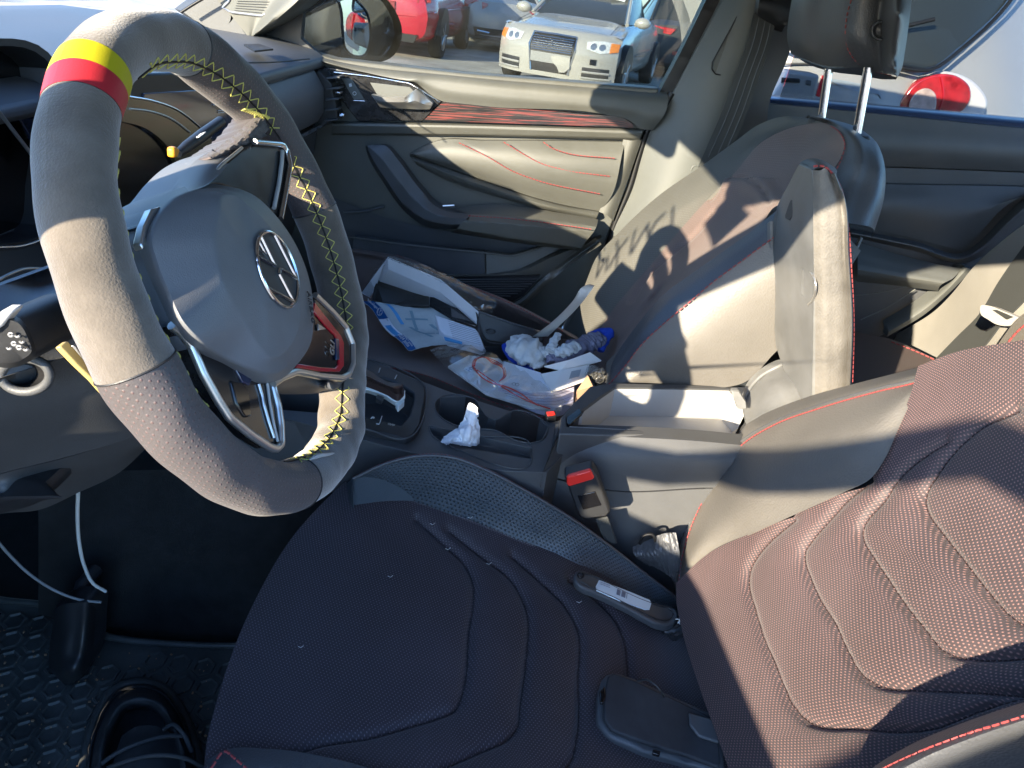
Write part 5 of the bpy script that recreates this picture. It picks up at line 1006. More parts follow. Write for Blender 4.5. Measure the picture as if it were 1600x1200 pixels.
loft('left_spoke_arm', [[(262, 505, .008), (300, 548, .008), (340, 620, .006), (370, 665, .002), (430, 706, .0)], [(262, 505, -.02), (300, 548, -.02), (340, 620, -.02), (370, 665, -.02), (430, 706, -.02)]], 'w', K['plastic_dark'], sw, nv=4)
# foot spoke with the badge letters
FS = [(492, 460), (540, 510), (551, 536), (551, 570), (545, 586), (535, 592), (500, 588), (463, 581), (440, 590), (426, 600), (440, 570), (470, 540), (486, 500)]
fs = slab('foot_spoke', FS, 'w', .020, .014, K['gloss'], sw, bevel=.003)
ptube('foot_spoke_trim', [(426, 600), (440, 590), (463, 581), (500, 588), (534, 591), (544, 586), (551, 569), (551, 538), (540, 511), (520, 488), (492, 461)], 'w', .020, .0030, K['satin'], fs, n=90, sm=False)
slab('red_trim', [(492, 472), (519, 506), (533, 524), (538, 536), (538, 572), (531, 581), (500, 580), (463, 574), (466, 568), (500, 573), (524, 575), (530, 568), (530, 538), (524, 524), (508, 508), (490, 486)], 'w', .0215, .004, K['redgloss'], fs, bevel=.0008)
q0, q1 = solve(np.array([(519, 556, .0225), (520, 532, .0225)]), 'w'); text('foot_word', 'GLI', (q0+q1)/2, q1-q0, np.cross(WN, q1-q0), .0100, K['satin'], fs)
slab('spoke_facet', [(524, 528), (530, 530), (531, 562), (526, 562)], 'w', .0222, .002, K['screen'], fs, bevel=.0006)
slab('spoke_facet', [(497, 505), (510, 514), (498, 516)], 'w', .0222, .002, K['satin'], fs, bevel=.0006)
loft('foot_spoke_arm', [[(424, 602, .014), (463, 584, .014), (500, 591, .014), (534, 595, .014), (548, 588, .012)], [(428, 612, -.002), (465, 606, -.002), (500, 610, -.002), (528, 607, -.002), (545, 592, .0)], [(440, 616, -.02), (470, 616, -.02), (500, 614, -.02), (525, 606, -.02), (540, 592, -.02)]], 'w', K['plastic'], sw, nv=10)
# far spoke with the right button panel
RS = [(318, 291), (345, 256), (378, 230), (398, 221), (440, 226), (452, 258), (446, 300), (437, 344), (422, 331), (400, 313), (370, 299), (345, 292)]
rb_ = slab('right_button_panel', RS, 'w', .018, .012, K['gloss_dusty'], sw, bevel=.003)
ptube('right_panel_trim', [(398, 222), (441, 226), (448, 236), (453, 258), (446, 300), (438, 342)], 'w', .020, .0026, K['chrome'], rb_, sm=False)
ptube('button_trim', [(441, 236), (440, 255), (436, 285), (428, 325)], 'w', .020, .0018, K['liner'], rb_, sm=False)
ptube('panel_line', [(378, 231), (345, 258), (318, 291)], 'w', .019, .0012, K['satin'], rb_, sm=False)
loft('thumb_rest', [[(318, 243, .0), (345, 226, .0), (368, 210, .0), (385, 190, .0), (395, 178, .0)], [(330, 246, .012), (358, 232, .014), (385, 212, .016), (402, 196, .014), (408, 184, .01)], [(345, 250, .008), (378, 236, .010), (405, 220, .012), (418, 205, .012), (422, 192, .008)]], 'w', K['rim_leather'], sw, nu=40, nv=16, rough=.0006, back=tuple(-WN*.02))
b = MB()
for k in range(14):
    a0 = 88-k*.9; P = [rim(D(a0-8+k*.3), D(140+k*2), 1.04), rim(D(a0-3), D(200), .95)]; b.tube(P, .0009, 5)
b.build('loose_yellow_thread', K['thread_y'], sw)
loft('hub_core', [[(WX+math.cos(t)*60*s, 440+math.sin(t)*90*s, d) for t in np.linspace(0, 2*math.pi, 20)[:-1]] for WX, s, d in ((370, 1, .01), (360, .9, -.03), (350, .8, -.06))], 'w', K['plastic_dark'], sw, nu=30, nv=6, closed=True)
# gear paddle behind the rim; its sunlit beige is put into the colour
slab('shift_paddle', [(94, 541), (106, 532), (150, 584), (178, 618), (186, 640), (168, 618), (145, 592), (120, 568)], 'w', -.028, .004, K['amber'] if False else mat('sunlit_tone_paddle', (.42, .30, .10), .4, .5), sw, bevel=.001)
slab('shift_paddle', [(115, 538), (122, 542), (152, 572), (150, 584), (135, 568)], 'w', -.032, .004, K['satin'], sw, bevel=.001)
# ================================================================ papers and things on the passenger seat
def sheet_(name, label, cat, pts, z, m_, par=None, th=.002, grp=None, wave=0, bevel=.0004):
    """a paper/plate lying at heights given per corner"""
    P = solve(np.array([(p[0], p[1], p[2] if len(p) > 2 else z) for p in pts]), 'z')
    o = poly3(name, P, (0, 0, -th), m_, par, bevel=bevel, smooth=False)
    if cat: tag(o, label, cat, grp)
    return o
# stack of white sheets in a clear sleeve, on the far side
pk = thing('paper_stack', 'thick stack of white sheets in a clear plastic sleeve leaning at the door', 'paper stack')
W1 = [(606, 400, .44), (748, 462, .40), (746, 490, .385), (706, 472, .375), (671, 462, .37), (586, 432, .37)]
poly3('white_sheets', solve(np.array([(606, 401, .45), (688, 437, .425), (748, 487, .39), (745, 493, .36), (700, 478, .35), (671, 463, .36), (586, 431, .37)]), 'z'), (0, .012, -.03), K['paper'], pk, bevel=.001, smooth=False)
poly3('white_sheets_end', solve(np.array([(604, 404, .44), (586, 430, .37), (578, 465, .32), (565, 458, .32)]), 'z'), (0, .01, -.005), K['paper'], pk, bevel=.0005, smooth=False)
loft('clear_sleeve', [[(606, 399, .455), (640, 408, .455), (700, 430, .44), (748, 455, .42), (776, 468, .41)], [(607, 401, .462), (650, 415, .46), (700, 438, .44), (748, 468, .415), (774, 480, .405)], [(606, 404, .458), (655, 424, .452), (705, 450, .432), (748, 484, .40), (768, 490, .39)]], 'z', K['film'], pk, nu=60, nv=14, rough=.0010)
loft('clear_sleeve', [[(606, 399, .45), (586, 420, .40), (566, 456, .33)], [(603, 412, .43), (590, 432, .38), (580, 466, .33)]], 'z', K['film'], pk, nu=20, nv=8, rough=.0015)
# dark folder below them
fo = sheet_('folder', 'dark brown folder open beneath the white stack', 'folder', [(587, 433, .372), (628, 448, .37), (670, 461, .37), (671, 477, .36), (640, 477, .35), (600, 476, .34), (581, 470, .33)], .35, K['folder'], th=.006, bevel=.002)
ptube('folder_edge', [(587, 432, .374), (628, 447, .373), (671, 461, .373)], 'z', 0, .0016, K['leather'], fo)
fo2 = sheet_('folder_flap', 'black pocket flap between the white stack and the map', 'folder', [(672, 461, .372), (705, 478, .37), (746, 492, .36), (750, 507, .35), (706, 497, .35), (672, 477, .355)], .35, K['plastic_dark'], th=.004, bevel=.001)
# leaflet with blue headings
mpv = thing('map_leaflet', 'unfolded pale leaflet with dark blue badge heading and light blue print', 'leaflet')
ML = [(568, 473, .325), (582, 472, .335), (600, 476, .338), (692, 477, .352), (722, 520, .330), (738, 540, .318), (700, 540, .312), (650, 545, .308), (640, 551, .298), (620, 538, .296), (590, 502, .31)]
Vm = solve(crv([(568, 473, .325), (580, 472, .338), (620, 476, .344), (693, 477, .352)], 20), 'z'); Vn = solve(crv([(638, 551, .298), (668, 543, .306), (705, 540, .312), (740, 541, .318)], 20), 'z')
G = np.array([Vm*(1-t)+Vn*t+np.array([0, 0, .005*math.sin(t*9)]) for t in np.linspace(0, 1, 20)])
G += np.random.randn(*G.shape[:2], 1)*np.array([0, 0, .0006])
V = list(G.reshape(-1, 3)); mesh('leaflet_sheet', V, gridf(20, 20), mat('pale_leaflet', (.42, .46, .46), .6, .4, var=.12, vscale=30), mpv, ang=40, flipcam=True)
def leafpt(u, v, h=.0016):
    i = v*19; a = int(min(i, 18)); f = i-a; j = u*19; c = int(min(j, 18)); g = j-c
    return (G[a, c]*(1-f)*(1-g)+G[a+1, c]*f*(1-g)+G[a, c+1]*(1-f)*g+G[a+1, c+1]*f*g)+np.array([0, -.0003, h])
def leafpatch(name, u0, u1, v0, v1, m_, n=8, h=.0016, sk=0):
    b = MB(); P = [[leafpt(u0+(u1-u0)*i/2+sk*j/n, v0+(v1-v0)*j/n, h) for i in range(3)] for j in range(n+1)]
    b.add([p for r in P for p in r], gridf(3, n+1)); return b.build(name, m_, mpv, smooth=False)
leafpatch('heading_panel', .0, .12, .0, .36, K['blue_print'], h=.002)
leafpatch('heading_panel', .0, .12, .70, 1.0, K['blue_print'], h=.002)
leafpatch('light_heading', .02, .10, .46, .72, K['cyan_print'], h=.0022)
leafpatch('white_margin', .0, .13, .36, .70, K['paper'], h=.0014)
leafpatch('light_heading', .24, .29, .06, .46, K['cyan_print'])
leafpatch('light_heading', .86, .96, .0, .24, K['cyan_print'])
for u, v, du, dv_, sk in ((.32, .5, .05, .34, .12), (.48, .2, .04, .38, -.1), (.62, .45, .05, .4, .12), (.44, .7, .36, .03, 0), (.35, .35, .3, .03, .0)):
    leafpatch('printed_figure', u, u+du, v, min(v+dv_, .98), mat('grey_blue_print', (.20, .30, .34), .6, .3), h=.0012, sk=sk)
for (s, u, v, sz, mm) in (('Volkswagen', .06, .10, .0085, 'white_text'), ('2024 Jetta', .045, .84, .010, 'white_text'), ('Owner’s guide', .09, .86, .006, 'white_text')):
    O = leafpt(u, v, .004); X = leafpt(u, v+.1, .004)-O; Y = leafpt(u+.05, v, .004)-O
    text('leaflet_words', s, O, X, Y, sz, K[mm], mpv, .0002)
O = leafpt(.06, .27, .004); X = leafpt(.06, .37, .004)-O; Y = leafpt(.16, .27, .004)-O; X /= np.linalg.norm(X); Y -= X*(X@Y); Y /= np.linalg.norm(Y)
b = MB(); r_ = .0075
def mb(x, y): return O+X*x*r_+Y*y*r_
b.tube([mb(math.cos(t), math.sin(t)) for t in np.linspace(0, 2*math.pi, 30)[:-1]], .0006, 5, True)
for s_ in (-1, 1):
    b.tube([mb(s_*.36, .9), mb(0, .16)], .0005, 4); b.tube([mb(s_*.9, .36), mb(s_*.42, -.86), mb(s_*.08, -.06)], .0005, 4)
b.build('leaflet_badge', K['white_text'], mpv)
# note pad
npd = thing('note_pad', 'white printed booklet resting on the leaflet corner', 'booklet')
poly3('pad_pages', solve(np.array([(680, 492, .345), (742, 513, .345), (748, 520, .34), (756, 541, .328), (694, 522, .33), (687, 515, .333)]), 'z'), (0, 0, -.012), K['paper'], npd, bevel=.001, smooth=False)
poly3('pad_cover', solve(np.array([(694, 524, .329), (757, 543, .326), (760, 548, .315), (752, 552, .308), (700, 538, .312), (693, 530, .318)]), 'z'), (0, 0, -.004), K['paper'], npd, bevel=.0006, smooth=False)
poly3('pad_edge', solve(np.array([(694, 526, .330), (722, 534, .328), (722, 537, .326), (696, 531, .327)]), 'z'), (0, 0, -.002), K['cyan_print'], npd, bevel=0, smooth=False)
b = MB()
for k in range(9):
    a = np.array([(700+k*.9, 502+k*3.1, .3462-k*.0018), (742+k*1.2, 514+k*3.1, .3462-k*.0018)]); a[:, 2] += .0008; b.tube(solve(a, 'z'), .00035, 4)
b.build('pad_text', K['ink'], npd)
# black leather case with an embossed oval
cs = thing('leather_case', 'dark owner manual case with an embossed oval, tilted behind the gloves', 'case')
CSP = [(744, 485, .385), (800, 505, .372), (842, 518, .36), (850, 530, .345), (838, 545, .33), (800, 537, .335), (758, 530, .34), (750, 512, .362)]
poly3('case_cover', solve(np.array(CSP), 'z'), (0, .004, -.018), K['folder'], cs, bevel=.002)
ptube('case_edge', [(744, 485, .387), (800, 505, .374), (843, 518, .362)], 'z', 0, .002, K['leather'], cs)
ptube('case_edge', [(744, 486, .387), (750, 512, .364), (758, 531, .342), (800, 538, .337), (838, 546, .332)], 'z', 0, .0018, K['plastic_dark'], cs)
ptube('case_badge', [(767+7*math.cos(t), 518+3.2*math.sin(t)+2*math.cos(t)*.3, .3605) for t in np.linspace(0, 2*math.pi, 13)[:-1]], 'z', 0, .0011, K['plastic_dark'], cs, closed=True)
bx_ = sheet_('black_binder', 'black binder spine under the case and gloves', 'binder', [(757, 541, .325), (800, 540, .33), (850, 553, .325), (880, 572, .30), (840, 580, .29), (800, 568, .29), (756, 553, .30)], .3, K['plastic_dark'], th=.012, bevel=.003)
# clear bag with a red cable and a printed sheet
bg_ = thing('clear_bag', 'clear plastic bag with a red cable and printed sheet, by the cup holders', 'bag')
poly3('bag_sheet', solve(np.array([(700, 572, .342), (732, 555, .345), (780, 560, .345), (800, 580, .345), (830, 600, .343), (880, 625, .342), (872, 640, .338), (830, 636, .336), (760, 615, .338)]), 'z'), (0, 0, -.004), K['paper_w'], bg_, bevel=.0005, smooth=False)
loft('bag_film', [[(672, 548, .345), (695, 540, .355), (730, 540, .362), (752, 547, .365), (790, 562, .366), (830, 588, .364), (885, 625, .36)], [(682, 558, .355), (720, 556, .37), (765, 575, .374), (800, 592, .373), (830, 610, .37), (880, 632, .362)], [(695, 572, .352), (720, 588, .358), (760, 612, .36), (800, 630, .358), (850, 642, .355), (876, 643, .352)]], 'z', K['film'], bg_, nu=70, nv=26, rough=.0007, bumps=lambda B, G: .002*np.sin(B[..., 0]*.12+B[..., 1]*.2))
b = MB()
for dx in (0, 2.0, 3.6):
    b.tube(solve(crv([(738+dx, 572, .356), (741+dx, 562, .358), (752+dx, 558, .358), (772-dx, 563+dx, .358), (788-dx, 575, .357), (790-dx, 588, .355), (780, 596, .355)], 50), 'z'), .0009, 6)
b.tube(solve(crv([(739, 572, .356), (748, 585, .355), (765, 597, .355), (790, 604, .354), (812, 614, .353), (835, 630, .35), (860, 639, .346)], 40), 'z'), .0013, 6)
b.tube(solve(crv([(745, 578, .354), (765, 592, .353), (790, 608, .352), (815, 622, .35), (842, 634, .347)], 40), 'z'), .0010, 6)
b.build('red_cable', K['redplastic'], bg_)
q0 = solve(np.array([(727, 579, .3465)]), 'z')[0]; q1 = solve(np.array([(743, 573, .3465)]), 'z')[0]
text('sheet_mark', 'RM', (q0+q1)/2, q0-q1, (0, -1, 0), .014, K['ink'], bg_)
# open white notebook / manual
nb = thing('white_notebook', 'open white notebook lying beside the red cable bag', 'notebook')
poly3('notebook_page', solve(np.array([(787, 564, .36), (845, 582, .358), (862, 610, .352), (830, 612, .35), (779, 600, .352)]), 'z'), (0, 0, -.006), K['paper'], nb, bevel=.0006, smooth=False)
poly3('notebook_page', solve(np.array([(779, 602, .350), (830, 614, .348), (862, 608, .348), (898, 598, .348), (896, 628, .345), (868, 637, .342), (840, 630, .342), (800, 612, .344)]), 'z'), (0, 0, -.02), mat('lilac_white_paper', (.56, .54, .66), .7, .3), nb, bevel=.001, smooth=False)
for k in range(4):
    ptube('page_edge', [(782+k*3, 606+k*4, .351-k*.001), (835, 618+k*4, .3495-k*.001), (868, 617+k*5, .349-k*.001), (897, 606+k*6, .3485)], 'z', 0, .0004, K['ink'], nb, n=16, k=4)
for q_ in ((803, 600), (808, 601)):
    ptube('ring_mark', [(q_[0]+3*math.cos(t), q_[1]+2*math.sin(t), .3575) for t in np.linspace(0, 2*math.pi, 12)[:-1]], 'z', 0, .0004, K['ink'], nb, closed=True, k=4)
# envelope pieces
sheet_('envelope', 'white envelope with a grey window, sloping over the notebook', 'envelope', [(845, 584, .362), (880, 577, .37), (921, 570, .375), (914, 594, .362), (862, 612, .353)], .36, K['paper_w'], th=.003)
ew = sheet_('envelope_window', None, None, [(893, 580, .3725), (908, 577, .375), (905, 588, .37), (889, 592, .3665)], .37, mat('grey_window', (.33, .35, .35), .4, .4), th=.0006, bevel=0)
ew.name = 'window_patch'; ew.parent = [o for o in bpy.data.objects if o.name == 'envelope'][0]
sheet_('folded_letter', 'cream folded letter sticking out to the right under the gloves', 'letter', [(850, 572, .37), (890, 562, .385), (922, 550, .395), (940, 563, .385), (915, 570, .375), (876, 578, .368)], .37, K['paper_w'], th=.002)
st_ = thing('paper_strip', 'long white paper strip standing up beside the passenger seat', 'paper')
loft('strip', [[(832, 526, .38), (860, 505, .42), (895, 470, .48), (912, 447, .51), (921, 444, .52)], [(856, 526, .375), (875, 508, .41), (905, 478, .46), (922, 456, .50), (929, 446, .515)]], 'z', K['paper_w'], st_, nu=30, nv=6, back=(0, .001, -.0005))
# gloves
def blob(name, spine, radii, m_, par, n=44, seed=0, flat=.75, amp=.12):
    rnd = np.random.RandomState(seed); P = crv(spine, n); P3 = solve(P, 'z'); r = np.interp(np.linspace(0, 1, n), np.linspace(0, 1, len(radii)), radii)
    V, F = tube_vf(P3, r, 32); V = np.array(V); ph = rnd.rand(6)*6.28
    for i in range(n):
        c = P3[i]
        for k in range(32):
            v = V[i*32+k]-c; t = 2*math.pi*k/32; s = 1+amp*math.sin(3*t+ph[0]+i*.35)+amp*.6*math.sin(5*t+ph[1]-i*.5)+amp*.5*math.sin(i*.9+ph[2])
            v = v*s*(1+.15*mnoise.fractal(Vector((c+v)*75+seed), .9, 2.1, 3)); v[2] *= flat; V[i*32+k] = c+v
    return MB().add(list(V), F).build(name, m_, par, ang=80)
g1 = thing('work_glove', 'white knit work glove with a blue cuff folded over, left of the pair', 'glove', 'pair of work gloves')
blob('palm', [(800, 538, .365), (815, 545, .372), (830, 552, .372), (846, 560, .365)], [.012, .028, .030, .016], K['glove'], g1, seed=3)
blob('cuff', [(791, 540, .352), (800, 556, .348), (818, 568, .345), (838, 576, .345)], [.009, .011, .011, .009], K['blue_knit'], g1, seed=4, amp=.06)
blob('finger', [(832, 545, .378), (846, 550, .38), (858, 556, .375)], [.011, .011, .007], K['glove'], g1, seed=5)
blob('finger', [(800, 530, .372), (818, 530, .38), (836, 538, .38)], [.008, .011, .009], K['glove'], g1, seed=6)
blob('finger', [(828, 566, .362), (842, 568, .362), (852, 562, .362)], [.010, .010, .007], K['glove'], g1, seed=7)
tubeo('glove_toggle', solve(crv([(842+7*math.cos(t), 572+6*math.sin(t), .350) for t in np.linspace(0, 6.28, 14)], 20), 'z'), .004, K['gloss'], g1)
g2 = thing('work_glove', 'grey and white knit work glove with its blue cuff against the seat bolster', 'glove', 'pair of work gloves')
blob('palm', [(862, 562, .37), (880, 555, .375), (900, 546, .38), (922, 536, .385)], [.014, .020, .020, .017], K['glove_grey'], g2, seed=8)
blob('palm_patch', [(866, 552, .385), (882, 548, .390), (902, 540, .393)], [.008, .013, .010], K['glove'], g2, seed=9)
blob('cuff', [(925, 522, .395), (938, 519, .395), (951, 518, .395), (944, 534, .385), (938, 548, .375)], [.007, .008, .010, .009, .007], K['blue_knit'], g2, seed=10, amp=.06)
blob('cuff_body', [(915, 536, .388), (928, 532, .39), (940, 529, .39)], [.017, .018, .014], K['glove_grey'], g2, seed=11)
blob('finger', [(858, 550, .385), (866, 534, .395), (872, 522, .40)], [.009, .008, .006], K['glove'], g2, seed=12)
blob('finger', [(862, 566, .37), (858, 552, .378), (862, 540, .385)], [.008, .009, .006], K['glove_grey'], g2, seed=13)
# cardboard piece and a jar beside the console
cb = sheet_('cardboard_piece', 'small brown cardboard piece wedged beside the storage box', 'cardboard', [(918, 585, .375), (927, 604, .37), (906, 622, .35), (897, 630, .34), (901, 610, .345)], .36, K['card'], th=.01, bevel=.001)
cr_ = thing('crumpled_bag', 'crumpled clear bag with black contents beside the cardboard', 'bag')
blob('bag_film', [(918, 578, .375), (930, 584, .37), (940, 596, .36)], [.010, .015, .012], K['film'], cr_, seed=15, amp=.25)
blob('bag_contents', [(922, 584, .37), (932, 592, .365), (936, 600, .36)], [.006, .009, .008], K['plastic_dark'], cr_, seed=16)
pbk = thing('belt_buckle', 'red passenger buckle end showing beside the storage box corner', 'buckle')
slab('release_button', [(854, 643), (866, 642), (868, 647), (856, 649)], 'z', .378, .01, K['redplastic'], pbk, bevel=.001)
slab('buckle_body', [(852, 642), (868, 641), (870, 650), (855, 653)], 'z', .3765, .02, K['plastic_dark'], pbk, bevel=.001)
# tissue in the tray
ts = thing('crumpled_tissue', 'crumpled white tissue standing in the console tray by the cup holders', 'tissue')
sp = [[(x, y, z) for x, y, z in r] for r in ([(728, 640, .425), (735, 630, .435), (742, 633, .432), (746, 645, .425)], [(722, 660, .40), (732, 655, .41), (740, 656, .41), (748, 662, .40)], [(705, 675, .385), (722, 672, .40), (738, 675, .40), (750, 678, .385)], [(690, 686, .372), (712, 690, .382), (735, 694, .382), (751, 690, .372)])]
tb = loft('tissue_folds', sp, 'z', K['tissue'], ts, nu=90, nv=80, bumps=lambda B, G: np.abs(fn(G, 38, .006, 2))-.002+np.abs(fn(G, 90, .0022, 2)), ang=75, back=(0, .006, -.008))
loft('tissue_tail', [[(688, 690, .372), (695, 680, .378), (708, 676, .384), (720, 676, .386)], [(692, 693, .374), (700, 688, .384), (714, 686, .388), (724, 690, .384)], [(697, 697, .370), (704, 694, .374), (712, 692, .374), (722, 697, .37)]], 'z', K['tissue'], ts, nu=60, nv=40, ang=75, bumps=lambda B, G: np.abs(fn(G, 70, .007))-.002)
# ================================================================ things on the near seat
tl = thing('strap_handle', 'long black plastic handle with a white barcode label on the seat edge', 'handle')
HP = [(897, 898), (900, 892), (906, 890), (914, 891), (921, 894), (960, 913), (1000, 933), (1030, 943), (1052, 949), (1059, 957), (1057, 967), (1050, 975), (1040, 977), (1028, 975), (1010, 966), (985, 952), (958, 938), (930, 925), (904, 913), (898, 906)]
HZ = lambda x: .285-(x-897)/160*.045
poly3('handle_body', solve(crv([(p[0], p[1], HZ(p[0])) for p in HP], 60, True), 'z'), (0, 0, -.012), K['plastic_hard'], tl, bevel=.003, seg=3)
tubeo('handle_hole', solve(np.array([(907+4.5*math.cos(t), 899+4*math.sin(t), HZ(907)+.001) for t in np.linspace(0, 6.2, 16)]), 'z'), .0012, K['gloss'], tl, 6, True)
ptube('handle_groove', [(915, 896), (960, 917), (1000, 936), (1030, 946), (1046, 952), (1052, 960), (1044, 968), (1030, 968), (1005, 957), (960, 934), (930, 920)], 'z', 0, .0011, K['plastic_dark'], tl) if False else None
tubeo('handle_groove', solve(crv([(p[0], p[1], HZ(p[0])+.0008) for p in [(912, 896), (925, 899), (960, 917), (1000, 936), (1028, 946), (1048, 953), (1052, 961), (1044, 969), (1030, 968), (1005, 957), (960, 934), (925, 918), (908, 908)]], 60), 'z'), .0009, K['plastic_dark'], tl, 6)
LB = [(936, 906), (976, 921), (1015, 937), (1018, 942), (1015, 952), (1008, 952), (970, 939), (932, 922), (931, 916)]
lb2 = poly3('barcode_label', solve(np.array([(p[0], p[1], HZ(p[0])+.0015) for p in LB]), 'z'), (0, 0, -.002), K['whitelabel'], tl, bevel=.0004, smooth=False)
b = MB(); rnd = random.Random(3)
for k in range(12):
    x = 965+k*1.5
    if rnd.random() < .75: b.tube(solve([(x, 921+k*.6, HZ(x)+.0024), (x-1.2, 929+k*.6, HZ(x)+.0022)], 'z'), .00035*rnd.choice([1, 1, 2]), 4)
for k in range(2): b.tube(solve([(937, 909+k*3, HZ(937)+.0023), (953, 915+k*3, HZ(953)+.0023)], 'z'), .0004, 4)
b.build('barcode', K['ink'], lb2)
bt = thing('torn_foam', 'small torn black foam end with pale threads in the seat gap', 'foam')
loft('foam', [[(1020, 975, .225), (1040, 985, .23), (1062, 970, .235), (1072, 958, .235)], [(1030, 990, .22), (1050, 995, .225), (1070, 985, .23), (1076, 975, .22)]], 'z', K['plastic_dark'], bt, rough=.001, nu=20, nv=8, back=(0, 0, -.01))
b = MB()
for k in range(7): 
    a = np.array([1054+rnd.random()*10, 966+rnd.random()*8, .243]); b.tube(solve([a, a+np.array([rnd.random()*8-2, rnd.random()*6-3, .004])], 'z'), .0006, 4)
b.build('pale_threads', K['paper_w'], bt)
ph = thing('phone_case', 'rugged black phone case lying at the back of the near seat cushion', 'phone case')
PHT = [(950, 1056, .262), (962, 1052, .262), (990, 1062, .262), (1060, 1095, .255), (1118, 1122, .25), (1124, 1160, .245), (1126, 1200, .24), (1075, 1180, .245), (1010, 1160, .252), (960, 1142, .256), (944, 1125, .257), (944, 1090, .26)]
poly3('case_back', solve(crv(PHT, 48, True, False), 'z'), (0, 0, -.006), mat('matte_black_rubber', (.028, .029, .032), .7, .3, bump=.3, bscale=900, var=.3, vscale=18, dust=.006), ph, bevel=.002, seg=3)
PHB = [(940, 1062, .258), (948, 1052, .258), (962, 1049, .258), (990, 1058, .258), (1062, 1091, .252), (1122, 1118, .247), (1130, 1160, .24), (1134, 1212, .236), (1074, 1192, .236), (1008, 1174, .243), (950, 1150, .246), (932, 1125, .248), (933, 1085, .25)]
poly3('case_shell', solve(crv(PHB, 52, True, False), 'z'), (0, 0, -.014), K['plastic_hard'], ph, bevel=.004, seg=3)
slab('case_port', [(937, 1080, .262), (945, 1072, .262), (947, 1088, .262), (943, 1098, .262), (938, 1098, .262)], 'z', 0, .004, K['gloss'], ph, bevel=.001)
slab('case_port', [(1020, 1171, .2535), (1032, 1174, .2535), (1031, 1180, .252), (1020, 1177, .252)], 'z', 0, .004, K['gloss'], ph, bevel=.0005)
slab('holster_clip', [(1076, 1112, .258), (1118, 1124, .254), (1124, 1160, .25), (1092, 1150, .252), (1078, 1132, .255)], 'z', 0, .004, K['plastic_hard'], ph, bevel=.002)
tubeo('lanyard_loop', solve(crv([(996, 1064, .262), (1010, 1062, .272), (1024, 1070, .274), (1034, 1082, .268), (1038, 1090, .255)], 24), 'z'), .0013, K['plastic_dark'], ph)
# lint on the seats
b = MB()
for (x, y, z) in ((676, 818, .305), (700, 857, .285), (764, 880, .283), (735, 808, .33), (905, 940, .262), (838, 765, .325), (470, 1010, .278), (610, 900, .28)):
    P = solve([(x-4, y, z+.002), (x, y+2, z+.004), (x+4, y-1, z+.002)], 'z'); b.tube(P, .0003, 4)
tag(b.build('lint', K['paper_w'], None), 'scattered pale lint threads on the dark cloth of the near seat', 'lint', kind='stuff')
# ================================================================ car park outside
GZ = -.28
def gmat():
    m = mat('parking_ground', (.34, .32, .28), .9, .2, bump=.4, bscale=60, var=.35, vscale=1.2, dust=.03); return m
g = MB(); g.add([(-400, -200, GZ), (400, -200, GZ), (400, 700, GZ), (-400, 700, GZ)], [(0, 1, 2, 3)]); go = g.build('ground', gmat(), None, smooth=False); tag(go, 'pale dusty car park ground', 'ground', kind='structure')
def paint(name, c, m=0, r=.25): return mat(name, c, r, .5, metal=m, coat=.7)
TYRE = mat('tyre_rubber', (.02, .02, .02), .8, .3, bump=.5, bscale=80); RIMM = mat('alloy_wheel', (.35, .35, .36), .35, .5, metal=.7); CGL = mat('car_window', (.025, .03, .03), .12, .4)
LRED = mat('tail_lamp_red', (.36, .012, .02), .15, .6, coat=.8, var=.6, vscale=22, dust=.004); LCL = mat('clear_lamp', (.55, .56, .56), .15, .6, coat=.8, var=.3, vscale=25); LAM = mat('amber_lamp', (.7, .22, .03), .2, .5, coat=.6)
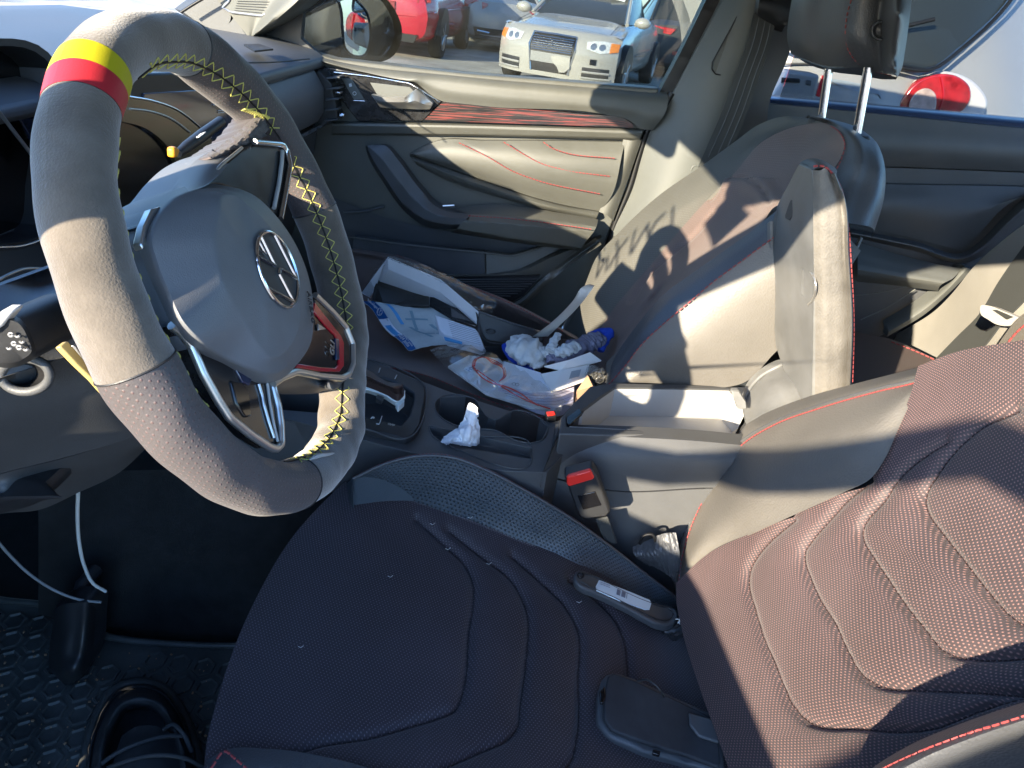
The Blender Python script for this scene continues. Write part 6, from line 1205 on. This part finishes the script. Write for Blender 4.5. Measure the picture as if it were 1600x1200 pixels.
class Car:
    """built along its own axis: u forward, v to its left, height above ground"""
    def __init__(s, name, label, pos, head, L, W, H, body, group='cars parked in the lot'):
        s.t = thing(name, label, 'car', group); s.o = np.array([pos[0], pos[1], GZ]); a = head; s.f = np.array([math.cos(a), math.sin(a), 0]); s.l = np.array([-math.sin(a), math.cos(a), 0]); s.L, s.W, s.H, s.m = L, W, H, body
    def p(s, u, v, h): return s.o+s.f*u+s.l*v+np.array([0, 0, h])
    def shell(s, name, st, m_=None, n=32, cap=True, ang=40, e=.38):
        """st: stations (u, half width, z low, z high, round)"""
        R = []
        us = [q[0] for q in st]; ii = np.linspace(0, len(st)-1, (len(st)-1)*4+1)
        A = np.array(st, float); Q = np.stack([np.interp(ii, range(len(st)), A[:, k]) for k in range(4)], 1)
        for u, w_, z0, z1 in Q:
            r = []
            for k in range(n):
                t = 2*math.pi*k/n; c, d = math.cos(t), math.sin(t); x = math.copysign(abs(c)**e, c); y = math.copysign(abs(d)**e, d)
                hz = (z0+z1)/2+y*(z1-z0)/2; tum = 1-.10*max(0, y)-.04*max(0, -y)
                r.append(s.p(u, x*w_*tum, hz))
            R.append(r)
        return MB().rings(R, cap).build(name, m_ or s.m, s.t, ang=ang)
    def cabin(s, name, low, top, m_, par=None, glass=CGL, posts=True):
        """low/top: rectangles (u0,u1,halfwidth,z)"""
        (a0, a1, w0, z0), (b0, b1, w1, z1) = low, top
        def ring(u0, u1, w_, z, n=9):
            P = []
            for t in np.linspace(0, 1, n): P.append(s.p(u0+(u1-u0)*t, w_*(1-.06*abs(2*t-1)**3), z))
            for t in np.linspace(1, 0, n): P.append(s.p(u0+(u1-u0)*t, -w_*(1-.06*abs(2*t-1)**3), z))
            return P
        b = MB().rings([ring(a0, a1, w0, z0), ring(b0, b1, w1, z1)]); b.build(name, glass, s.t, ang=30)
        c = s.p((b0+b1)/2, 0, z1); r = ring(b0, b1, w1*1.01, z1); MB().rings([[q+np.array([0, 0, -.02]) for q in r], [q+np.array([0, 0, .015]) for q in r], [c+(q-c)*.85+np.array([0, 0, .05]) for q in r], [c+(q-c)*.3+np.array([0, 0, .065]) for q in r]]).build('roof', m_, s.t, ang=60)
        if posts:
            b = MB()
            for sgn in (-1, 1):
                for (u0, u1) in ((a0, b0), (a1, b1), ((a0+a1)/2-.05, (b0+b1)/2-.05)): b.tube([s.p(u0, sgn*w0*.955, z0), s.p(u1, sgn*w1*.955, z1)], .035, 6)
            b.build('window_post', m_, s.t)
    def wheels(s, us, r=.32, w_=None):
        w_ = w_ or s.W/2-.06
        for u in us:
            for sg in (-1, 1):
                c = s.p(u, sg*w_, r); b = MB(); Rr = []
                for (rr, off) in ((r*.62, .09), (r*.95, .10), (r, .06), (r, -.06), (r*.95, -.10), (r*.6, -.09)):
                    Rr.append([c+s.l*sg*off+s.f*rr*math.cos(t)+np.array([0, 0, rr*math.sin(t)]) for t in np.linspace(0, 2*math.pi, 33)[:-1]])
                wh = b.rings(Rr).build('wheel', TYRE, s.t, ang=40)
                b = MB(); c2 = c+s.l*sg*.095
                b.rings([[c2+s.l*sg*o2+s.f*rr*math.cos(t)+np.array([0, 0, rr*math.sin(t)]) for t in np.linspace(0, 2*math.pi, 33)[:-1]] for rr, o2 in ((r*.64, .0), (r*.66, .012), (r*.60, .012), (r*.58, -.02), (.02, -.02))])
                for k in range(5):
                    t = 2*math.pi*k/5; q = c2+s.l*sg*.006; b.tube([q, q+s.f*r*.6*math.cos(t)+np.array([0, 0, r*.6*math.sin(t)])], .022, 6)
                b.build('rim', RIMM, wh)
                b = MB(); b.rings([[c+s.l*sg*o2+s.f*rr*math.cos(t)+np.array([0, 0, rr*math.sin(t)+.02]) for t in np.linspace(0, math.pi, 20)]+[c+s.l*sg*o2+s.f*rr*math.cos(t)*.8+np.array([0, 0, .02]) for t in (math.pi, 0)] for rr, o2 in ((r*1.16, .115), (r*1.16, .0))]).build('wheel_arch', K['seal'], s.t, ang=30)
    def patch(s, name, P, m_, d=.02, par=None, bevel=.004):
        """front/rear fascia piece: list of (u,v,h)"""
        Q = [s.p(*q) for q in P]; n = np.cross(Q[1]-Q[0], Q[2]-Q[1]); n /= np.linalg.norm(n)+1e-9
        if n@(CP-Q[0]) < 0: n = -n
        return poly3(name, [q+n*.012 for q in Q], -n*(d+.012), m_, par or s.t, bevel=bevel)
WHITE = paint('white_car_paint', (.34, .325, .30)); 
# ---- white convertible facing us
hd = math.radians(-90-15)
A = Car('parked_car', 'white convertible with a broken front bumper, facing us through the window', (.40, 12.7), hd, 4.5, 1.77, 1.38, WHITE)
A.shell('body', [(1.90, .86, .17, .80), (1.5, .89, .18, .87), (.85, .89, .18, .96), (.2, .89, .18, 1.0), (-1.2, .89, .18, 1.02), (-1.9, .84, .2, 1.0), (-2.25, .70, .28, .85)])
def fu(v, h): return 2.30-.36*abs(v/.87)**3.2-.30*max(0, (h-.50)/.33)**2.2-.03*max(0, (.35-h)/.2)
G = np.array([[A.p(fu(v, h), v, h) for v in np.linspace(-.875, .875, 36)] for h in list(np.linspace(.18, .70, 16))+[.74, .77, .795]]+[[A.p(1.86, v, .815-.05*abs(v/.87)**3) for v in np.linspace(-.86, .86, 36)]])
mesh('front_fascia', list(G.reshape(-1, 3)), gridf(36, 20), WHITE, A.t, ang=50)
def fp_(v, h, o=.012): return (fu(v, h)+o, v, h)
def fpatch(name, P, m_, d=.03, o=.012):
    Q = []
    for k in range(len(P)):
        a, c = P[k], P[(k+1) % len(P)]
        for t in (0, .34, .67): Q.append((a[0]+(c[0]-a[0])*t, a[1]+(c[1]-a[1])*t))
    cv = np.mean(P, 0); b = MB(); N = 6; R = []
    for s_ in np.linspace(1, 0.02, N): R.append([A.p(*fp_(cv[0]+(q[0]-cv[0])*s_, cv[1]+(q[1]-cv[1])*s_, o)) for q in Q])
    R = [[A.p(*fp_(q[0], q[1], -.02)) for q in Q]]+R
    return b.rings(R).build(name, m_, A.t, ang=40)
A.cabin('windscreen', (.95, -1.0, .74, .93), (.15, -.9, .58, 1.34), mat('cream_soft_top', (.30, .26, .20), .8), posts=False)
b = MB(); b.tube([A.p(.97, .74, .93), A.p(.17, .59, 1.36), A.p(.17, -.59, 1.36), A.p(.97, -.74, .93)], .03, 8); b.build('windscreen_frame', WHITE, A.t)
b = MB()
for v in (-.38, .38): b.box(A.p(-.05, v, 1.0), (.12, .12, .5)); 
b.build('front_seat', mat('cream_leather', (.45, .36, .24), .6), A.t, bevel=.04)
tubeo('steering_wheel_rim', [A.p(.32, .36+.18*math.cos(t), 1.0+.17*math.sin(t)) for t in np.linspace(0, 6.28, 30)], .014, mat('cream_leather_rim', (.45, .38, .28), .5), A.t)
A.patch('windscreen_sticker', [(.30, .30, 1.30), (.30, .52, 1.28), (.36, .53, 1.23), (.36, .31, 1.25)], K['paper'], .004); 
A.wheels((1.40, -1.28), .31)
for sg in (-1, 1):
    fpatch('headlight', [(sg*.46, .69), (sg*.66, .72), (sg*.86, .70), (sg*.86, .60), (sg*.66, .56), (sg*.48, .60)], LCL)
    for v in (.56, .67): fpatch('lamp_bowl', [(sg*v+.042*math.cos(t), .64+.042*math.sin(t)) for t in np.linspace(0, 6.283, 9)[:-1]], K['satin'], o=.016)
    fpatch('indicator', [(sg*.76, .705), (sg*.868, .70), (sg*.868, .60), (sg*.77, .58)], LAM, o=.02)
    fpatch('fog_vent', [(sg*.46, .37), (sg*.80, .37), (sg*.80, .25), (sg*.46, .23)], K['plastic_dark'], o=.006)
    b = MB(); b.tube([A.p(*fp_(sg*v, .31, .012)) for v in np.linspace(.46, .80, 8)], .016, 6); b.tube([A.p(*fp_(sg*v, .235, .012)) for v in np.linspace(.46, .82, 8)], .014, 6); b.build('bumper_slat', WHITE, A.t)
    A.shell('mirror', [(.86, .02, 1.0, 1.02)]) if False else MB().rings([[A.p(.80+o2, sg*(.94+rx*math.cos(t)), .98+rz*math.sin(t)) for t in np.linspace(0, 6.283, 17)[:-1]] for o2, rx, rz in ((.10, .04, .02), (.07, .11, .07), (0, .12, .08), (-.06, .11, .07))]).build('mirror', WHITE, A.t, ang=60)
    b = MB(); b.tube([A.p(.78, sg*.82, .94), A.p(.78, sg*.90, .97)], .03, 6); b.build('mirror_arm', WHITE, A.t)
fpatch('grille', [(-.31, .72), (.31, .72), (.33, .56), (.27, .24), (-.27, .24), (-.33, .56)], K['seal'], o=.006)
b = MB()
for k in range(7): b.tube([A.p(*fp_(v, .68-.028*k, .02)) for v in (-.29, 0, .29)], .007, 5)
b.tube([A.p(*fp_(v, h, .02)) for v, h in ((-.27, .24), (-.33, .56), (-.31, .72), (0, .725), (.31, .72), (.33, .56), (.27, .24))], .014, 6)
b.build('grille_bars', K['chrome'], A.t)
fpatch('plate_carrier', [(-.29, .485), (.29, .485), (.28, .36), (-.28, .36)], mat('grey_plastic', (.22, .22, .22), .6), o=.03)
fpatch('torn_bumper', [(.02, .45), (.12, .47), (.29, .46), (.30, .33), (.24, .27), (.16, .26), (.12, .33), (.05, .38)], WHITE, o=.045)
fpatch('tow_eye_hole', [(.55, .48), (.63, .48), (.63, .41), (.55, .41)], K['seal'], o=.014)
b = MB()
for sg in (-1, 1):
    b.tube([A.p(1.86, sg*.70, .80), A.p(1.5, sg*.69, .875), A.p(.95, sg*.68, .965)], .004, 4); b.tube([A.p(1.6, sg*.90, .50), A.p(-1.8, sg*.89, .58)], .006, 4)
b.build('panel_gap', K['seal'], A.t)
# ---- red hatchback seen from the rear quarter
B = Car('parked_car', 'red hatchback seen from behind, nearest the door mirror', (-2.95, 14.3), math.radians(88), 4.2, 1.8, 1.6, paint('red_car_paint', (.42, .012, .03)))
B.shell('body', [(-2.10, .66, .30, .80), (-2.05, .80, .26, 1.0), (-1.7, .90, .22, 1.05), (-1.0, .92, .2, 1.04), (.6, .92, .2, 1.02), (1.5, .88, .2, .92), (2.05, .7, .25, .7)])
B.cabin('rear_glass', (-1.95, 1.1, .80, 1.0), (-1.5, .3, .62, 1.52), B.m)
B.wheels((-1.32, 1.30), .35)
for sg in (-1, 1): B.patch('tail_lamp', [(-2.06, sg*.60, .98), (-1.98, sg*.80, 1.0), (-1.95, sg*.82, .84), (-2.08, sg*.62, .82)], LRED, .03)
B.patch('number_plate_recess', [(-2.12, -.28, .80), (-2.12, .28, .80), (-2.12, .28, .64), (-2.12, -.28, .64)], mat('dark_red_recess', (.2, .01, .02), .3), .015)
B.patch('rear_valance', [(-2.10, -.66, .36), (-2.10, .66, .36), (-2.08, .60, .24), (-2.08, -.60, .24)], K['plastic_dark'], .05)
b = MB()
for sg in (-1, 1): b.tube([B.p(-1.9, sg*.86, .70), B.p(-.9, sg*.92, .74), B.p(1.6, sg*.9, .72)], .008, 4); b.tube([B.p(-2.1, sg*.62, .62), B.p(-2.12, 0, .60)], .006, 4)
b.build('body_crease', B.m, B.t)
MB().rings([[B.p(-2.13, .05*math.cos(t), .90+.05*math.sin(t)) for t in np.linspace(0, 6.283, 17)[:-1]], [B.p(-2.10, .05*math.cos(t), .90+.05*math.sin(t)) for t in np.linspace(0, 6.283, 17)[:-1]]]).build('badge', K['seal'], B.t)
# ---- silver saloon
C_ = Car('parked_car', 'silver saloon seen from behind between the red and the white car', (-1.75, 17.9), math.radians(104), 4.6, 1.8, 1.42, mat('silver_car_paint', (.30, .30, .31), .35, .5, metal=.3))
C_.shell('body', [(-2.30, .70, .30, .72), (-2.25, .82, .25, .92), (-1.9, .88, .20, 1.0), (-1.0, .90, .18, 1.0), (.6, .90, .18, .95), (1.6, .86, .2, .82), (2.25, .7, .25, .62)])
C_.cabin('rear_glass', (-1.75, 1.15, .76, .95), (-1.0, .2, .56, 1.38), C_.m)
C_.wheels((-1.38, 1.40), .33)
for sg in (-1, 1): C_.patch('tail_lamp', [(-2.29, sg*.42, .84), (-2.22, sg*.72, .88), (-2.0, sg*.86, .86), (-2.12, sg*.85, .72), (-2.28, sg*.62, .70)], LRED, .04)
C_.patch('lower_bumper', [(-2.31, -.68, .44), (-2.31, .68, .44), (-2.28, .62, .28), (-2.28, -.62, .28)], K['plastic_dark'], .03)
b = MB(); [b.tube([C_.p(-2.325, sg*.35, .36), C_.p(-2.325, sg*.60, .38)], .025, 8) for sg in (-1, 1)]; b.build('exhaust_trim', K['chrome'], C_.t)
# ---- dark saloon at the right
Dk = Car('parked_car', 'dark blue-grey saloon seen from behind, right of the white convertible', (2.35, 17.4), math.radians(91), 4.7, 1.85, 1.45, mat('dark_car_paint', (.035, .038, .042), .45, .3))
Dk.shell('body', [(-2.35, .72, .30, .76), (-2.30, .86, .25, .96), (-1.9, .92, .20, 1.04), (-1.0, .93, .18, 1.02), (.6, .92, .18, .98), (1.6, .88, .2, .84), (2.3, .7, .25, .64)])
Dk.cabin('rear_glass', (-1.7, 1.15, .78, .98), (-1.0, .2, .58, 1.42), Dk.m)
Dk.wheels((-1.4, 1.42), .33)
for sg in (-1, 1): Dk.patch('tail_lamp', [(-2.35, sg*.32, .90), (-2.28, sg*.82, .92), (-2.25, sg*.84, .82), (-2.36, sg*.40, .80)], LRED, .03)
Dk.patch('lower_lamp', [(-2.37, -.1, .52), (-2.37, .30, .52), (-2.37, .30, .46), (-2.37, -.1, .46)], LRED, .02)
b = MB(); b.tube([Dk.p(-2.37, -.6, .38), Dk.p(-2.37, -.4, .42), Dk.p(-2.37, -.3, .36)], .015, 6); b.build('bumper_chrome', K['chrome'], Dk.t)
# ---- further cars of the rows behind, each a plain saloon of its own
far = [((3.9, 21), 88, 'white', 'white car far behind, right of the dark saloon'), ((-5.5, 22), 80, 'grey', 'grey car far behind the red hatchback'), ((-.2, 24), 95, 'black', 'black car in the row behind the white convertible'), ((7.2, 22), 90, 'grey', 'grey car at the far right of the back row')]
fp = {'white': paint('far_white_paint', (.6, .6, .6)), 'grey': paint('far_grey_paint', (.25, .26, .28), .4), 'black': paint('far_black_paint', (.03, .03, .035))}
for (px, py), hh, cl, lab in far:
    Q = Car('parked_car', lab, (px, py), math.radians(hh), 4.6, 1.8, 1.45, fp[cl])
    Q.shell('body', [(-2.30, .70, .30, .74), (-2.25, .84, .25, .92), (-1.9, .9, .20, 1.0), (.6, .9, .18, .98), (1.6, .86, .2, .84), (2.25, .7, .25, .64)])
    Q.cabin('rear_glass', (-1.7, 1.15, .76, .96), (-1.0, .2, .58, 1.42), Q.m); Q.wheels((-1.38, 1.4), .33)
    for sg in (-1, 1): Q.patch('tail_lamp', [(-2.31, sg*.42, .84), (-2.24, sg*.80, .86), (-2.24, sg*.80, .74), (-2.31, sg*.42, .72)], LRED, .03)
# ---- white city car right beside us, seen through the rear door window
S = thing('parked_car', 'white city car with a big red tail lamp close behind the headrest', 'car', 'cars parked in the lot')
SW = paint('smart_white_paint', (.30, .30, .30)); YS = 2.15
loft('rear_panel', [[(1040, -60), (1080, 40), (1085, 100), (1070, 210)], [(1170, -60, 2.12), (1200, 60, 2.10), (1210, 110, 2.08), (1215, 215, 2.06)], [(1330, -60, 2.12), (1335, 60, 2.08), (1340, 130, 2.04), (1350, 225, 2.02)], [(1470, -60, 2.16), (1478, 60, 2.13), (1480, 150, 2.10), (1480, 240, 2.08)], [(1560, -60, 2.30), (1580, 60, 2.26), (1590, 150, 2.22), (1590, 260, 2.2)], [(1660, -60, 2.6), (1680, 80, 2.55), (1690, 160, 2.5), (1690, 280, 2.5)], [(1760, -80, 3.4), (1790, 80, 3.4), (1800, 160, 3.4), (1800, 300, 3.4)]], 'y', SW, S, v=2.2, nu=50, nv=60, back=(0, .3, 0), ang=80)
loft('rear_window', [[(1175, -60, 2.05), (1300, -60, 2.05), (1450, -60, 2.07), (1560, -60, 2.16), (1610, -60, 2.22)], [(1190, 10, 2.04), (1300, 20, 2.03), (1430, 20, 2.04), (1530, 20, 2.12), (1568, 8, 2.17)], [(1215, 62, 2.02), (1300, 78, 2.005), (1400, 100, 2.01), (1450, 106, 2.02), (1505, 68, 2.08)]], 'y', CGL, S, nu=50, nv=20, back=(0, .02, 0), ang=80)
slab('tail_lamp_frame', [(1398, 175), (1412, 145), (1435, 122), (1465, 112), (1500, 116), (1528, 132), (1545, 160), (1530, 190), (1480, 200), (1420, 195)], 'y', 2.065, .04, mat('silver_grey_surround', (.5, .5, .52), .3, coat=.4), S, bevel=.01, round_=50)
tl_ = slab('tail_lamp', [(1406, 170), (1418, 145), (1440, 124), (1468, 116), (1498, 120), (1516, 136), (1518, 150), (1506, 172), (1470, 180), (1425, 180)], 'y', 2.045, .03, LRED, S, bevel=.006, seg=3, round_=50)
slab('reversing_lamp', [(1422, 172), (1425, 154), (1434, 143), (1450, 138), (1462, 146), (1464, 160), (1460, 176), (1430, 178)], 'y', 2.035, .01, mat('pale_pink_lens', (.42, .32, .30), .2, .6, coat=.8, var=.4, vscale=30), tl_, bevel=.004, round_=30)
ptube('lens_line', [(1470, 120), (1474, 150), (1466, 178)], 'y', 2.042, .003, K['redgloss'], tl_)
loft('bumper_recess', [[(1298, 123), (1330, 128), (1365, 138), (1376, 145), (1376, 152)], [(1300, 128), (1325, 139), (1350, 145), (1376, 152), (1376, 155)]], 'y', mat('pale_blue_recess', (.25, .30, .36), .4), S, v=2.035, nu=24, nv=8, back=(0, .01, 0))
ptube('panel_gap', [(1518, 95, 2.17), (1538, 112, 2.17), (1548, 135, 2.17), (1545, 160, 2.16), (1530, 178, 2.15)], 'y', 0, .004, K['plastic'], S)
slab('red_reflector', [(1275, 150), (1284, 118), (1289, 118), (1281, 152)], 'y', 2.01, .01, LRED, S, bevel=.001)
ptube('panel_gap', [(1040, 128, 2.12), (1130, 118, 2.08), (1230, 100, 2.055), (1300, 102, 2.04), (1390, 118, 2.03)], 'y', 0, .003, K['plastic'], S)
ptube('window_seal', [(1180, 30, 2.05), (1215, 66, 2.015), (1300, 82, 2.0), (1400, 104, 2.005), (1450, 110, 2.015), (1508, 72, 2.075), (1572, 10, 2.165), (1615, -55, 2.215)], 'y', 0, .006, K['seal'], S)
tubeo('wiper', solve([(1290, 70, 1.99), (1370, 52, 1.99), (1460, 30, 2.0)], 'y'), .006, K['seal'], S)
pv = thing('pickup_bumper', 'grey step bumper seen under the headrest, beside the white city car', 'bumper')
slab('bumper_bar', [(1200, 160), (1232, 110), (1282, 117), (1272, 160)], 'y', 1.85, .1, mat('grey_bumper', (.22, .22, .22), .5, bump=.3, bscale=40), pv, bevel=.01)
slab('bumper_step', [(1222, 121), (1250, 123), (1250, 129), (1226, 128), (1221, 130)], 'y', 1.845, .01, K['seal'], pv, bevel=.002)
slab('bumper_step', [(1260, 125), (1268, 126), (1267, 134), (1259, 132)], 'y', 1.845, .01, K['plastic_hard'], pv, bevel=.002)
# ---- hazy bare trees along the far edge
def tree(x, y, h, seed, lab):
    rnd = random.Random(seed); t = thing('bare_tree', lab, 'tree', 'trees beyond the car park'); b = MB(); tips = []
    def br(p, d, L, r, k):
        q = p+d*L; b.tube([p, q], [r, r*.6], 5)
        if k == 0: tips.append(q); return
        for _ in range(3):
            e = d+np.array([rnd.uniform(-.7, .7), rnd.uniform(-.7, .7), rnd.uniform(-.1, .4)]); e /= np.linalg.norm(e); br(q, e, L*.68, r*.55, k-1)
    br(np.array([x, y, GZ]), np.array([0, 0, 1.]), h*.35, .18, 4); b.build('trunk', mat('bark', (.16, .12, .09), .9), t)
    c = MB()
    for q in tips:
        for _ in range(5):
            o2 = q+np.array([rnd.gauss(0, .5), rnd.gauss(0, .5), rnd.gauss(0, .4)]); s_ = rnd.uniform(.1, .25); a_ = np.array([rnd.gauss(0, 1) for _ in range(3)]); a_ /= np.linalg.norm(a_); e = np.cross(a_, [0, .3, 1]); e /= np.linalg.norm(e)
            c.add([o2, o2+a_*s_, o2+e*s_*.6], [(0, 1, 2)])
    c.build('crown', mat('dry_leaves', (.20, .14, .10), .9), t, smooth=False)
for i, (x, y, h) in enumerate(((22, 75, 7), (28, 78, 6), (12, 80, 5.5))):
    tree(x, y, h, i, ['bare brown tree beyond the dark saloon', 'bare brown tree beside the window pillar, far off', 'small bare tree over the dark saloon roof'][i])
